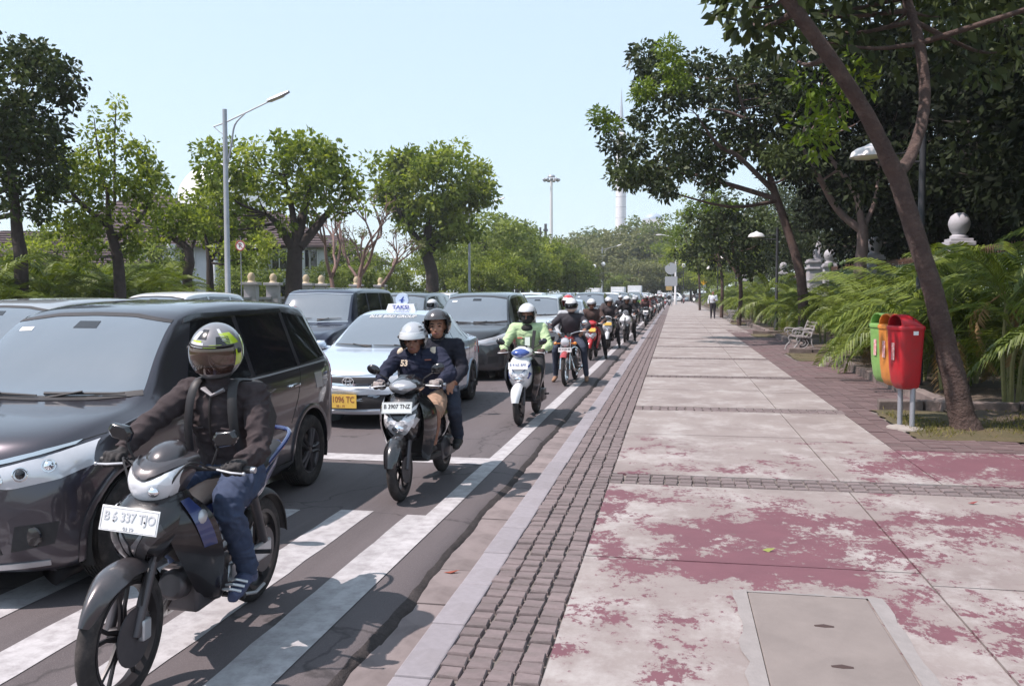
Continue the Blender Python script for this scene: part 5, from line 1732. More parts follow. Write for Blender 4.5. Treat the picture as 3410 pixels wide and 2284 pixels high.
    if RM.determinant() < 0:
        RM = Matrix((-rx, -f, uz)).transposed()
    hr = head_r
    mb.ell(hed + RM @ V((0, .012, .02)), (.076 * hr, .098 * hr, .105 * hr), 18, 12, RM)
    mb.ell(hed + RM @ V((0, -.022, -.055)), (.058 * hr, .068 * hr, .062 * hr), 16, 10, RM)
    mb.ell(hed + RM @ V((0, -.052, -.088)), (.030, .026, .022), 12, 8, RM)
    if face:
        mb.tube([hed + RM @ V((0, -.078, .012)), hed + RM @ V((0, -.098, -.018)), hed + RM @ V((0, -.104, -.034)), hed + RM @ V((0, -.085, -.042))], [.010, .012, .015, .010], 8, k=2)
        mb.tube([hed + RM @ V((-.045, -.072, .026)), hed + RM @ V((0, -.086, .024)), hed + RM @ V((.045, -.072, .026))], [.010, .012, .010], 8, k=2)
        for sx in (-1, 1):
            mb.ell(hed + RM @ V((sx * .042, -.066, -.028)), (.020, .016, .018), 10, 6, RM)
            mb.ell(hed + RM @ V((sx * .078, .012, -.012)), (.010, .022, .030), 10, 8, RM)
    segs.append((hed + RM @ V((0, 0, .05)), hed + RM @ V((0, -.03, -.07)), .09, .07, 'skin'))
    me = mb.mesh('body', [m_black], True)
    o = bpy.data.objects.new('body', me)
    rm = o.modifiers.new('r', 'REMESH'); rm.mode = 'VOXEL'; rm.voxel_size = voxel; rm.use_smooth_shade = True
    s_ = o.modifiers.new('s', 'SMOOTH'); s_.factor = .5; s_.iterations = sm
    apply_mods(o)
    COL.objects.link(o)
    o.parent = root
    me = o.data
    regs = sorted(set(s[4] for s in segs))
    me.materials.clear()
    for g in regs:
        me.materials.append(mats.get(g, m_skin))
    if folds:
        # creases of the cloth: ridged noise pushed along the normals, stretched across the limbs
        from mathutils import noise as NZ
        nv = len(me.vertices)
        nor = np.empty(nv * 3); me.vertices.foreach_get('normal', nor); nor = nor.reshape(nv, 3)
        co = np.empty(nv * 3); me.vertices.foreach_get('co', co); co = co.reshape(nv, 3)
        for i_ in range(nv):
            p = V(co[i_])
            w_ = NZ.noise_vector(p * 5) * .06
            a = 1 - abs(NZ.noise(V((p.x * 9, p.y * 11, p.z * 21)) + w_ * 20)) * 2
            b_ = NZ.noise(V((p.x * 30, p.y * 30, p.z * 46)) + w_ * 30)
            if p.z < J['head'][2] - .13:
                co[i_] += nor[i_] * (folds * max(-.3, a - .35) + folds * .22 * b_)
        me.vertices.foreach_set('co', co.reshape(-1))
    n = len(me.polygons)
    cen = np.empty(n * 3); me.polygons.foreach_get('center', cen); cen = cen.reshape(n, 3)
    best = np.full(n, 1e9); idx = np.zeros(n, int)
    for a, c, ra, rc, g in segs:
        a_ = np.array(a); d = np.array(c) - a_
        t = np.clip(((cen - a_) @ d) / max(1e-9, d @ d), 0, 1)
        ds = np.linalg.norm(cen - (a_ + t[:, None] * d), axis=1) - (ra + (rc - ra) * t)
        w = ds < best
        best[w] = ds[w]; idx[w] = regs.index(g)
    me.polygons.foreach_set('material_index', idx.astype(np.int32))
    me.polygons.foreach_set('use_smooth', np.ones(n, bool))
    me.update()
    if face:
        for sx in (-1, 1):
            e = MB(); e.ell(hed + RM @ V((sx * .033, -.0775, .003)), (.014, .008, .0065), 10, 6, RM); e.build('eye', m_eye, root)
            e = MB(); e.tube([hed + RM @ V((sx * .016, -.090, .024)), hed + RM @ V((sx * .036, -.086, .030)), hed + RM @ V((sx * .056, -.070, .024))], [.0045, .0055, .003], 6); e.build('eyebrow', m_hair, root)
        e = MB(); e.tube([hed + RM @ V((-.026, -.079, -.064)), hed + RM @ V((0, -.090, -.062)), hed + RM @ V((.026, -.079, -.064))], [.004, .0075, .004], 8, k=2); e.build('mouth', m_lip, root)
    return o, hed, RM

def hp(c, RM, az, el, s=1.0, r=(.128, .152, .142), ext=0.):
    """point on a helmet shell; az from straight ahead"""
    ce = math.cos(el)
    front = max(0, math.cos(az)) * max(0, -math.sin(el)) * ext
    return c + RM @ V((math.sin(az) * r[0] * ce * s, -math.cos(az) * r[1] * ce * s - front, .012 + math.sin(el) * r[2] * s))

def helmet_patch(c, RM, az0, az1, el0, el1, s=1.01, n=14, m=8, taper=0, ext=0., skew=0.):
    k = MB()
    rows = []
    for j in range(m + 1):
        e = R(el0 + (el1 - el0) * j / m)
        t = j / m
        rows.append([hp(c, RM, R(az0 + (az1 - az0) * i / n) * (1 - taper * t) + R(skew) * t, e, s, ext=ext) for i in range(n + 1)])
    k.loft(rows, False, False)
    rows2 = [[hp(c, RM, R(az0 + (az1 - az0) * i / n) * (1 - taper * j / m) + R(skew) * j / m, R(el0 + (el1 - el0) * j / m), s - .03, ext=ext) for i in range(n + 1)] for j in (0, m)]
    k.loft([rows2[0], rows[0]], False, False); k.loft([rows[-1], rows2[1]], False, False)
    return k

def helmet(root, hed, RM, kind, shell, visor=None, trim=None, graphics=(), scale=1.0):
    """kind: 'full' or 'open'"""
    c = V(hed) + RM @ V((0, .008, .012))
    e = bpy.data.objects.new('helmet', None); COL.objects.link(e); e.parent = root
    k = MB()
    NA, NE = 48, 26
    full = kind == 'full'
    ext = .022 if full else 0
    lo = -58 if full else -42
    def P(i, j, s):
        az = 2 * PI * i / NA - PI
        el = R(lo + (90 - lo) * j / NE)
        return hp(c, RM, az, min(el, PI / 2 - .002), s, ext=ext)
    def gap(i, j):
        az = abs(math.degrees(2 * PI * (i + .5) / NA - PI)); el = lo + (90 - lo) * (j + .5) / NE
        if full:
            return az < 64 and -20 < el < 20
        return (az < 60 + max(0, -el) * .25 and el < 22)
    for s, fl in ((1.0, 1), (.94, 0)):
        v = [P(i, j, s) for j in range(NE + 1) for i in range(NA)]
        f = [(j * NA + i, j * NA + (i + 1) % NA, (j + 1) * NA + (i + 1) % NA, (j + 1) * NA + i) for j in range(NE) for i in range(NA) if not gap(i, j)]
        k.add(v, f)
    # rim between the shells round the opening
    vo = len(k.v)
    k.build('shell', shell, e)
    tr = MB()
    if full:
        loop = [(-64 + 128 * t / 16, 20) for t in range(17)] + [(64, 20 - 40 * t / 8) for t in range(1, 9)] + [(64 - 128 * t / 16, -20) for t in range(1, 17)] + [(-64, -20 + 40 * t / 8) for t in range(1, 9)]
    else:
        loop = [(-70, -42), (-66, -25), (-61, 0), (-60, 20)] + [(-60 + 120 * t / 14, 22) for t in range(1, 14)] + [(60, 20), (61, 0), (66, -25), (70, -42)]
    tr.tube([hp(c, RM, R(a), R(b_), .985, ext=ext) for a, b_ in loop], .0065, 6)
    base = [hp(c, RM, R(a), R(lo), .985, ext=ext) for a in (range(-180, 181, 10) if full else list(range(72, 289, 12)))]
    tr.tube(base, .0075, 6)
    tr.build('edge_trim', trim or m_black, e)
    li = MB(); li.ell(c + RM @ V((0, .02, .02)), (.112, .13, .12), 18, 10, RM)
    if full:
        li.build('liner', M('helmet_liner', (.012, .011, .011), .95), e)
    if visor:
        vm, a0, a1, e0, e1 = visor
        helmet_patch(c, RM, a0, a1, e0, e1, 1.025, 22, 9, ext=ext).build('visor', vm, e)
        for s in (-1, 1):
            q = MB(); q.ell(hp(c, RM, R(s * 78), R(6), 1.01), .014, 10, 6); q.build('pivot', m_black, e)
    for g in graphics:
        mat, a0, a1, e0, e1 = g[:5]
        kw = g[5] if len(g) > 5 else {}
        helmet_patch(c, RM, a0, a1, e0, e1, 1.008, ext=ext, **kw).build('graphic', mat, e)
    return e
# ------------------------------------------------------------------ who rides what
def sit_scooter(dx=0, lean=0., hand=(0, 0), head_turn=0., knees=.17, back=0., h=0., drop=0.):
    return dict(pelvis=(0, .82 + back, .82 + h), chest=(lean, .73 + back, 1.12 + h), neck=(lean * 1.3, .69 + back - drop * .5, 1.25 + h - drop * .4), head=(lean * 1.6, .66 + back - drop, 1.385 + h - drop),
        look=(head_turn, -1, -.12), shoulder=((-.19 + lean, .71 + back, 1.205 + h), (.19 + lean, .71 + back, 1.205 + h)), elbow=((-.31, .56 + back * .6, 1.0), (.31, .56 + back * .6, 1.0)), wrist=((-.265, .37, .955), (.265, .37, .955)), grip=((-.25, .275, .937), (.25, .275, .937)),
        hip=((-.10, .80 + back, .80 + h), (.10, .80 + back, .80 + h)), knee=((-knees, .42, .68), (knees, .42, .68)), ankle=((-.13, .50, .385), (.13, .50, .385)), toe=((-.13, .3, .335), (.13, .3, .335)))

# --- 1: nearest, black underbone
A_LOC = (-2.265, 3.27, ROAD)
under = underbone('motorcycle', 'black underbone motorcycle with blank-looking white plate, nearest to the camera', A_LOC, R(2), R(2.2))
lime = M('lime_graphic', (.42, .55, .03), .25, coat=1.0)
whiteg = M('white_graphic', (.60, .61, .63), .25, coat=1.0)
irid = M('iridium_visor', (.045, .032, .012), .06, .35, coat=1.0, spec=.8, var=(7, .6, (.05, .015, .02)))
rd1 = thing('person', 'rider in dark brown jacket, jeans and lime-green full-face helmet, nearest', 'person', A_LOC, group='riders in the kerbside queue', rot=(0, R(2.2), R(2)))
JA = dict(pelvis=(0, .96, .82), chest=(-.01, .88, 1.13), neck=(-.02, .85, 1.265), head=(-.025, .835, 1.405), look=(.10, -1, -.14),
    shoulder=((-.172, .87, 1.215), (.168, .88, 1.205)), elbow=((-.295, .67, 1.06), (.265, .72, .955)), wrist=((-.315, .485, .965), (.27, .50, .945)), grip=((-.30, .405, .938), (.29, .405, .937)),
    hip=((-.10, .93, .79), (.10, .93, .79)), knee=((-.20, .52, .73), (.20, .53, .74)), ankle=((-.175, .80, .335), (.185, .79, .335)), toe=((-.18, .64, .27), (.20, .62, .27)), lpuff=1.0)
jk = M('cloth_brown_jacket', (.046, .036, .038), .9, var=(60, .15), bump=(160, .25, .003), spec=.2)
jeans = M('cloth_jeans', (.030, .040, .075), .85, var=(5, .3, (.055, .072, .12)), bump=(160, .3, .003), spec=.2)
_, hA, RA_ = figure(rd1, JA, dict(top=jk, bottom=jeans, skin=m_skin, shoe=M('shoe_blue', (.05, .06, .12), .6), glove=M('glove_black', (.02, .017, .018), .8, bump=(60, .4, .004))), voxel=.0062, puff=.97, face=False, sm=3, folds=.012)
helmet(rd1, hA, RA_, 'full', M('helmet_grey', (.22, .21, .22), .3, .3, coat=1.0), visor=(irid, -68, 68, -40, 15), graphics=(
    (whiteg, -48, -6, 17, 27), (lime, -40, -12, 27, 31), (whiteg, -46, -30, 31, 52, dict(skew=10)), (m_blackgloss, -26, 0, 34, 58), (lime, -6, 22, 17, 23, dict(skew=16)), (m_blackgloss, 24, 58, 18, 40), (lime, 60, 96, -24, 10, dict(skew=-14)), (lime, 48, 84, 22, 48, dict(skew=-16)), (whiteg, 40, 50, 30, 60, dict(skew=-12)), (lime, -98, -66, -20, 8), (lime, 96, 140, -30, 30)))
def strip(root, pts, w, mat, name, nrm=(0, -1, 0), th=.006):
    mb = MB(); mb.tube(pts, w, 8, True, 3, flat=(1, .35)); return mb.build(name, mat, root)
for s in (-1, 1):
    strip(rd1, [(s * .09, .96, 1.275), (s * .095, .80, 1.285), (s * .108, .742, 1.20), (s * .122, .745, 1.05), (s * .138, .80, .93)], .024, m_black, 'backpack_strap')
pk = MB(); pk.loft([[(-.15, 1.03, .90), (.15, 1.03, .90), (.13, 1.20, .90), (-.13, 1.20, .90)], [(-.17, 1.02, 1.05), (.17, 1.02, 1.05), (.14, 1.24, 1.06), (-.14, 1.24, 1.06)], [(-.13, 1.0, 1.26), (.13, 1.0, 1.26), (.10, 1.14, 1.26), (-.10, 1.14, 1.26)]]); pk.build('backpack', M('backpack_black', (.02, .019, .021), .8, bump=(30, .4, .01)), rd1, bevel=.03)
co = MB(); co.tube([(-.055, .765, 1.245), (0, .748, 1.215), (.055, .765, 1.245)], [.02, .016, .02], 8, flat=(1, .5)); co.build('collar', M('scarf_grey', (.30, .28, .29), .9), rd1)
zp = MB(); zp.tube([(-.01, .757, 1.22), (-.01, .744, 1.12), (-.005, .765, .98), (0, .82, .90)], .007, 6, k=3); zp.build('zip', M('zip_dark', (.03, .025, .025), .4, .5), rd1)
for s in (-1, 1):
    pq = MB(); pq.tube([(s * .045, .758, 1.05), (s * .08, .763, 1.045), (s * .118, .782, 1.06)], [.007, .008, .007], 6); pq.build('pocket_flap', jk, rd1)
    for i in range(3):
        d = MB(); d.tube([(s * (.185) - .045 * 1, .665 - i * .035 + .02, .318 - i * .012), (s * .19, .66 - i * .035, .333 - i * .012), (s * .19 + .045, .665 - i * .035 + .02, .318 - i * .012)], .007, 6); d.build('shoe_stripe', whiteg, rd1)

# --- 2: scooter with two up
B_LOC = (-2.21, 6.97, ROAD)
silver_beak = M('beak_silver', (.36, .36, .38), .25, .5, coat=1.0)
sc2 = scooter('scooter', 'black scooter with silver nose carrying two people', B_LOC, R(-1), R(-2), main=M('scooter_black', (.014, .013, .015), .2, coat=1.0, dirt=((.14, .12, .115), 7, .64)), accent=m_silver, beak=silver_beak, plate_txt='B 3907 TNZ', pmat=M('plate_pale', (.62, .66, .66), .45), lmat=m_letter_k, lens=facet_mat('bright_lens', 30, (.42, .41, .43), (.9, .9, .93), .1))
BR = (0, R(-2), R(-1))
rd2 = thing('person', 'front rider of the pair in navy jacket with cream shoulders, visor helmet', 'person', B_LOC, group='riders in the kerbside queue', rot=BR)
J2 = sit_scooter(lean=-.02, head_turn=.12, knees=.185, back=-.02, h=-.05, drop=.035)
J2.update(shorts=True)
navy = cloth('navy', (.018, .021, .042)); cream = cloth('cream', (.55, .46, .36)); khaki = cloth('khaki', (.33, .22, .16))
_, h2, R2 = figure(rd2, J2, dict(top=navy, bottom=khaki, skin=m_skin2, shoe=m_shoe, glove=M('glove_patch', (.10, .04, .04), .8, var=(40, .8, (.45, .42, .4)))), voxel=.0075, puff=1.1, folds=.010, sm=3)
silv_h = M('helmet_silver', (.52, .52, .54), .22, .45, coat=1.0)
helmet(rd2, h2, R2, 'open', silv_h, visor=(M('clear_visor', (.62, .64, .66), .08, coat=1, trans=.0), -62, 62, 2, 26), graphics=((m_silver, 60, 120, -10, 18), (M('dark_swirl', (.05, .05, .06), .3, coat=1), 40, 62, 30, 36, dict(skew=20)), (MATS['dark_swirl'], 66, 92, 22, 27, dict(skew=8)), (MATS['dark_swirl'], 52, 80, 44, 49, dict(skew=-8))))
for s in (-1, 1):
    q = MB(); sx = J2['shoulder'][0 if s < 0 else 1]
    q.ell((sx[0] * .84, sx[1] - .005, sx[2] + .030), (.062, .072, .046), 14, 8, Matrix.Rotation(s * .55, 3, 'Y')); q.build('shoulder_patch', cream, rd2)
text('chest_number', '53', .075, cream, rd2, (-.115, .565, 1.10), rot=(R(76), 0, R(-14)), bold=.003)
q = MB(); q.tube([(.07, .585, 1.125), (.125, .60, 1.125)], .006, 6); q.build('chest_logo', M('logo_red', (.35, .12, .08), .7), rd2)
q = MB(); q.tube([(-.02, .60, 1.20), (-.02, .585, 1.17)], [.010, .012], 6); q.build('zip_pull', m_silver, rd2)
for s in (-1, 1):
    q = MB(); q.tube([(s * .30 - .03, .485, 1.0), (s * .30 + .04, .475, .985)], .010, 6); q.build('sleeve_stripe', cream, rd2)
rd3 = thing('person', 'pillion rider of the pair, dark jacket and dark open-face helmet', 'person', B_LOC, group='riders in the kerbside queue', rot=BR)
J3 = dict(pelvis=(.02, 1.16, .84), chest=(.05, 1.08, 1.14), neck=(.06, 1.04, 1.275), head=(.075, 1.01, 1.41), look=(.10, -1, -.05), shoulder=((-.13, 1.06, 1.23), (.235, 1.07, 1.22)), elbow=((-.26, .98, 1.02), (.30, 1.02, 1.01)), wrist=((-.21, .82, .88), (.245, .86, .88)), hand=((-.19, .75, .85), (.225, .78, .85)), grip=None,
    hip=((-.10, 1.12, .84), (.12, 1.12, .84)), knee=((-.25, .80, .66), (.255, .82, .66)), ankle=((-.215, 1.0, .37), (.235, 1.01, .36)), toe=((-.23, .85, .32), (.26, .83, .31)))
_, h3, R3 = figure(rd3, J3, dict(top=cloth('black_blue', (.016, .017, .026)), bottom=cloth('dark_denim', (.03, .036, .055)), skin=m_skin, shoe=m_shoe), voxel=.010, puff=1.02, folds=.009)
helmet(rd3, h3, R3, 'open', M('helmet_dark', (.06, .055, .06), .25, .2, coat=1.0), visor=(M('dark_peak', (.04, .035, .035), .2, coat=1), -55, 55, 18, 34))
q = MB(); q.tube([h3 + R3 @ V((-.085, .01, -.03)), h3 + R3 @ V((-.055, -.03, -.115)), h3 + R3 @ V((0, -.045, -.128)), h3 + R3 @ V((.055, -.03, -.115)), h3 + R3 @ V((.085, .01, -.03))], .006, 6, k=2); q.build('chin_strap', m_black, rd3)

# --- 3: green jacket on a blue and white scooter
C_LOC = (-1.97, 11.28, ROAD)
blue = M('scooter_blue', (.035, .07, .26), .2, .1, coat=1.0)
whites = M('scooter_white', (.70, .71, .73), .22, coat=1.0)
sc3 = scooter('scooter', 'blue and white scooter under the rider in light green', C_LOC, R(-1.5), R(-1), main=whites, panel=m_blackgloss, accent=blue, beak=blue, plate_txt='B 4165 BFK', pmat=m_plate_w, lmat=M('letter_blue', (.12, .16, .32), .6), fender=whites, lens=MATS['bright_lens'])
rd4 = thing('person', 'rider in light green jacket, white helmet and black face mask', 'person', C_LOC, group='riders in the kerbside queue', rot=(0, R(-1), R(-1.5)))
J4 = sit_scooter(h=.03, back=.02, knees=.2)
grn = cloth('ride_green', (.40, .52, .30)); dkt = cloth('dark_trousers', (.03, .03, .034))
_, h4, R4 = figure(rd4, J4, dict(top=grn, bottom=dkt, skin=m_skin2, shoe=m_shoe, glove=M('glove_brown', (.07, .04, .035), .8)), voxel=.010, puff=1.10, folds=.008)
helmet(rd4, h4, R4, 'open', whiteg, visor=(whiteg, -58, 58, 16, 30))
mk = MB(); mk.ell(h4 + R4 @ V((0, -.018, -.045)), (.084, .092, .082), 16, 10, R4); mk.build('face_mask', M('mask_black', (.015, .014, .014), .9), rd4)
q = MB(); q.ell((0, .69, 1.235), (.10, .095, .06), 14, 8); q.build('neck_scarf', MATS['mask_black'], rd4)
q = MB(); q.box((.095, .592, 1.08), (.045, .012, .26), (R(-10), R(6), 0)); q.build('chest_strap', m_black, rd4, bevel=.004)
q = MB(); q.box((-.09, .585, 1.11), (.07, .006, .02), (R(-10), 0, 0)); q.build('chest_print', M('print_red', (.45, .12, .08), .7), rd4)
q = MB(); q.box((.015, .577, 1.06), (.07, .006, .12), (R(-8), 0, 0)); q.build('chest_panel', M('pale_panel', (.62, .68, .62), .7), rd4)

# --- 4: classic motorcycle with a pillion
D_LOC = (-1.98, 16.3, ROAD)
cb = classic_bike('motorcycle', 'classic motorcycle with round headlamp, chrome forks and red mudguard', D_LOC, R(-2), R(-1))
def spread(J, w=.34):
    J.update(knee=((-.27, .56, .66), (.27, .56, .66)), ankle=((-w, .74, .12), (w, .74, .12)), toe=((-w - .03, .55, .035), (w + .03, .55, .035)))
    return J
rd5 = thing('person', 'rider in dark jacket and white full-face helmet with both feet down', 'person', D_LOC, group='riders in the kerbside queue', rot=(0, R(-1), R(-2)))
J5 = spread(sit_scooter(h=.03, back=.05), .30)
J5.update(grip=((-.325, .325, 1.0), (.325, .325, 1.0)), wrist=((-.33, .42, 1.02), (.33, .42, 1.02)), elbow=((-.37, .60, 1.08), (.37, .60, 1.08)), neck=(.02, .74, 1.31), head=(.03, .715, 1.455), shoulder=((-.19, .76, 1.25), (.20, .76, 1.25)), chest=(0, .77, 1.16))
_, h5, R5 = figure(rd5, J5, dict(top=cloth('charcoal_denim', (.045, .042, .05)), bottom=cloth('blue_denim', (.05, .06, .09)), skin=m_skin2, shoe=M('shoe_tan', (.28, .16, .10), .7)), voxel=.012, puff=1.1, face=False)
helmet(rd5, h5, R5, 'full', whiteg, visor=(m_glass_dark, -64, 64, -18, 18), graphics=((M('helmet_cream', (.6, .52, .42), .3, coat=1), -50, 50, -50, -24),))
rd6 = thing('person', 'pillion on the classic motorcycle, red and white helmet just showing', 'person', D_LOC, group='riders in the kerbside queue', rot=(0, R(-1), R(-2)))
J6 = spread(sit_scooter(h=.10, back=.40), .24)
J6.update(head=(-.08, 1.04, 1.52), neck=(-.06, 1.06, 1.38), chest=(-.04, 1.09, 1.22), grip=None, elbow=((-.30, .95, 1.0), (.28, .95, 1.0)), wrist=((-.22, .80, .92), (.20, .80, .92)), hand=((-.20, .73, .90), (.18, .73, .90)), shoulder=((-.23, 1.07, 1.31), (.15, 1.07, 1.31)), knee=((-.27, .86, .70), (.27, .86, .70)), ankle=((-.24, 1.0, .38), (.24, 1.0, .38)), toe=((-.25, .82, .33), (.25, .82, .33)))
_, h6, R6 = figure(rd6, J6, dict(top=cloth('light_shirt', (.38, .40, .43)), bottom=dkt, skin=m_skin, shoe=m_shoe), voxel=.016)
helmet(rd6, h6, R6, 'open', M('helmet_red', (.42, .03, .03), .25, coat=1.0), visor=(whiteg, -58, 58, 18, 40))

# --- the rest of the queue
def queue_bike(i, x, y, nm, blabel, rlabel, col, panelc, topc, botc, helm, hk='open', lit=False, roll=0, kind='scooter', turn=0., pv=None):
    loc = (x, y, ROAD)
    rz = R(random.uniform(-3, 3))
    if kind == 'scooter':
        mm = M('queue_paint_%s' % nm, col, .22, coat=1.0); pp = M('queue_panel_%s' % nm, panelc, .22, coat=1.0)
        b = scooter('scooter', blabel, loc, rz, R(roll), main=mm, panel=pp, accent=M('queue_accent', (.5, .5, .52), .3, .4), pmat=pv or m_plate_w, lmat=m_letter_k, plate_txt='', lens=M('lit_lens', (1., .97, .9), .2, emit=6.0) if lit else m_lens, fender=mm)
        J = sit_scooter(h=random.uniform(0, .05), back=random.uniform(-.02, .04), head_turn=turn, knees=random.uniform(.15, .22), lean=random.uniform(-.05, .05), drop=random.choice((0, 0, .02, .05)))
        J['look'] = (random.uniform(-.5, .5), -1, random.uniform(-.25, .05))
        if random.random() < .5:
            g = random.choice((0, 1)); sg = -1 if g == 0 else 1
            for k_, p_ in (('knee', (sg * .27, .50, .58)), ('ankle', (sg * .34, .56, .10)), ('toe', (sg * .37, .38, .03))):
                q_ = list(J[k_]); q_[g] = p_; J[k_] = tuple(q_)
    elif kind == 'sport':
        b = sport_bike('motorcycle', blabel, loc, rz, R(roll))
        J = spread(sit_scooter(h=.06, back=.12), .30)
        J.update(grip=((-.285, .365, .952), (.285, .365, .952)), wrist=((-.30, .46, .985), (.30, .46, .985)), elbow=((-.36, .64, 1.08), (.36, .64, 1.08)))
    r = thing('person', rlabel, 'person', loc, group='riders in the kerbside queue', rot=(0, R(roll), rz))
    vx = .016 if y < 35 else .022 if y < 60 else .03
    _, h, RM = figure(r, J, dict(top=cloth('q_%s' % nm, topc), bottom=cloth('qb_%s' % nm, botc), skin=m_skin2, shoe=m_shoe), voxel=vx, puff=1.12, face=(hk == 'open' and y < 40), fingers=False, sm=3)
    helmet(r, h, RM, hk, M('qh_%s' % nm, helm, .22, coat=1.0), visor=(m_glass_dark, -60, 60, -18, 18) if hk == 'full' else (M('qv', (.3, .3, .32), .1, coat=1), -58, 58, 12, 30))
    return b
dk = (.02, .018, .02)
queue_bike(5, -2.1, 22.6, 'e', 'red and white scooter, fifth machine along the kerb', 'rider in brown jacket and white helmet on the red scooter', (.42, .025, .03), (.40, .025, .03), (.07, .045, .04), dk, (.65, .66, .68), roll=0, pv=m_plate_y)
queue_bike(6, -2.0, 27.2, 'f', 'black scooter with white nose between the red scooter and the white sport bike', 'rider in dark jacket and silver helmet behind the red scooter', (.55, .56, .58), dk, (.05, .04, .042), dk, (.45, .46, .48), roll=-1, pv=m_plate_y)
queue_bike(7, -1.68, 30.9, 'g', 'white sport motorcycle with split nose fairing close to the kerb', 'rider in black jacket and white helmet on the white sport bike', dk, dk, (.018, .016, .018), dk, (.72, .73, .75), hk='open', kind='sport')
queue_bike(8, -1.95, 42, 'h', 'red and white scooter, first one beyond the white sport bike', 'rider in black on the first scooter beyond the sport bike', (.5, .05, .05), dk, (.03, .028, .03), dk, (.12, .12, .13))
rest = [(-1.6, 50, (.45, .03, .04), (.45, .05, .05), (.6, .1, .1), True, 'red jacket'), (-2.3, 54, dk, (.2, .32, .1), (.5, .5, .52), False, 'green jacket'), (-1.85, 60, (.1, .1, .12), (.05, .05, .06), (.6, .6, .62), False, 'dark grey jacket'), (-1.5, 68, (.4, .1, .08), (.3, .3, .32), (.1, .1, .1), False, 'pale grey jacket'), (-2.2, 72, dk, (.05, .07, .14), (.55, .55, .55), False, 'navy jacket'), (-1.7, 80, (.3, .02, .03), (.02, .02, .02), (.7, .7, .7), True, 'black jacket, headlight on'), (-2.1, 88, dk, (.2, .05, .05), (.1, .1, .1), False, 'maroon jacket'), (-1.4, 97, (.5, .5, .52), (.10, .2, .08), (.6, .6, .6), False, 'dark green jacket'), (-1.9, 107, dk, (.06, .06, .07), (.5, .1, .1), True, 'charcoal jacket and red helmet'), (-1.2, 119, (.35, .03, .03), (.25, .25, .27), (.65, .65, .65), False, 'light grey jacket'), (.1, 132, dk, (.03, .03, .035), (.1, .1, .1), False, 'black top, near the bend'), (1.4, 140, (.4, .03, .03), (.12, .12, .13), (.6, .6, .6), False, 'grey top, in the bend'), (3.2, 150, (.6, .6, .6), (.08, .06, .06), (.6, .6, .6), True, 'brown top, last in the bend'),
        (-2.55, 33.5, dk, (.06, .05, .05), (.6, .6, .62), False, 'brown-black jacket, half behind the sport bike'), (-1.75, 38, (.3, .3, .33), (.035, .035, .04), (.3, .3, .32), False, 'black jacket and grey helmet, just past the sport bike'), (-2.35, 45, (.4, .03, .03), (.04, .04, .045), (.6, .6, .62), False, 'black jacket on a red machine'), (-1.45, 46, dk, (.09, .05, .05), (.15, .15, .16), False, 'rust-brown jacket close to the kerb'), (-2.6, 58, (.5, .5, .5), (.05, .05, .08), (.6, .6, .6), False, 'blue-black jacket, outer column'), (-1.5, 56, dk, (.08, .08, .09), (.65, .65, .65), False, 'grey jacket close to the kerb'), (-1.45, 64, (.4, .04, .04), (.12, .04, .04), (.1, .1, .1), False, 'dark red jacket close to the kerb'), (-2.5, 76, dk, (.05, .05, .05), (.6, .6, .6), False, 'black jacket, outer column'), (-1.3, 75, dk, (.16, .17, .18), (.5, .5, .5), False, 'steel grey jacket close to the kerb'), (-1.3, 86, (.45, .45, .47), (.03, .03, .03), (.5, .1, .1), False, 'black top with red helmet, kerb side'), (-2.5, 93, (.4, .03, .03), (.08, .08, .1), (.6, .6, .6), True, 'slate top, outer column'), (-2.4, 102, dk, (.2, .06, .05), (.6, .6, .6), False, 'brick red top, outer column'), (-.6, 112, dk, (.05, .05, .05), (.6, .6, .6), False, 'black top, inner side of the bend'), (-2.3, 114, dk, (.05, .08, .05), (.5, .5, .5), False, 'bottle green top, outer column'),
        (-2.75, 36, dk, (.05, .045, .05), (.1, .1, .11), False, 'black jacket, between the taxi and the sport bike'), (-2.9, 47, (.3, .3, .32), (.04, .04, .05), (.55, .55, .57), False, 'dark jacket, near the lane line'), (-2.8, 64, dk, (.3, .05, .05), (.6, .6, .6), False, 'crimson jacket, near the lane line')]
for i, (x, y, col, top, helm, lit, txt) in enumerate(rest):
    queue_bike(9 + i, x, y, 'r%d' % i, 'distant scooter under the rider in %s' % txt, 'distant scooter rider in %s' % txt, col, dk, top, dk, helm, lit=lit)
# a lone helmeted rider filtering between the lanes behind the taxi
queue_bike(40, -5.65, 19.6, 'lane', 'scooter filtering between the lanes behind the nearest taxi', 'rider in white and black helmet filtering behind the nearest taxi', dk, dk, (.06, .055, .06), dk, (.55, .56, .58), hk='full')

# --- man walking on the pavement
pw = thing('person', 'man in white shirt and dark trousers walking on the far pavement', 'person', (2.36, 56.5, 0))
JP = dict(pelvis=(0, 0, .92), chest=(0, -.01, 1.22), neck=(0, -.02, 1.42), head=(0, -.03, 1.57), look=(.1, -1, -.2), shoulder=((-.19, 0, 1.38), (.19, 0, 1.38)), elbow=((-.27, .05, 1.12), (.26, .0, 1.12)), wrist=((-.27, -.02, .90), (.12, -.22, 1.14)), hand=((-.26, -.05, .82), (.05, -.25, 1.17)), grip=None,
    hip=((-.09, 0, .90), (.09, 0, .90)), knee=((-.10, -.06, .50), (.10, .0, .49)), ankle=((-.10, .04, .09), (.10, -.06, .09)), toe=((-.11, -.14, .035), (.11, -.24, .035)), lpuff=1.05)
_, hp_, RP_ = figure(pw, JP, dict(top=cloth('white_shirt', (.55, .57, .62)), bottom=cloth('black_slacks', (.03, .026, .032)), skin=m_skin2, shoe=m_shoe), voxel=.012, puff=1.12)
q = MB(); q.ell(hp_ + V((0, .02, .045)), (.083, .10, .085), 16, 10); q.build('hair', m_hair, pw)
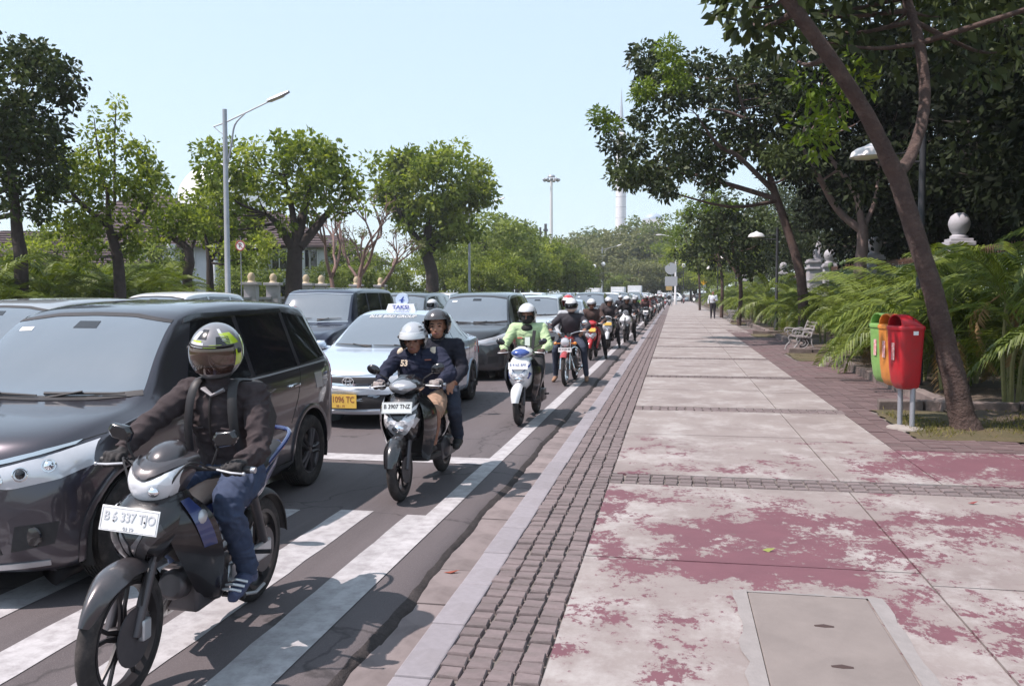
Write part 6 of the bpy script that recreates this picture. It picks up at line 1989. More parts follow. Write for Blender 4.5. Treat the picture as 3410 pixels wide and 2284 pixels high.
# ================================================================== TREES, PALMS, HEDGES
TH, PH = R(10.376), R(3.24)
_r = V((math.cos(TH), math.sin(TH), 0)); _f = V((-math.sin(TH) * math.cos(PH), math.cos(TH) * math.cos(PH), -math.sin(PH))); _u = V((-math.sin(TH) * math.sin(PH), math.cos(TH) * math.sin(PH), math.cos(PH)))
def at(dx, dy, Y):
    """the point at street distance Y on the line of sight measured off the photograph (2341 px wide)"""
    d = _f + _r * ((dx * 1.45664 - 1705) / 2950) - _u * ((dy * 1.45664 - 1142) / 2950)
    return V((0, 0, 1.6)) + d * (Y / d.y)

m_bark = M('bark_brown', (.095, .058, .047), .9, var=(5, .45, (.05, .032, .03)), bump=(26, 1.0, .04), dirt=((.17, .12, .10), 7, .6))
m_bark_dark = M('bark_dark', (.045, .033, .030), .9, var=(6, .35), bump=(16, .9, .03))
m_bark_pale = M('bark_pale', (.20, .14, .125), .9, var=(5, .35), bump=(18, .8, .02))
m_bark_pink = M('bark_bare', (.19, .12, .105), .9, var=(5, .3), bump=(18, .8, .02))
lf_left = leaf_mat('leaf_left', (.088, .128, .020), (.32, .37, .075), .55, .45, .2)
lf_dark = leaf_mat('leaf_dark', (.006, .009, .0045), (.022, .031, .010), .6, .10, .08)  # near-black green: the canopy's deep shade is put into the leaf colour
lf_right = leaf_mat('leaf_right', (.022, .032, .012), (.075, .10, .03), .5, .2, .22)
lf_young = leaf_mat('leaf_young', (.10, .155, .022), (.20, .265, .042), .45, .35, .2)
lf_far = leaf_mat('leaf_far', (.09, .125, .028), (.24, .29, .07), .6, .4)
lf_olive = leaf_mat('leaf_olive', (.12, .13, .05), (.19, .20, .085), .6, .3)
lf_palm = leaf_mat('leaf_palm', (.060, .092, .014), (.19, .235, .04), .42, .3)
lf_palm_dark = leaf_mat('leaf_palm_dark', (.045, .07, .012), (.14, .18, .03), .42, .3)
lf_dry = leaf_mat('leaf_dry', (.20, .12, .05), (.30, .20, .09), .8, .2)

def leaf_mesh(name, pos, dirs, size, mat, tint, wid=.56, fold=.25, rng=RNG):
    """one diamond leaf per row: base at pos, pointing along dirs"""
    n = len(pos)
    d = dirs / np.maximum(1e-9, np.linalg.norm(dirs, axis=1))[:, None]
    a = rng.normal(size=(n, 3)); s = np.cross(d, a); s /= np.maximum(1e-9, np.linalg.norm(s, axis=1))[:, None]
    nn = np.cross(d, s)
    sz = (size * rng.uniform(.7, 1.25, n))[:, None]
    v = np.empty((n, 4, 3))
    v[:, 0] = pos
    v[:, 1] = pos + d * sz * .45 + s * sz * wid * .5 + nn * sz * fold * .3
    v[:, 2] = pos + d * sz - nn * sz * .12
    v[:, 3] = pos + d * sz * .45 - s * sz * wid * .5 + nn * sz * fold * .3
    me = bpy.data.meshes.new(name)
    me.vertices.add(4 * n); me.vertices.foreach_set('co', v.reshape(-1))
    me.loops.add(4 * n); me.loops.foreach_set('vertex_index', np.arange(4 * n, dtype=np.int32))
    me.polygons.add(n); me.polygons.foreach_set('loop_start', np.arange(n, dtype=np.int32) * 4)
    if hasattr(me.polygons[0], 'loop_total'):
        try: me.polygons.foreach_set('loop_total', np.full(n, 4, np.int32))
        except Exception: pass
    me.materials.append(mat)
    at_ = me.attributes.new('tint', 'FLOAT', 'FACE'); at_.data.foreach_set('value', np.clip(tint, 0, 1).astype(np.float32))
    me.update(calc_edges=True)
    return me

def tufts(cl, per, size, droop=.35, shell=.45, flat=.8, rng=RNG):
    """cl: list of (centre, radius). leaves scattered through each tuft, denser outside"""
    P, D, T = [], [], []
    for c, r in cl:
        n = max(12, int(per * 2.3 * r * r * rng.uniform(.7, 1.3)))
        d = rng.normal(size=(n, 3)); d /= np.linalg.norm(d, axis=1)[:, None]
        rad = r * (shell * .5 + (1 - shell * .5) * rng.random(n)) ** .75
        p = d * rad[:, None]; p[:, 2] *= flat
        P.append(np.array(c) + p)
        q = d * .9 + rng.normal(size=(n, 3)) * .55; q[:, 2] -= droop
        D.append(q)
        T.append(np.clip(.02 + .85 * rng.random() ** 1.4 + rng.normal(size=n) * .16, 0, 1))
    return np.concatenate(P), np.concatenate(D), np.concatenate(T)

def limbs(mb, trunk, rad, cl, nb=26, k=.30, rough=False):
    """trunk: list of (points, radii); then twigs reach out to the tufts"""
    nodes = []
    for pts, rr in trunk:
        if rough:
            kb = knobbly(pts, rr); mb.add(kb.v, kb.f)
        else:
            mb.tube(pts, rr, 10, True, 4)
        q = catmull(pts, 4)
        h = len(q)
        for i, p in enumerate(q):
            if i > h * .35:
                t = i / (h - 1) * (len(rr) - 1); a = min(int(t), len(rr) - 2)
                nodes.append((p, rr[a] + (rr[a + 1] - rr[a]) * (t - a)))
    sel = cl if len(cl) <= nb else random.sample(cl, nb)
    for c, r in sel:
        c = V(c)
        p, pr = min(nodes, key=lambda q: (q[0] - c).length + max(0, q[0].z - c.z) * 1.5)
        m_ = p.lerp(c, .5) + V((random.uniform(-.15, .15), random.uniform(-.15, .15), -.08 * (c - p).length))
        w = min(pr * .6, .012 + .018 * (c - p).length)
        mb.tube([p, m_, c], [w, w * .65, w * .25], 6, True, 3)

def knobbly(pts, rr, seed=3):
    from mathutils import noise as NZ
    mb = MB(); mb.tube(pts, rr, 22, True, 14)
    n = len(mb.v) // 22
    out = []
    for i in range(n):
        ring = [V(p) for p in mb.v[i * 22:(i + 1) * 22]]
        c = sum(ring, V()) / 22
        for p in ring:
            d = p - c
            k = 1 + .10 * NZ.noise(p * 3.2) + .07 * NZ.noise(p * 11 + V((seed, 0, 0))) + .035 * NZ.noise(V((p.x * 40, p.y * 40, p.z * 14)))
            out.append(tuple(c + d * k))
    mb.v = out + mb.v[n * 22:]
    return mb
def tree(name, label, base, trunk, cl, leaf, per, size, bark=None, group=None, young=None, nb=26, droop=.35, flat=.8, shell=.45, rough=False):
    base = V(base)
    t = thing(name, label, 'tree', base, group=group)
    mb = MB()
    tr = [([V(p) - base for p in pts], rr) for pts, rr in trunk]
    c2 = [(tuple(V(c) - base), r) for c, r in cl]
    limbs(mb, tr, None, c2, nb, rough=rough)
    mb.build('trunk', bark or m_bark_dark, t, True, 60)
    p, d, ti = tufts(c2, per, size, droop, shell, flat)
    obj('crown', leaf_mesh('crown', p, d, size, leaf, ti), t)
    if young:
        p, d, ti = tufts([(tuple(V(c) - base), r) for c, r in young], per * 2.6, size, droop * .6, .5, flat)
        obj('young_leaves', leaf_mesh('young_leaves', p, d, size * .8, lf_young, ti, .36), t)
    return t

def ell_tufts(c, r, n, tr, lo=-.9, rng=random):
    """n tufts spread over and through an ellipsoid, so the outline stays bumpy"""
    out = []
    for i in range(n):
        while True:
            d = V((rng.gauss(0, 1), rng.gauss(0, 1), rng.gauss(0, 1))).normalized()
            if d.z > lo:
                break
        q = rng.uniform(.62, 1.05) if i % 3 else rng.uniform(.9, 1.2)
        out.append((V(c) + V((d.x * r[0] * q, d.y * r[1] * q, d.z * r[2] * q)), tr * rng.uniform(.65, 1.25)))
    return out

# ---- left side of the street
GL = 'trees along the left pavement'
def ltree(label, x, yb, Y, gz, crown, ntuft, tr, trunk_px, per=90, size=.26, leaf=None, extra=(), bark=None, nb=30, rw=.3):
    b = at(x, yb, Y); b.z = gz
    tk = []
    tk.append(None)
    for k, (pts, rr) in enumerate(trunk_px[1:], 1):
        tk.append(([at(px, py, Y + dy) for px, py, dy in pts], rr))
    if trunk_px:
        pts, rr = trunk_px[0]
        tk[0] = ([b] + [at(px, py, Y + dy) for px, py, dy in pts], rr)
    cl = []
    for (cx, cy, rx, ry, n) in crown:
        c = at(cx, cy, Y); e = at(cx + rx, cy, Y); u = at(cx, cy - ry, Y)
        rr = abs(e.x - c.x)
        cl += ell_tufts(c, (rr, rr * .9, abs(u.z - c.z)), int(n * .8), tr * .82)
    for (cx, cy, r_) in extra:
        cl.append((at(cx, cy, Y + random.uniform(-1, 1)), r_))
    return tree('tree', label, b, tk, cl, leaf or lf_left, per * 1.1, size, bark, GL, nb=nb)
def big(label, x, Y, tr, px_tr, crown, extra=(), **k):
    return ltree(label, x, 690, Y, 0, crown, 0, tr, px_tr, extra=extra, **k)
big('broad green tree with thick dark forked trunk right of the street lamp', 668, 38, .62,
    [([(672, 640, 0), (676, 560, 0), (690, 500, .5), (712, 420, 1)], [.44, .38, .33, .22, .10]), ([(676, 580, 0), (640, 520, -.6), (610, 490, -1)], [.24, .17, .08]), ([(684, 565, 0), (735, 505, .8), (770, 460, 1.5)], [.26, .17, .07]), ([(678, 560, 0), (668, 480, 0), (650, 400, -1)], [.2, .14, .06])],
    [(630, 395, 145, 80, 78), (735, 420, 85, 85, 34), (520, 480, 75, 80, 44), (640, 470, 120, 60, 26)], [(810, 400, .5), (822, 440, .5), (838, 470, .45), (455, 500, .6), (445, 545, .6), (540, 565, .6), (580, 330, .55), (700, 315, .5)])
big('tall dense tree in the row farther up the left pavement', 985, 60, .95,
    [([(988, 630, 0), (975, 570, 0), (985, 480, 0)], [.5, .45, .38, .16]), ([(978, 580, 0), (1040, 500, 1), (1080, 440, 1)], [.3, .2, .08]), ([(976, 575, 0), (920, 500, -1), (900, 440, -1)], [.28, .18, .07])],
    [(985, 440, 110, 85, 90), (1040, 420, 70, 70, 34), (915, 430, 50, 60, 24), (990, 520, 80, 45, 26)], [(850, 365, .8), (862, 400, .7), (1050, 335, .9), (1000, 345, .8), (940, 350, .8), (1110, 430, .9), (1125, 455, .7)], per=52, size=.38)
big('tree with spiky upright shoots near the left edge', 275, 25, .42,
    [([(272, 620, 0), (262, 560, 0), (250, 520, 0), (245, 430, 0)], [.20, .17, .15, .11, .05]), ([(258, 550, 0), (320, 500, .5), (350, 440, .5)], [.10, .07, .03]), ([(252, 520, 0), (180, 460, -.3), (140, 400, 0)], [.11, .07, .03]), ([(262, 470, 0), (262, 330, 0), (265, 240, 0)], [.05, .03, .012]), ([(240, 430, 0), (222, 330, 0), (215, 270, 0)], [.05, .03, .012])],
    [(240, 450, 130, 110, 95), (160, 420, 70, 90, 40), (310, 400, 40, 70, 26), (230, 560, 90, 50, 30)], [(268, 230, .30), (272, 255, .34), (265, 285, .34), (260, 312, .3), (215, 260, .3), (225, 290, .34), (235, 320, .3), (195, 300, .28), (200, 330, .28), (350, 410, .34), (365, 400, .26), (370, 440, .24), (310, 340, .3)], per=130, size=.17)
big('tall dark tree cut by the left edge of the picture', 45, 22, .45,
    [([(48, 600, 0), (40, 540, 0), (30, 430, 0), (10, 300, 0)], [.2, .18, .16, .12, .06])],
    [(0, 210, 130, 130, 120), (60, 330, 90, 60, 50), (30, 420, 80, 100, 60), (90, 150, 60, 40, 22), (-150, 300, 180, 220, 80)], [(150, 170, .25), (130, 140, .22), (165, 187, .16), (120, 310, .28), (140, 300, .2)], per=110, size=.19, leaf=leaf_mat('leaf_mid', (.022, .034, .010), (.075, .10, .026), .5, .22, .15))
big('small leaning tree with a crooked trunk left of the street lamp', 432, 31, .42,
    [([(428, 640, 0), (434, 600, 0), (425, 565, 0), (390, 540, 0), (360, 500, 0)], [.2, .18, .18, .14, .11, .06]), ([(430, 585, 0), (445, 550, .3), (450, 520, .3)], [.09, .06, .03])],
    [(375, 500, 60, 50, 40), (440, 520, 30, 30, 14)], [(410, 460, .4), (395, 470, .4)], per=110, size=.19)
big('slim tree with brown multi-stem trunk behind the street lamp', 480, 34, .45,
    [([(480, 640, 0), (478, 590, 0), (470, 540, 0)], [.18, .15, .12, .05]), ([(480, 600, 0), (505, 550, .3), (510, 500, .3)], [.1, .07, .03])],
    [(480, 480, 50, 70, 46), (560, 560, 60, 50, 30)], [(460, 340, .5), (462, 360, .4)], per=100, size=.2)
# a bare pinkish tree
def bare(label, x, Y, seed, h=7, spread=4.2):
    rnd = random.Random(seed)
    b = at(x, 690, Y); b.z = 0
    t = thing('bare_tree', label, 'tree', b, group=GL)
    mb = MB()
    tips = []
    def grow(p, d, r, L, lv):
        q = p + d * L * .5 + V((rnd.uniform(-.1, .1), rnd.uniform(-.1, .1), .05)) * L
        e = p + d * L
        mb.tube([p, q, e], [r, r * .85, r * .68], 6, True, 2)
        if lv == 0:
            tips.append(e); return
        for i in range(rnd.choice((2, 3)) if lv > 1 else 3):
            nd = (d + V((rnd.uniform(-1, 1), rnd.uniform(-1, 1), rnd.uniform(-.25, .7))) * .75).normalized()
            grow(e, nd, r * .62, L * rnd.uniform(.62, .85), lv - 1)
    for dx, lean in ((-.2, -.3), (.15, .25)):
        grow(V((dx, 0, 0)), V((lean, .1, 1)).normalized(), .17, h * .34, 4)
    mb.build('trunk', m_bark_pink, t, True, 60)
    cl = [(tuple(p), .32) for p in rnd.sample(tips, min(26, len(tips)))]
    p, d, ti = tufts(cl, 70, .16)
    obj('crown', leaf_mesh('crown', p, d, .16, lf_olive, ti), t)
bare('nearly bare pinkish tree between the two big left trees', 790, 47, 3, 7.5)
bare('smaller bare branching tree left of the tall dense tree', 850, 54, 9, 6.5)
# lower green trees farther along the left, then the wood that closes the street
def tree_mesh_set(leaf, seed, h, rx, n, tr, per, size):
    rnd = random.Random(seed)
    mb = MB()
    tk = [([V((0, 0, 0)), V((rnd.uniform(-.2, .2), 0, h * .25)), V((rnd.uniform(-.5, .5), 0, h * .5)), V((rnd.uniform(-.5, .5), 0, h * .75))], [.28, .22, .17, .06])]
    for s in (-1, 1):
        tk.append(([V((0, 0, h * .28)), V((s * rx * .3, rnd.uniform(-.5, .5), h * .45)), V((s * rx * .6, rnd.uniform(-1, 1), h * .62))], [.16, .11, .04]))
    cl = ell_tufts((0, 0, h * .64), (rx, rx, h * .37), n, tr, rng=rnd) + ell_tufts((rx * .4, 0, h * .5), (rx * .7, rx * .6, h * .25), n // 3, tr, rng=rnd)
    limbs(mb, tk, None, cl, 18)
    p, d, ti = tufts(cl, per, size)
    return mb.mesh('trunk', m_bark_dark, True, 60), leaf_mesh('crown', p, d, size, leaf, ti)
FAR = [tree_mesh_set(lf_far, 1, 8, 3.6, 60, .85, 46, .34), tree_mesh_set(lf_far, 2, 9, 3.2, 60, .8, 46, .34), tree_mesh_set(lf_olive, 3, 7.5, 4.2, 66, .9, 44, .34), tree_mesh_set(lf_left, 4, 8.5, 3.8, 64, .85, 46, .34)]
_used_far = {}
def far_tree(label, x, Y, top, k, group, wide=1.0, gz=0., dxw=0):
    b = at(x, 669, Y); b.z = gz
    h = at(x, top, Y).z - gz
    t = thing('tree', label, 'tree', b, rz=random.uniform(0, 6.28), group=group)
    base_h = (8, 9, 7.5, 8.5)[k] * 1.02
    s = h / base_h
    t.scale = (s * wide, s * wide, s)
    obj('trunk', FAR[k][0], t); obj('crown', FAR[k][1], t)
    return t
GF = 'trees far up the street'
spots = [(1010, 74, 560, 1), (930, 66, 600, 3), (850, 62, 585, 0), (1110, 80, 500, 0), (1150, 85, 490, 1), (1195, 92, 535, 3), (1240, 98, 560, 0), (1285, 104, 575, 3), (1310, 96, 570, 1), (1060, 95, 520, 2), (1170, 120, 520, 3), (1225, 128, 545, 1), (1290, 135, 560, 2), (740, 58, 600, 1), (780, 66, 560, 0), (560, 50, 590, 0), (610, 62, 560, 3), (340, 44, 560, 0), (130, 40, 520, 3), (1140, 70, 580, 3), (1090, 68, 590, 0)]
for i, (x, Y, top, k) in enumerate(spots):
    side = 'left pavement row'
    far_tree('green tree of the far left row, crown %s' % ('standing behind the tall dense tree', 'left of the tall dense tree base', 'behind the bare trees', 'just right of the tall dense tree', 'highest right of the second lamp post', 'sloping down past the second lamp post', 'left of the floodlight mast', 'beneath the floodlight mast', 'right below the floodlight mast', 'behind the second lamp post', 'behind the sloping crowns', 'at the foot of the mast, farther back', 'olive one in front of the closing wood', 'right of the thick forked trunk', 'behind the nearly bare tree', 'behind the thick forked trunk, left', 'behind the thick forked trunk, right', 'between the spiky tree and the lamp', 'behind the spiky tree', 'low bright one before the second lamp', 'low one at the second lamp foot')[i], x, Y, top, k, GF, 1.15)
# the closing wood at the end of the street
wood = [(1330, 190, 545, 2), (1362, 200, 530, 1), (1395, 195, 540, 2), (1430, 205, 520, 2), (1465, 200, 530, 2), (1495, 198, 505, 1), (1520, 205, 540, 0), (1555, 190, 545, 3), (1590, 185, 540, 3), (1350, 178, 600, 2), (1410, 176, 595, 2), (1460, 172, 598, 2), (1500, 178, 590, 2), (1240, 185, 560, 2), (1290, 190, 545, 1), (1180, 180, 540, 0), (1620, 180, 560, 3), (1540, 176, 600, 3), (1580, 174, 605, 3), (1385, 168, 628, 0), (1425, 168, 630, 0)]
for i, (x, Y, top, k) in enumerate(wood):
    far_tree('tree in the wood that closes the street, %s from the left' % (ORD + ['twenty-first'])[sorted(range(len(wood)), key=lambda j: wood[j][0]).index(i)], x, Y, top, k, 'wood closing the street', 1.35)

# trees closing the view beyond the left houses
for i, (x, y, h, k) in enumerate(((-34, 14, 8, 3), (-40, 22, 9, 0), (-30, 5, 8, 1), (-46, 30, 10, 3), (-52, 18, 10, 1), (-48, 44, 9, 0), (-56, 34, 10, 3), (-60, 55, 11, 1))):
    t = thing('tree', 'garden tree outside the left edge of the view, %s one' % ORD[i], 'tree', (x, y, 0), rz=i, group='garden trees left of the view')
    sc_ = h / 8.4; t.scale = (sc_ * 1.3, sc_ * 1.3, sc_)
    obj('trunk', FAR[k][0], t); obj('crown', FAR[k][1], t)

# ---- right side
GR = 'trees along the right pavement'
# nearest leaning tree
b1 = V((3.33, 11.0, .02))
Y1 = 11.0
trk = [([b1 - V((-.02, 0, .1)), at(2200, 950, Y1), at(2165, 800, Y1), at(2128, 650, Y1 - .05), at(2082, 500, Y1 - .1), at(2048, 395, Y1 - .15)], [.225, .150, .122, .110, .104, .104]),
       ([at(2052, 410, Y1 - .12), at(1985, 270, Y1 - .4), at(1895, 130, Y1 - .8), at(1795, -5, Y1 - 1.1), at(1700, -120, Y1 - 1.3), at(1600, -230, Y1 - 1.2)], [.098, .084, .076, .068, .05, .025]),
       ([at(2045, 405, Y1 - .14), at(2086, 348, Y1 + .1), at(2114, 235, Y1 + .4), at(2102, 100, Y1 + .6), at(2072, -5, Y1 + .8), at(2030, -160, Y1 + 1.0), at(2050, -320, Y1 + 1.4)], [.08, .068, .064, .06, .055, .04, .025])]
cl = []
for dx, dy, dY, r_ in ((1690, 15, -.9, .30), (1740, 45, -.6, .32), (1790, 80, -.4, .32), (1830, 30, 0, .36), (1875, 95, .4, .34), (1925, 45, .6, .36), (1960, 110, 1.0, .34), (2010, 60, 1.2, .36), (2150, 40, 1.2, .4), (2170, 130, 1.4, .36), (1720, -40, -1, .4), (1800, -60, -1, .45), (1900, -60, 0, .45), (2000, -50, .5, .45), (2120, -60, 1, .5), (2200, 0, 1.6, .45), (1760, 10, .6, .3), (1665, -25, -1, .34), (1860, -20, 1.1, .45), (1940, -20, 1.4, .45), (1715, 75, -.2, .24), (1770, 110, .3, .26), (1700, 45, .4, .26), (1810, 130, .6, .26), (1845, 60, 1.0, .3), (1780, 20, 1.2, .3), (1975, 30, 1.6, .34), (2040, 130, 1.6, .32), (2200, 90, 1.8, .4), (2260, 40, 2, .5), (2300, 120, 2.4, .45), (2240, 160, 2.2, .4)):
    cl.append((at(dx, dy, Y1 + dY), r_))
for i in range(70):      # the crown above the picture, added out of view to shade the right
    cl.append((V((random.uniform(.2, 6.6), random.uniform(8.4, 15.5), random.uniform(5.9, 9.0))), random.uniform(.5, .8)))
yg = [(at(1850, 190, 11.2), .26), (at(1900, 235, 11.3), .28), (at(1960, 190, 11.5), .26), (at(1840, 285, 11.0), .24), (at(1890, 285, 11.3), .22), (at(1935, 150, 11.4), .24), (at(1870, 330, 11.2), .2)]
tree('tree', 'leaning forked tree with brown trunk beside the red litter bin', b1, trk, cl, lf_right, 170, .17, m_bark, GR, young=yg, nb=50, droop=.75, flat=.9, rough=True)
# second: crown reaching over the street
Y2 = 29
b2 = at(1838, 777, Y2); b2.z = .02
trk = [([b2, at(1832, 640, Y2), at(1805, 540, Y2), at(1778, 460, Y2), at(1760, 405, Y2)], [.17, .15, .13, .12, .10]), ([at(1772, 440, Y2), at(1690, 360, Y2 - .5), at(1640, 330, Y2 - 1), at(1590, 260, Y2 - 1.5)], [.09, .07, .06, .02]), ([at(1775, 455, Y2), at(1660, 420, Y2 + .5), at(1590, 400, Y2 + 1), at(1500, 380, Y2 + 1)], [.09, .075, .06, .02]), ([at(1762, 410, Y2), at(1738, 340, Y2), at(1700, 250, Y2), at(1680, 180, Y2)], [.08, .06, .05, .02]), ([at(1700, 270, Y2 - 1), at(1660, 255, Y2 - 1), at(1620, 250, Y2 - 1.2)], [.05, .04, .02])]
pts = [(1385, 285), (1400, 330), (1425, 370), (1455, 390), (1500, 385), (1470, 130), (1490, 175), (1530, 140), (1550, 180), (1480, 215), (1530, 235), (1580, 215), (1600, 140), (1640, 160), (1690, 150), (1745, 140), (1790, 160), (1470, 270), (1530, 295), (1590, 290), (1650, 255), (1700, 225), (1760, 220), (1600, 360), (1560, 375), (1650, 375), (1700, 330), (1750, 300), (1505, 415), (1615, 400), (1800, 240), (1820, 320), (1840, 200), (1430, 400), (1455, 330), (1540, 340), (1510, 420), (1690, 290), (1640, 310), (1780, 360), (1830, 380), (1860, 270), (1720, 180), (1670, 200), (1620, 210)]
cl = [(at(x, y, Y2 + random.uniform(-2, 2)), random.uniform(.42, .68)) for x, y in pts] + [(at(x + random.uniform(-25, 25), y + random.uniform(-25, 25), Y2 + random.uniform(-2.5, 2.5)), random.uniform(.35, .6)) for x, y in pts if x > 1440]
yg = [(at(x, y, Y2 - 2.2), r_) for x, y, r_ in ((1370, 262, .34), (1398, 285, .34), (1475, 205, .42), (1535, 150, .40), (1548, 190, .42), (1525, 108, .42), (1460, 220, .3))]
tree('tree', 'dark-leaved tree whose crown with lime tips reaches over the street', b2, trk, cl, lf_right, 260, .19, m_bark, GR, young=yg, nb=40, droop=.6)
# third: pale forked trunk by the fence
Y3 = 28.5
b3 = at(1968, 690, Y3); b3.z = .02
trk = [([b3, at(1965, 640, Y3), at(1972, 560, Y3), at(1972, 515, Y3)], [.20, .19, .17, .16]), ([at(1972, 530, Y3), at(1915, 480, Y3), at(1870, 400, Y3 - .5), at(1830, 330, Y3 - 1)], [.12, .10, .08, .05]), ([at(1972, 520, Y3), at(1955, 440, Y3), at(1905, 370, Y3), at(1860, 300, Y3)], [.12, .09, .07, .04]), ([at(1975, 520, Y3), at(2000, 460, Y3 + .4), at(2010, 380, Y3 + .6)], [.08, .06, .03])]
cl = ell_tufts(at(1930, 260, Y3 + 1), (2.9, 2.6, 2.2), 70, .62) + ell_tufts(at(2060, 200, Y3 + 1), (2.5, 2.4, 2.2), 40, .6)
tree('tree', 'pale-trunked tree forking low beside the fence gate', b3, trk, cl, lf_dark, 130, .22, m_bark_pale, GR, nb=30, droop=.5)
# smaller street trees up the right pavement
for i, (x, Y, top, r_, lab) in enumerate(((1690, 44, 470, 1.6, 'slim leaning street tree behind the far bench'), (1650, 58, 450, 2.2, 'street tree with lime tufts above the walking man'), (1600, 82, 470, 2.8, 'bushy street tree nearest the road sign'), (1720, 70, 480, 3.0, 'rounded street tree between lamp and gate posts'))):
    b = at(x, 700, Y); b.z = .02
    tp = at(x - 25, top, Y)
    trk = [([b, b.lerp(tp, .35) + V((.25, 0, 0)), b.lerp(tp, .7)], [.11, .09, .05]), ([b.lerp(tp, .4) + V((.2, 0, 0)), b.lerp(tp, .75) + V((-.8, .4, 0))], [.06, .03])]
    c = b.lerp(tp, .72)
    cl = ell_tufts(c, (r_, r_, (tp.z - b.z) * .32), 46, .55)
    yg = [(V(q) + V((-.3, -.6, .3)), .4) for q, _ in cl[::8]]
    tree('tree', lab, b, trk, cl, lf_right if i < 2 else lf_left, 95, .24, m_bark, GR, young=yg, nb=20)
# the shade trees behind the fence: deep crowns one behind another
def shade(label, X, Y, h, rx, n, seed, leaf=None):
    rnd = random.Random(seed)
    b = V((X, Y, 0))
    trk = [([b, b + V((.1, 0, h * .3)), b + V((-.2, 0, h * .55)), b + V((-.3, 0, h * .8))], [.32, .26, .2, .08]), ([b + V((0, 0, h * .32)), b + V((-rx * .4, -.4, h * .5)), b + V((-rx * .7, -.5, h * .62))], [.16, .11, .04])]
    cl = ell_tufts(b + V((0, 0, h * .62)), (rx, rx, h * .40), n, .85, rng=rnd) + ell_tufts(b + V((-rx * .2, 0, h * .42)), (rx * .9, rx * .8, h * .24), n // 2, .8, rng=rnd)
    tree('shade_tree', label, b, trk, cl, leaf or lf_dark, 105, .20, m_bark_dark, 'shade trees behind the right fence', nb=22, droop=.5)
shade('huge dark shade tree filling the upper right corner', 9.6, 17.0, 12.5, 4.4, 130, 1)
shade('dark shade tree behind the round-topped fence pillar', 10.2, 24.5, 12.5, 4.4, 120, 2)
shade('dark shade tree behind the fence gate', 10.0, 33, 12.0, 4.4, 110, 3)
shade('shade tree behind the pointed gate pillar', 10.5, 42, 11.5, 4.6, 100, 4)
shade('shade tree past the pointed gate pillar', 10.5, 53, 11, 4.8, 90, 5, lf_right)
shade('shade tree far along the right fence', 11, 67, 11, 5.2, 90, 6, lf_right)
shade('second last shade tree along the right fence', 11, 84, 11, 5.5, 90, 7, lf_right)
shade('last shade tree before the cross street on the right', 9, 106, 11, 6, 90, 8, lf_left)
shade('tall shade tree deep behind the red bin', 15.5, 28, 14.5, 5.2, 110, 9)
shade('tall shade tree deep behind the leaning trunk', 14.5, 20, 15, 5, 110, 10)

# ---- areca palms
def frond_mesh(seed, L=1.7, pairs=34, leaf=.46, arch=1.0, mat=None):
    rnd = np.random.default_rng(seed)
    mb_pts = []
    n = 14
    P = []
    for i in range(n + 1):
        t = i / n
        P.append(np.array([0, t * L * .92 * (1 - .10 * arch * t), L * (.62 * t - .70 * arch * t * t)]))
    P = np.array(P)
    V_, F_, T_ = [], [], []
    rb = MB(); rb.tube([V(p) for p in P], [.013 * (1 - .8 * i / n) + .002 for i in range(n + 1)], 5)
    V_ += rb.v; F_ += rb.f; T_ += [.75] * len(rb.f)
    for k in range(pairs):
        t = .16 + .84 * k / pairs
        x = t * n; i = min(int(x), n - 1)
        p = P[i] + (P[i + 1] - P[i]) * (x - i)
        tg = P[i + 1] - P[i]; tg = tg / np.linalg.norm(tg)
        ll = leaf * (.45 + .75 * math.sin(PI * min(1, t * .9 + .08)))
        for s in (-1, 1):
            side = np.array([s, 0, 0])
            d = side * .74 + tg * .62 + np.array([0, 0, .22 + rnd.uniform(-.12, .12)]); d /= np.linalg.norm(d)
            d2 = d + np.array([0, 0, -.75 - rnd.uniform(0, .45)]); d2 /= np.linalg.norm(d2)
            w = np.cross(d, np.array([0, 0, 1.])); w /= np.linalg.norm(w); w = w * .5 + tg * .5; w = w / np.linalg.norm(w) * .016
            a, m_, e = p, p + d * ll * .5, p + d * ll * .5 + d2 * ll * .5
            b0 = len(V_)
            V_ += [tuple(a - w * .5), tuple(a + w * .5), tuple(m_ + w), tuple(m_ - w), tuple(e)]
            F_ += [(b0, b0 + 1, b0 + 2, b0 + 3), (b0 + 3, b0 + 2, b0 + 4)]
            q = rnd.random()
            T_ += [q, q]
    me = bpy.data.meshes.new('frond'); me.from_pydata(V_, [], F_)
    me.materials.append(mat or lf_palm)
    a_ = me.attributes.new('tint', 'FLOAT', 'FACE'); a_.data.foreach_set('value', np.array(T_, np.float32))
    me.update()
    return me
FR = [frond_mesh(1, 1.7, 34, .46, 1.0), frond_mesh(2, 1.9, 36, .48, .8), frond_mesh(3, 1.4, 30, .42, 1.25), frond_mesh(4, 1.7, 34, .46, 1.0, lf_palm_dark), frond_mesh(5, 1.9, 36, .48, .8, lf_palm_dark)]
FRD = frond_mesh(9, 1.3, 26, .34, 1.3, lf_dry)
m_cane = M('palm_cane', (.20, .19, .07), .6, var=(8, .3))
def palm_layout(rnd, n, h):
    out = []
    stems = []
    for s in range(4):
        a = rnd.uniform(0, 6.28); r = rnd.uniform(.05, .35)
        stems.append((V((math.cos(a) * r * .5, math.sin(a) * r * .5, 0)), V((math.cos(a) * r, math.sin(a) * r, h * rnd.uniform(.35, .75)))))
    for i in range(n):
        st = stems[i % 4][1]
        out.append((st + V((0, 0, rnd.uniform(-.15, .15))), rnd.uniform(-.55, .75), rnd.uniform(0, 6.28), rnd.uniform(.8, 1.15), rnd.randrange(3)))
    return stems, out
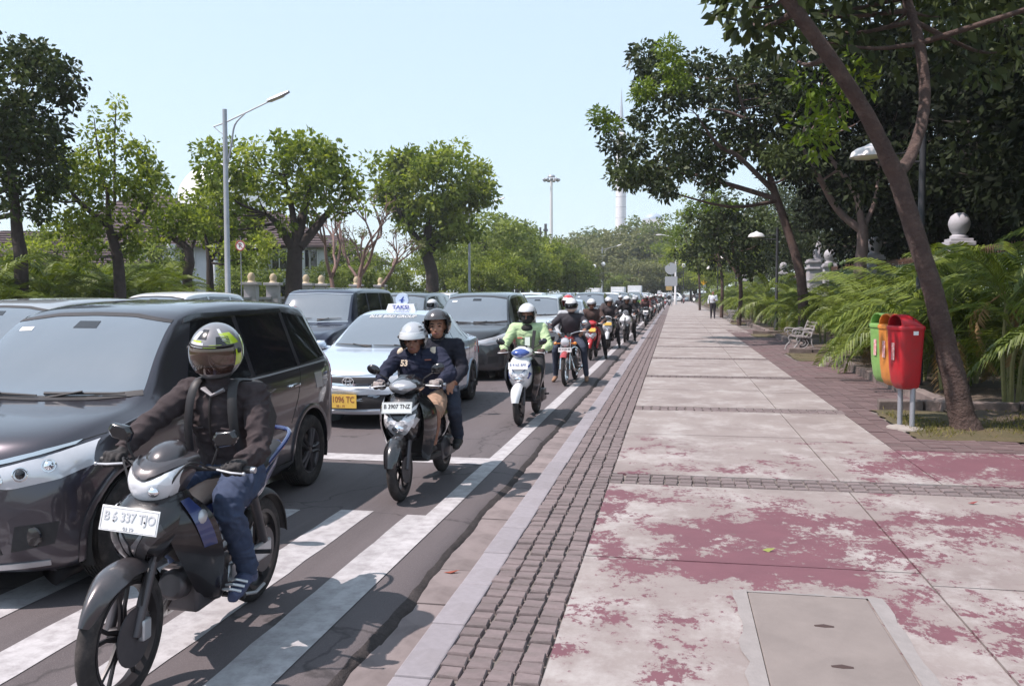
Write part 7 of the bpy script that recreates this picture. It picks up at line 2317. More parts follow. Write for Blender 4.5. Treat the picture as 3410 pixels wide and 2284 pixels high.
def palm(label, loc, h, seed, group, parts=True, dark=False, n=17, sc=1.0):
    rnd = random.Random(seed)
    t = thing('areca_palm', label, 'palm', loc, rnd.uniform(0, 6.28), group)
    t.scale = (sc,) * 3
    stems, lay = palm_layout(rnd, n, h)
    mb = MB()
    for a, c in stems:
        mb.tube([a, a.lerp(c, .5) + V((.03, .02, 0)), c], [.035, .03, .018], 7)
    mb.build('cane', m_cane, t)
    for i_, (p, el, az, s, k) in enumerate(lay):
        dry = i_ % 17 == 16
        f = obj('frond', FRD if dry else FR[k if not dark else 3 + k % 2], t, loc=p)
        f.rotation_euler = (-1.1 if dry else el, 0, az); f.scale = (s, s, s)
    return t
# shared one-piece crowns for the palms that are too far to pick fronds apart
def palm_crown_mesh(seed, h, src):
    rnd = random.Random(seed)
    stems, lay = palm_layout(rnd, 16, h)
    VV, FF, TT = [], [], []
    for p, el, az, s, k in lay:
        me = FR[src[k % len(src)]]
        nv = len(me.vertices)
        co = np.empty(nv * 3); me.vertices.foreach_get('co', co); co = co.reshape(nv, 3) * s
        mt = np.array((Matrix.Rotation(az, 3, 'Z') @ Matrix.Rotation(el, 3, 'X')))
        co = co @ mt.T + np.array(p)
        b0 = sum(len(x) for x in VV)
        VV.append(co)
        FF += [tuple(i + b0 for i in q.vertices) for q in me.polygons]
        a_ = np.empty(len(me.polygons), np.float32); me.attributes['tint'].data.foreach_get('value', a_); TT.append(a_)
    me = bpy.data.meshes.new('fronds'); me.from_pydata(np.concatenate(VV).tolist(), [], FF); me.materials.append(FR[src[0]].materials[0])
    a_ = me.attributes.new('tint', 'FLOAT', 'FACE'); a_.data.foreach_set('value', np.concatenate(TT)); me.update()
    mb = MB()
    for a, c in stems:
        mb.tube([a, c], [.035, .018], 6)
    return me, mb.mesh('cane', m_cane)
PC = [palm_crown_mesh(s, 1.5, (0, 1, 2)) for s in (11, 12, 13)]
PCD = [palm_crown_mesh(s, 1.5, (3, 4)) for s in (21, 22, 23)]
def palm_far(label, loc, seed, group, sc, dark=False):
    rnd = random.Random(seed)
    t = thing('areca_palm', label, 'palm', loc, rnd.uniform(0, 6.28), group)
    t.scale = (sc, sc, sc * rnd.uniform(.9, 1.15))
    c, s = (PCD if dark else PC)[seed % 3]
    obj('fronds', c, t); obj('cane', s, t)
GP = 'areca palms along the right fence'
near_palms = [(4.9, 10.9, 1.9, 'fronds hanging in from the right edge by the tree pit'), (4.6, 13.4, 1.9, 'right behind the leaning trunk'), (5.7, 12.4, 2.9, 'tallest at the right edge'), (4.4, 15.2, 1.6, 'directly behind the red bin'), (5.6, 15.5, 2.6, 'behind the bin, against the fence'), (4.45, 17.0, 1.6, 'left of the bins at the kerb'), (5.6, 18.4, 2.4, 'under the first round-topped pillar'), (4.6, 19.2, 1.55, 'second left of the bins at the kerb'), (5.6, 21.2, 2.2, 'left of the first round-topped pillar'), (4.6, 21.6, 1.3, 'just right of the near bench'), (6.0, 9.6, 1.7, 'lowest in the right corner'), (5.3, 24.0, 1.6, 'between the near bench and the fence'), (4.6, 26.0, 1.4, 'behind the near bench'), (5.0, 14.2, 2.3, 'filling in behind the leaning trunk'), (5.1, 16.6, 2.1, 'second row behind the bins'), (5.1, 19.9, 2.0, 'second row right of the bench'), (5.7, 23.4, 2.2, 'against the fence past the ball pillar'), (5.0, 22.6, 1.7, 'between the bench and the bins, second row'), (6.1, 14.0, 2.9, 'tall one at the right edge against the fence'), (4.3, 20.4, 1.2, 'leaning over the kerb right of the bench'), (4.25, 18.1, 1.2, 'leaning over the kerb left of the bins'), (4.5, 23.3, 1.25, 'low one touching the bench')]
for i, (x, y, h, txt) in enumerate(near_palms):
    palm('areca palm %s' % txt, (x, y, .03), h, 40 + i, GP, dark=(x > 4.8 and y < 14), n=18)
fp = [(4.7, 29.5), (5.6, 31.5), (4.6, 33.6), (5.5, 36), (4.6, 38), (5.4, 40.5), (4.5, 42.5), (5.4, 45), (4.5, 47.5), (5.3, 50.5), (4.4, 53), (5.2, 57), (4.5, 61), (5.2, 66), (4.5, 71), (5.2, 77), (4.5, 83), (5, 90), (4.5, 98), (5, 107), (4.6, 116)]
for i, (x, y) in enumerate(fp):
    palm_far('areca palm of the right hedge, %s one past the near bench' % ORD[i] if i < 20 else 'areca palm of the right hedge, last one before the bend', (x, y, .03), 60 + i, GP, .98 if y < 44 else 1.15)
GPL = 'areca palms along the left pavement'
for i, (px, Y, sc) in enumerate(((10, 21.5, 1.1), (60, 22.6, 1.1), (110, 23.4, 1.15), (160, 24.4, 1.1), (205, 25.2, 1.05), (250, 26.2, 1.1), (300, 27.2, 1.15), (345, 28.4, 1.15), (385, 29.6, 1.1), (30, 24.5, 1.25), (120, 26.5, 1.25), (210, 28.5, 1.25), (290, 30.5, 1.25), (370, 32.5, 1.2), (-50, 20.3, 1.1))):
    b = at(px, 669, Y); b.z = .02
    palm_far('areca palm of the left hedge, %s one' % ('leftmost front', 'second front', 'third front', 'fourth front', 'fifth front', 'sixth front', 'seventh front', 'eighth front', 'rightmost front', 'leftmost rear', 'second rear', 'third rear', 'fourth rear', 'rightmost rear', 'edge-cut')[i], b, 90 + i, GPL, sc * 1.1)
# low shrubs under the far left trees
for i, (px, Y) in enumerate(((900, 52), (940, 54), (1010, 58), (1060, 60), (1110, 64), (880, 50))):
    b = at(px, 669, Y); b.z = 0
    t = thing('shrub', 'low bright shrub under the tall dense left tree, %s from the left' % ORD[(1, 2, 3, 4, 5, 0)[i]], 'shrub', b, random.uniform(0, 6), 'low shrubs on the left')
    p, d, ti = tufts(ell_tufts((0, 0, .75), (1.3, 1.0, .75), 26, .42, rng=random), 90, .2)
    obj('foliage', leaf_mesh('foliage', p, d, .2, lf_far, ti), t)
    mb = MB(); mb.tube([(0, 0, 0), (.05, 0, .7)], [.05, .02], 6); mb.build('stem', m_bark_dark, t)
# grass in the near pit and fallen leaves
n = 5200
gp = np.stack([RNG.uniform(2.7, 5.0, n), RNG.uniform(10.3, 12.7, n), np.full(n, .015)], 1)
keep = (np.sin(gp[:, 0] * 3.1) + np.sin(gp[:, 1] * 2.3 + 1) + RNG.normal(size=n) * .5) > .1
gp = gp[keep]; gd = RNG.normal(size=gp.shape) * .6; gd[:, 2] = 1
gme = leaf_mesh('grass', gp, gd, .06, leaf_mat('grass_blade', (.10, .11, .025), (.24, .20, .07), .7, .3), RNG.random(len(gp)), .16)
tag(obj('grass', gme), 'sparse dry grass blades in the near tree pit', 'grass', kind='stuff')
fl = [(.55, 5.6, .038, (.22, .25, .07), 'yellow-green fallen leaf lying on the red paint'), (-1.42, 5.35, .06, (.32, .09, .06), 'reddish fallen leaf in the gutter'), (2.45, 4.6, .07, (.28, .15, .08), 'brown fallen leaf near the right edge of the pavement'), (2.2, 7.15, .05, (.22, .05, .05), 'dark red fallen leaf just before the sett band')]
for x, y, s, c, lab in fl:
    me = leaf_mesh('leaf', np.array([[x, y, (.012 if x > -1 else -.165)]]), np.array([[1., .15, .05]]), s * 2, leaf_mat('fallen_%s' % lab[:5], c, c, .7, .1), np.array([.5]), .4)
    tag(obj('fallen_leaf', me), lab, 'leaf', 'fallen leaves')
# ================================================================== STREET FURNITURE, FENCES, BUILDINGS
m_galv = M('galvanised', (.36, .37, .40), .5, .6, var=(3, .15))
m_lampgrey = M('lamp_grey', (.62, .60, .60), .4, .1, coat=.3)
m_dkpole = M('dark_pole', (.035, .035, .04), .5, .3)
m_glasslamp = M('lamp_glass', (.55, .53, .45), .2)
# ---- litter bins
def bin_(label, loc, col, name, rz):
    t = thing('litter_bin', label, 'litter bin', loc, rz, 'row of three litter bins'); t.scale = (.84, .88, 1)
    pm = M('bin_' + name, col, .42, coat=.25, var=(4, .12), dirt=(tuple(min(1, c * .5 + .018) for c in col), 6, .58))
    q = MB(); rings = []
    for z, w, d, yo in ((-.01, .10, .09, .02), (.01, .135, .12, .02), (.08, .155, .145, .01), (.24, .165, .160, 0), (.50, .176, .175, 0), (.685, .182, .185, 0)):
        rings.append([(math.copysign(abs(math.cos(a)) ** .32, math.cos(a)) * w, yo + math.copysign(abs(math.sin(a)) ** .32, math.sin(a)) * d, z) for a in [2 * PI * j / 28 for j in range(28)]])
    q.loft(rings); q.build('body', pm, t, loc=(0, 0, .49))
    q = MB(); rings = []
    for z, w in ((.68, .192), (.71, .196), (.725, .190), (.73, .165)):
        rings.append([(math.copysign(abs(math.cos(a)) ** .4, math.cos(a)) * w, math.copysign(abs(math.sin(a)) ** .4, math.sin(a)) * (w + .008), z) for a in [2 * PI * j / 28 for j in range(28)]])
    q.loft(rings); q.build('lid_rim', pm, t, loc=(0, 0, .49))
    # hooded lid open towards the pavement
    q = MB(); rings = []
    for k in range(13):
        y = -.16 + .34 * k / 12
        u = k / 12
        h = .135 * (1 - max(0, (u - .35) / .65) ** 2.2)
        w = .165 * (1 - .1 * u)
        o_ = [(math.cos(PI * j / 14) * w, y, .725 + math.sin(PI * j / 14) ** .8 * h) for j in range(15)]
        i_ = [(math.cos(PI * j / 14) * (w - .012), y, .725 + max(0, math.sin(PI * j / 14) ** .8 * h - .012)) for j in range(14, -1, -1)]
        rings.append(o_ + i_)
    q.loft(rings); q.build('hood', pm, t, loc=(0, 0, .49))
    q = MB(); q.add([(-.15, .02, .728), (.15, .02, .728), (.15, .02, .82), (-.15, .02, .82)], [(0, 1, 2, 3)]); q.build('mouth', m_hole, t, loc=(0, 0, .49))
    q = MB(); q.add([(x, -.1855 + .004 * math.cos(x * 8), .33 + z) for x, z in ((-.035, 0), (.035, 0), (.035, .2), (-.035, .2))], [(0, 1, 2, 3)]); q.build('worn_label', M('bin_label', (.55, .52, .50), .7, var=(40, .5, tuple(col))), t, loc=(0, 0, .49))
    if name == 'red':
        q = MB(); q.box((.184, .03, .645), (.006, .07, .045)); q.build('sticker', M('sticker_white', (.8, .8, .8), .6, var=(60, .2)), t, loc=(0, 0, .49))
    return t
rzb = R(-70)
BX, BY = 2.66, 10.98
d_ = V((-.015, .40, 0))
bin_('red litter bin, nearest of the three', (BX, BY, 0), (.40, .006, .014), 'red', rzb)
bin_('orange litter bin between the red and the green one', tuple(V((BX, BY, 0)) + d_), (.55, .20, .035), 'orange', rzb)
bin_('green litter bin, farthest of the three', tuple(V((BX, BY, 0)) + d_ * 2), (.20, .38, .10), 'green', rzb)
st = thing('bin_stand', 'two grey steel posts carrying the litter bins', 'bin stand', (BX, BY, 0))
for x, y, z in ((-.02, .10, 1.0), (.08, -.05, 1.0)):
    q = MB(); q.lathe([(.03, -.05), (.03, z), (.0, z)], 14, 'Z', o=(x, y, 0)); q.build('post', m_galv, st)
q = MB(); q.tube([(.02, .0, .64), (-.015, .42, .64), (-.05, .82, .64)], .018, 8); q.build('cross_bar', m_galv, st)
for x, y in ((-.02, .10), (.08, -.05)):
    q = MB(); q.lathe([(.15, -.01), (.14, .02), (.09, .035), (.04, .045)], 14, 'Z', o=(x, y, 0)); q.v = [(a + random.uniform(-.015, .015), b_ + random.uniform(-.015, .015), c) for a, b_, c in q.v]; q.build('concrete_foot', M('foot_concrete', (.28, .25, .23), .9, bump=(30, .6, .01)), st)
# ---- cast-iron benches
m_iron = M('white_iron', (.30, .285, .285), .6, var=(12, .25))
m_slat = M('bench_slat', (.19, .165, .16), .7, var=(3, .2), bump=(30, .3, .004))
def bench(label, loc, rz):
    t = thing('bench', label, 'bench', loc, rz, 'benches along the right pavement'); t.scale = (.88, .88, .92)
    for sy in (-.62, .62):
        q = MB()
        q.tube([(-.34, sy, .0), (-.30, sy, .12), (-.20, sy, .24), (-.22, sy, .40), (.18, sy, .40), (.22, sy, .24), (.30, sy, .1), (.36, sy, 0)], .024, 8, k=3)
        q.tube([(-.36, sy, .62), (-.30, sy, .66), (-.05, sy, .64), (.16, sy, .66), (.24, sy, .60)], .024, 8, k=3)
        q.torus((-.32, sy, .58), .05, .016, 'Y', 18, 8)
        q.tube([(-.24, sy, .42), (-.28, sy, .50), (-.22, sy, .58), (-.12, sy, .56), (-.10, sy, .48), (-.18, sy, .46)], .014, 6, k=3)
        q.tube([(.0, sy, .42), (-.04, sy, .52), (.04, sy, .60), (.12, sy, .54), (.06, sy, .47)], .014, 6, k=3)
        q.tube([(-.12, sy, .38), (-.18, sy, .26), (-.06, sy, .18), (.04, sy, .26), (-.02, sy, .34)], .014, 6, k=3)
        q.tube([(.05, sy, .36), (.12, sy, .24), (.0, sy, .12), (-.14, sy, .10)], .014, 6, k=3)
        q.tube([(.18, sy, .40), (.25, sy, .62), (.36, sy, .90)], .022, 8, k=3)
        q.build('end_frame', m_iron, t)
    for k in range(5):
        q = MB(); q.box((-.19 + k * .085, 0, .432), (.065, 1.3, .03)); q.build('slat', m_slat, t, bevel=.004)
    for k in range(4):
        q = MB(); q.box((.245 + k * .04, 0, .55 + k * .10), (.03, 1.3, .065), (0, R(20), 0)); q.build('slat', m_slat, t, bevel=.004)
    return t
bench('white cast-iron bench, the near one by the palms', (3.45, 25.6, .0), R(4))
bench('white cast-iron bench far along the pavement', (3.3, 51.5, 0), R(2))
# ---- pavement lamps with dish shades
def dish_lamp(label, x, y, h=3.95, rz=0):
    t = thing('pavement_lamp', label, 'street lamp', (x, y, 0), rz, 'dish lamps along the right pavement')
    q = MB(); q.lathe([(.09, 0), (.09, .5), (.06, .55), (.055, h + .35), (.0, h + .36)], 14, 'Z'); q.build('pole', m_dkpole, t)
    q = MB(); q.tube([(0, 0, h - .12), (-.55, 0, h - .12), (-.85, 0, h - .04)], .022, 8); q.tube([(0, 0, h + .06), (-.45, 0, h + .02), (-.85, 0, h + .01)], .014, 8); q.build('arm', m_dkpole, t)
    q = MB(); q.lathe([(.012, .22), (.05, .20), (.10, .17), (.22, .135), (.31, .07), (.335, .0), (.345, -.02), (.325, -.025), (.30, .0), (.2, .08), (.02, .1)], 32, 'Z', o=(-.85, 0, h)); s = q.build('shade', m_lampgrey, t)
    q = MB(); q.ell((-.85, 0, h - .005), (.28, .28, .05), 20, 8); q.build('lens', m_glasslamp, s)
dish_lamp('dish street lamp half hidden by the leaning trunk', 4.15, 16.3)
dish_lamp('second dish street lamp beyond the bench', 4.2, 38.5)
dish_lamp('third dish street lamp far along the pavement', 4.1, 62)
dish_lamp('fourth dish street lamp behind the walking man', 4.1, 88)
# ---- fence on the right
m_pillar = M('pillar_white', (.38, .37, .40), .75, var=(1.6, .2), bump=(20, .3, .005), dirt=((.28, .26, .26), 2.5, .58))
m_green = M('fence_green', (.045, .085, .035), .45, coat=.3, var=(3, .2))
m_tip = M('fence_tip', (.13, .07, .048), .5, .2)
FX = 6.6
def pillar(label, y, finial='ball', w=.52, h=2.75):
    t = thing('fence_pillar', label, 'pillar', (FX, y, 0), 0, 'pillars of the right fence')
    q = MB(); q.box((0, 0, h / 2), (w, w, h)); q.build('shaft', m_pillar, t, False, bevel=.02)
    q = MB()
    for z, e, th in ((h * .42, .05, .06), (h * .72, .04, .05), (h - .28, .06, .07)):
        q.box((0, 0, z), (w + e * 2, w + e * 2, th))
    q.box((0, 0, h + .03), (w + .12, w + .12, .10)); q.box((0, 0, h + .11), (w + .03, w + .03, .08))
    q.build('moulding', m_pillar, t, False, bevel=.015)
    if finial == 'ball':
        q = MB(); q.lathe([(.0, .62), (.10, .61), (.19, .54), (.235, .42), (.24, .34), (.20, .20), (.15, .13), (.15, .10), (.20, .07), (.20, .0)], 28, 'Z', o=(0, 0, h + .14)); q.build('ball_finial', m_pillar, t)
    else:
        q = MB(); q.lathe([(.0, 1.12), (.02, 1.05), (.06, .88), (.15, .62), (.23, .40), (.26, .26), (.22, .12), (.20, .05), (.28, .04), (.28, .0)], 28, 'Z', o=(0, 0, h + .14)); q.build('pointed_finial', m_pillar, t)
    return t
PIL = [(10.5, 'ball', 'white fence pillar out at the right edge behind the fronds'), (22.6, 'ball', 'white fence pillar with big ball top right of the leaning trunk'), (31.6, 'ball', 'white fence pillar with domed ball right of the pale trunk'), (40.4, 'ball', 'white fence pillar with ball top at the gate left side'), (43.4, 'point', 'wide white gate pillar with pointed onion top'), (57, 'ball', 'white fence pillar with ball just above the far hedge'), (72, 'point', 'small far white pillar with pointed top'), (88, 'ball', 'last white fence pillar far up the street')]
for y, f_, lab in PIL:
    pillar(lab, y, f_, .48 if f_ == 'ball' else .95, 2.72 if f_ == 'ball' else 3.0)
pk_ = MB(); pk_.box((0, 0, 1.25), (.028, .028, 2.4)); pk_me = pk_.mesh('picket', m_green, False)
tp_ = MB(); tp_.lathe([(.0, .18), (.009, .15), (.022, .08), (.011, .03), (.02, .0), (.014, -.03)], 8, 'Z'); tp_me = tp_.mesh('picket_tip', m_tip)
def fence(label, y0, y1, step=.15):
    t = thing('iron_fence', label, 'fence', (FX, y0, 0), 0, 'iron fence panels on the right')
    L = y1 - y0
    for z in (.35, 1.95, 2.2):
        q = MB(); q.box((0, L / 2, z), (.045, L, .05)); q.build('rail', m_green, t, False)
    k = 0
    y = step / 2
    while y < L:
        p = obj('picket', pk_me, t, loc=(0, y, 0)); obj('picket_tip', tp_me, p, loc=(0, 0, 2.45))
        y += step
fence('green iron fence with copper tips right of the leaning trunk', 17.5, 22.3)
fence('green iron fence with copper tips between the two ball pillars', 22.9, 31.3, .16)
fence('green iron fence far behind the pointed pillar', 43.9, 56.7, .3)
# green gate with boards between pillars
g = thing('iron_gate', 'green panelled gate with copper spikes between two white pillars', 'gate', (FX, 31.9, 0))
for k in range(14):
    q = MB(); q.box((0, .3 + k * .57, 1.05), (.03, .545, 1.5)); q.build('gate_panel', m_green, g, False)
for z in (.3, 1.82, 2.3):
    q = MB(); q.box((-.03, 4.1, z), (.06, 8.0, .07)); q.build('rail', m_green, g, False)
for y in (.15, 2.7, 5.4, 8.05):
    q = MB(); q.lathe([(.06, 0), (.06, 2.6), (.07, 2.62), (.11, 2.72), (.12, 2.78), (.09, 2.87), (.0, 2.90)], 16, 'Z', o=(-.02, y, 0)); q.build('gate_post', M('gate_green', (.09, .14, .06), .5), g)
for k in range(50):
    p = obj('picket', pk_me, g, loc=(0, .2 + k * .158, .1)); p.scale = (.7, .7, 1); obj('picket_tip', tp_me, p, loc=(0, 0, 2.45))
# ---- double-bracket street lamps on the left
def road_lamp(label, px, Y, top, arm_px, gz=0., side=1):
    b = at(px, 669, Y); b.z = gz
    h = at(px, top, Y).z - gz
    t = thing('road_lamp', label, 'street lamp', b, 0, 'tall road lamps on the left')
    q = MB(); q.lathe([(.13, 0), (.13, .9), (.10, .95), (.075, h), (.0, h + .01)], 14, 'Z'); q.build('pole', m_galv, t)
    za = h - .45
    q = MB(); q.tube([(-.42, 0, za - .12), (0, 0, za), (arm_px, -.2, za + .62)], [.022, .026, .024], 8)
    q.tube([(arm_px * .45, -.1, za + .26), (arm_px * .22, -.05, za - .1), (arm_px * .14, -.04, za - .75), (.04, 0, za - 1.5)], [.02, .03, .035, .03], 8, k=4)
    q.tube([(-.40, 0, za - .12), (-.2, 0, za - .3), (0, 0, za - .42)], .015, 6); q.build('arm', m_galv, t)
    q = MB(); q.loft([[(arm_px - .10, -.2 - .10, za + .58), (arm_px - .10, -.2 + .10, za + .58), (arm_px - .10, -.2 + .06, za + .68), (arm_px - .10, -.2 - .06, za + .68)], [(arm_px + .35, -.24 - .13, za + .70), (arm_px + .35, -.24 + .13, za + .70), (arm_px + .33, -.24 + .07, za + .82), (arm_px + .33, -.24 - .07, za + .82)], [(arm_px + .72, -.28 - .08, za + .86), (arm_px + .72, -.28 + .08, za + .86), (arm_px + .70, -.28 + .05, za + .92), (arm_px + .70, -.28 - .05, za + .92)]]); hd = q.build('lamp_head', m_galv, t, bevel=.02)
    q = MB(); q.add([(arm_px - .02, -.31, za + .585), (arm_px + .5, -.36, za + .74), (arm_px + .5, -.16, za + .74), (arm_px - .02, -.11, za + .585)], [(0, 1, 2, 3)]); q.build('lens', m_glasslamp, hd)
road_lamp('tall grey road lamp nearest on the left, arm over the street', 521, 28.1, 250, 1.75)
road_lamp('second tall road lamp on the left, in front of the dense tree', 1073, 64, 468, 2.0)
road_lamp('third tall road lamp, small before the closing wood', 1376, 150, 565, 2.6)
# ---- lamp pole, signs at the bend
def at_ground(px, Y, z=0.):
    b = at(px, 669, Y); b.z = z
    return b
b = at_ground(1544, 120)
t = thing('road_lamp', 'pale lamp pole at the bend by the round road sign', 'street lamp', b)
q = MB(); q.lathe([(.2, 0), (.2, 1.2), (.13, 1.3), (.10, 8.6), (.0, 8.62)], 12, 'Z'); q.build('pole', m_lampgrey, t)
q = MB(); q.tube([(0, 0, 8.5), (-.8, 0, 9.1), (-2.0, 0, 9.3)], .05, 8); q.ell((-2.2, 0, 9.28), (.45, .18, .1)); q.build('arm', m_lampgrey, t)
b = at_ground(1536, 110)
t = thing('road_sign', 'stacked grey road sign with round top at the bend', 'road sign', b)
q = MB(); q.lathe([(.05, 0), (.05, 5.2), (0, 5.2)], 10, 'Z'); q.build('pole', m_galv, t)
q = MB(); q.lathe([(0, -.03), (.72, -.03), (.72, .03), (0, .03)], 28, 'Y', o=(-.15, -.08, 4.55)); q.build('round_board', M('sign_back', (.42, .43, .46), .5, .3), t)
q = MB(); q.box((-.1, -.08, 3.0), (1.5, .05, 1.15)); q.build('board', MATS['sign_back'], t)
q = MB(); q.box((-.35, -.08, 2.15), (.75, .05, .5)); q.build('small_board', M('sign_amber', (.45, .30, .12), .6), t)
b = at_ground(1608, 118)
t = thing('warning_sign', 'yellow diamond warning sign by the right hedge', 'road sign', b)
q = MB(); q.lathe([(.04, 0), (.04, 3.2), (0, 3.2)], 10, 'Z'); q.build('pole', m_galv, t)
q = MB(); q.box((0, -.06, 3.0), (.62, .03, .62), (0, R(45), 0)); q.build('board', M('sign_yellow', (.70, .38, .02), .5), t)
for i, (px, Y, h) in enumerate(((1358, 130, 5.2), (1379, 132, 5.6), (1562, 135, 5.4))):
    b = at_ground(px, Y)
    t = thing('globe_lamp', 'white globe lamp %s' % ('left of the third road lamp', 'right beside the third road lamp', 'right of the pale lamp pole')[i], 'street lamp', b, 0, 'globe lamps at the bend')
    q = MB(); q.lathe([(.06, 0), (.04, h), (0, h)], 10, 'Z'); q.build('pole', m_dkpole, t)
    q = MB(); q.ell((0, 0, h + .25), .30, 14, 10); q.build('globe', m_white, t)
# no-parking sign on the left
b = at_ground(552, 30); h = at(552, 562, 30).z
t = thing('no_parking_sign', 'round white no-parking sign with red ring left of the lamp', 'road sign', b); t.scale = (.62, .62, 1)
q = MB(); q.lathe([(.03, 0), (.03, h + .3), (0, h + .3)], 10, 'Z'); q.build('pole', m_galv, t)
q = MB(); q.lathe([(0, -.012), (.30, -.012), (.30, .012), (0, .012)], 28, 'Y', o=(0, -.05, h)); q.v = [(a_, b_, h + (c_ - h) * .62) for a_, b_, c_ in q.v]; q.build('disc', m_white, t)
q = MB(); q.torus((0, -.066, h), .27, .035, 'Y', 32, 6, .3); q.tube([(-.19, -.07, h + .19), (.19, -.07, h - .19)], .022, 6); q.v = [(a_, b_, h + (c_ - h) * .62) for a_, b_, c_ in q.v]; q.build('red_ring', M('sign_red', (.38, .07, .07), .6), t)
text('letter', 'P', .34, m_letter_k, t, (0, -.064, h), bold=.008).scale = (1, .62, 1)
# ---- floodlight mast, minaret, dome
b = at_ground(1260, 160, 0); h = at(1260, 405, 160).z
t = thing('floodlight_mast', 'tall slender floodlight mast with crown of lamps', 'mast', b)
q = MB(); q.lathe([(.42, 0), (.30, h * .5), (.22, h - .6), (.22, h), (0, h)], 12, 'Z'); q.build('pole', m_lampgrey, t)
q = MB(); q.torus((0, 0, h - .6), 1.2, .08, 'Z', 20, 6); q.lathe([(.0, h + .35), (.6, h + .3), (.7, h), (.25, h - .05)], 14, 'Z'); q.build('crown_ring', m_galv, t)
for k in range(9):
    a = 2 * PI * k / 9
    q = MB(); q.box((math.cos(a) * 1.3, math.sin(a) * 1.3, h - .5), (.55, .55, .4), (0, R(30), a)); q.build('floodlight', m_galv, t, bevel=.05)
b = at_ground(1418, 400, 0)
t = thing('minaret', 'pale minaret tower with needle spire far behind the trees', 'tower', b)
m_mar = M('pale_marble', (.66, .66, .68), .6, var=(.1, .06))
zt = at(1418, 300, 400).z; zs = at(1418, 202, 400).z
q = MB(); q.lathe([(2.6, 0), (2.35, zt * .5), (2.1, zt - 3), (2.5, zt - 2.5), (2.5, zt - 1.5), (1.9, zt - 1)], 24, 'Z'); q.build('shaft', m_mar, t)
for k in range(12):
    z = 12 + k * (zt - 18) / 12
    q = MB(); q.torus((0, 0, z), 2.44 - .26 * z / zt, .12, 'Z', 24, 6); q.build('band', m_galv, t)
q = MB(); q.lathe([(1.4, zt - 1), (.85, zt + (zs - zt) * .35), (.35, zt + (zs - zt) * .7), (.04, zs), (0, zs)], 12, 'Z'); q.build('spire', M('steel_lattice', (.42, .45, .5), .5, .5), t)
cdm = at(508, 470, 300); rdm = (at(508, 470, 300) - at(418, 470, 300)).length
t = thing('mosque_dome', 'huge white mosque dome rising behind the left trees', 'dome', (cdm.x, cdm.y, 0))
q = MB(); q.lathe([(rdm * math.cos(a), cdm.z + rdm * math.sin(a)) for a in [R(-12 + 102 * k / 24) for k in range(25)]], 64, 'Z'); q.build('dome', M('dome_white', (.80, .80, .80), .4, coat=.2), t)
q = MB(); q.lathe([(rdm * 1.02, cdm.z - rdm * .25), (rdm * 1.05, cdm.z - rdm * .12), (rdm * .985, cdm.z - rdm * .10)], 64, 'Z', cap=False); q.lathe([(rdm * .98, 0), (rdm * .98, cdm.z - rdm * .2)], 64, 'Z', cap=False); q.build('drum', m_mar, t)
# factory-like chimneys and far blocks above the wood
for i, (px, Y, top, w) in enumerate(((1203, 260, 508, .5), (1247, 260, 512, .5), (1235, 262, 520, .4), (1470, 300, 510, .5), (1455, 300, 506, .4))):
    b = at_ground(px, Y); h = at(px, top, Y).z
    t = thing('far_mast', 'thin dark mast above the distant wood, %s from the left' % ORD[(0, 2, 1, 4, 3)[i]], 'mast', b, 0, 'thin masts beyond the wood')
    q = MB(); q.lathe([(w, 0), (w * .8, h), (0, h)], 8, 'Z'); q.build('shaft', m_dkpole, t)
    q = MB(); q.lathe([(w * 1.4, h * .9), (w * 1.4, h * .93)], 8, 'Z'); q.build('collar', m_dkpole, t)
for i, (px, Y, w, top) in enumerate(((1492, 420, 14, 492), (1522, 400, 16, 515))):
    b = at_ground(px, Y); h = at(px, top, Y).z
    t = thing('far_tower_block', ('pale far tower block with rounded top beyond the wood', 'pale low far block right of the rounded one')[i], 'building', b, 0, 'far tower blocks')
    q = MB(); q.box((0, 0, h / 2 - 1), (w * .7, 8, h - 2)); q.build('wall', m_mar, t, False)
    if i == 0:
        q = MB(); q.ell((0, 0, h - 2), (w * .3, 4, 3), 16, 10); q.build('roof', M('blue_roof', (.35, .42, .52), .5), t)
    for k in range(6):
        q = MB(); q.box((0, -4.02, h * .3 + k * h * .1), (w * .6, .06, 1.2)); q.build('window_band', m_glass_side, t, False)
# ---- buildings behind the left trees
m_wallw = M('wall_white', (.62, .63, .68), .8, var=(1, .1))
m_tile = M('roof_tile', (.085, .060, .064), .85, var=(2, .3), bump=(12, .6, .02))
m_frame = M('window_frame_white', (.7, .7, .72), .6)
def hip_roof(mb, x0, x1, y0, y1, z0, z1, ov=.8):
    x0 -= ov; x1 += ov; y0 -= ov; y1 += ov
    d = (y1 - y0) / 2 * .9
    mb.add([(x0, y0, z0), (x1, y0, z0), (x1, y1, z0), (x0, y1, z0), (x0 + d, (y0 + y1) / 2, z1), (x1 - d, (y0 + y1) / 2, z1), (x0, y0, z0 - .18), (x1, y0, z0 - .18), (x1, y1, z0 - .18), (x0, y1, z0 - .18)],
           [(0, 1, 5, 4), (1, 2, 5), (2, 3, 4, 5), (3, 0, 4), (6, 7, 1, 0), (7, 8, 2, 1), (8, 9, 3, 2), (9, 6, 0, 3), (9, 8, 7, 6)])
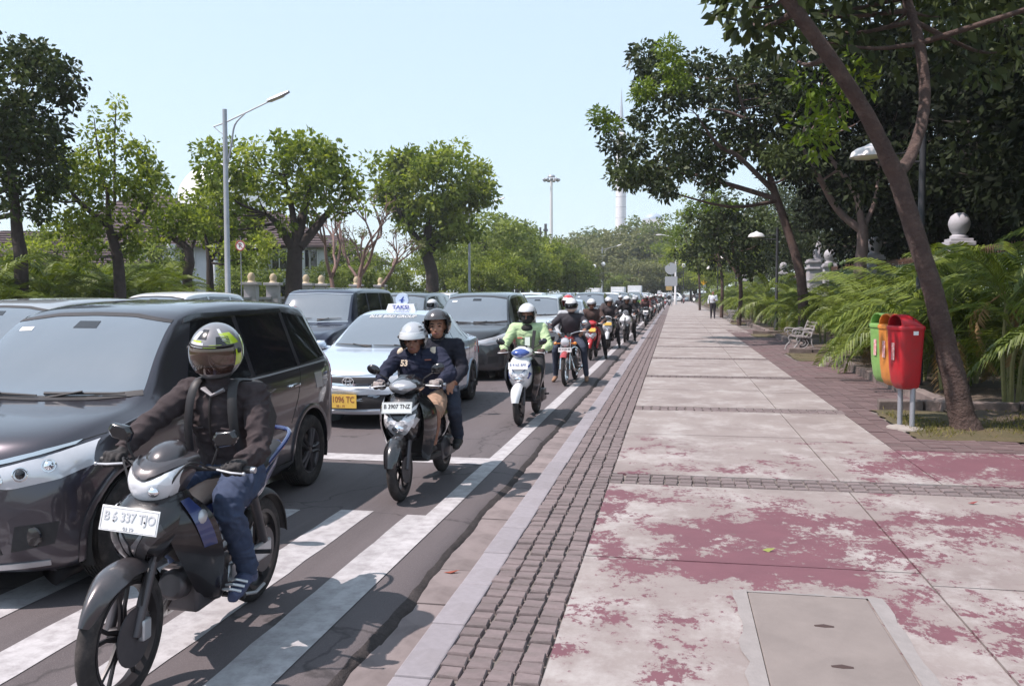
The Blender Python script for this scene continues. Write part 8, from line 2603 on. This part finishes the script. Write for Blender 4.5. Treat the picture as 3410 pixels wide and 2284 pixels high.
def house(name, label, loc, w, d, h, roof_h, cols, rows, wmat=None, rz=0, columns=0, floor_h=3.1):
    t = thing(name, label, 'building', loc, rz, 'buildings behind the left trees')
    q = MB(); q.box((0, d / 2, h / 2), (w, d, h)); q.build('wall', wmat or m_wallw, t, False)
    q = MB(); hip_roof(q, -w / 2, w / 2, 0, d, h, h + roof_h); rf = q.build('roof', m_tile, t, False)
    for j in range(14):
        z = h + roof_h * (j + .5) / 14
        ww = w / 2 + .8 - (d / 2 * .9 + .8) * (j + .5) / 14
        yy = -.8 + (d / 2 + .8) * (j + .5) / 14
        q = MB(); q.box((0, yy - .02, z + .03), (ww * 2, .06, .06)); q.build('tile_course', m_tile, rf, False)
    for r_ in range(rows):
        for c_ in range(cols):
            x = -w / 2 + (c_ + .5) * w / cols; z = 1.5 + r_ * floor_h
            q = MB(); q.box((x, -.03, z), (w / cols * .5, .08, 1.5)); wd = q.build('window', m_glass_side, t, False)
            f = MB()
            for dx in (-.5, 0, .5):
                f.box((x + dx * w / cols * .5, -.085, z), (.08, .06, 1.6))
            for dz in (-.78, .78):
                f.box((x, -.088, z + dz), (w / cols * .5 + .12, .07, .09))
            f.build('frame', m_frame, wd, False)
    for k in range(columns):
        x = -w / 2 + (k + .5) * w / columns
        q = MB(); q.lathe([(.32, 0), (.32, .3), (.24, .35), (.21, h - .4), (.32, h - .3), (.32, h)], 14, 'Z', o=(x, -.8, 0)); q.build('column', m_wallw, t)
    return t
b = at_ground(500, 62); house('colonial_building', 'white and pale blue columned building behind the left street lamp', b, 16, 10, 5.2, 3.0, 7, 2, None, R(14), 5, 2.6)
b = at_ground(310, 66); house('tall_roof_building', 'pale building with tall brown hip roof behind the spiky tree', b, 12, 10, 5.6, 4.6, 5, 2, M('wall_blue', (.45, .48, .58), .8, var=(1, .1)), R(18))
b = at_ground(60, 50); house('left_house', 'house with brown tiled roof at the left edge behind palms', b, 13, 9, 3.4, 2.4, 4, 1, None, R(24))
b = at_ground(-180, 44); house('low_house', 'low house with brown roof half outside the left edge', b, 10, 8, 3.0, 2.2, 3, 1, None, R(24))
b = at_ground(700, 78); house('red_roof_house', 'house with reddish roof glimpsed behind the thick forked trunk', b, 12, 8, 4.6, 2.6, 4, 2, None, R(10))
# left boundary wall: piers, ball finials and balusters
for i, px in enumerate((575, 625, 700, 735, 815, 870)):
    Y = (42, 44, 47, 49, 54, 57)[i]
    b = at_ground(px, Y)
    t = thing('wall_pier', 'pale boundary wall pier on the left, %s from the left' % ORD[i], 'pillar', b, R(12), 'piers of the left boundary wall')
    q = MB(); q.box((0, 0, 1.0), (.62, .62, 2.0)); q.build('shaft', m_pillar, t, False, bevel=.02)
    q = MB(); q.box((0, 0, 2.06), (.86, .86, .14)); q.build('cap', m_pillar, t, False, bevel=.02)
    q = MB(); q.lathe([(.0, .5), (.12, .46), (.2, .3), (.16, .1), (.22, .0)], 18, 'Z', o=(0, 0, 2.13)); q.build('ball_finial', M('finial_gold', (.45, .36, .24), .6), t)
for i, (p0, p1) in enumerate((((450, 38), (575, 42)), ((585, 42.5), (690, 47)), ((745, 49.5), (810, 53.5)), ((820, 54.5), (990, 66)))):
    a, c = at_ground(*p0), at_ground(*p1)
    L = (c - a).length
    t = thing('balustrade', 'pale boundary balustrade on the left, %s stretch from the left' % ORD[i], 'wall', a, math.atan2(c.y - a.y, c.x - a.x), 'left boundary wall')
    q = MB(); q.box((L / 2, 0, .25), (L, .35, .5)); q.build('plinth', m_pillar, t, False)
    q = MB(); q.box((L / 2, 0, 1.32), (L, .30, .12)); q.build('coping', m_pillar, t, False)
    q0 = MB(); q0.lathe([(.06, 0), (.09, .2), (.05, .5), (.07, .76)], 10, 'Z', o=(0, 0, .5)); bm_ = q0.mesh('baluster', m_pillar)
    for k in range(int(L / .32)):
        obj('baluster', bm_, t, loc=(.16 + k * .32, 0, 0))

bpy.data.scenes.remove(LAB)
# ---- the humid air of the street
q = MB(); q.box((0, 420, 50.1), (1300, 1020, 103))
hz = q.build('haze', M('unused_surface'), None, False)
hm = bpy.data.materials.new('humid_haze'); hm.use_nodes = True
hn = hm.node_tree.nodes; hn.remove(hn['Principled BSDF'])
pv = hn.new('ShaderNodeVolumePrincipled')
pv.inputs['Color'].default_value = (.92, .95, 1.0, 1)
pv.inputs['Density'].default_value = .0005
pv.inputs['Anisotropy'].default_value = .3
hm.node_tree.links.new(pv.outputs[0], hn['Material Output'].inputs['Volume'])
hz.data.materials.clear(); hz.data.materials.append(hm)
tag(hz, 'thin pale haze filling the street', 'haze', kind='stuff')
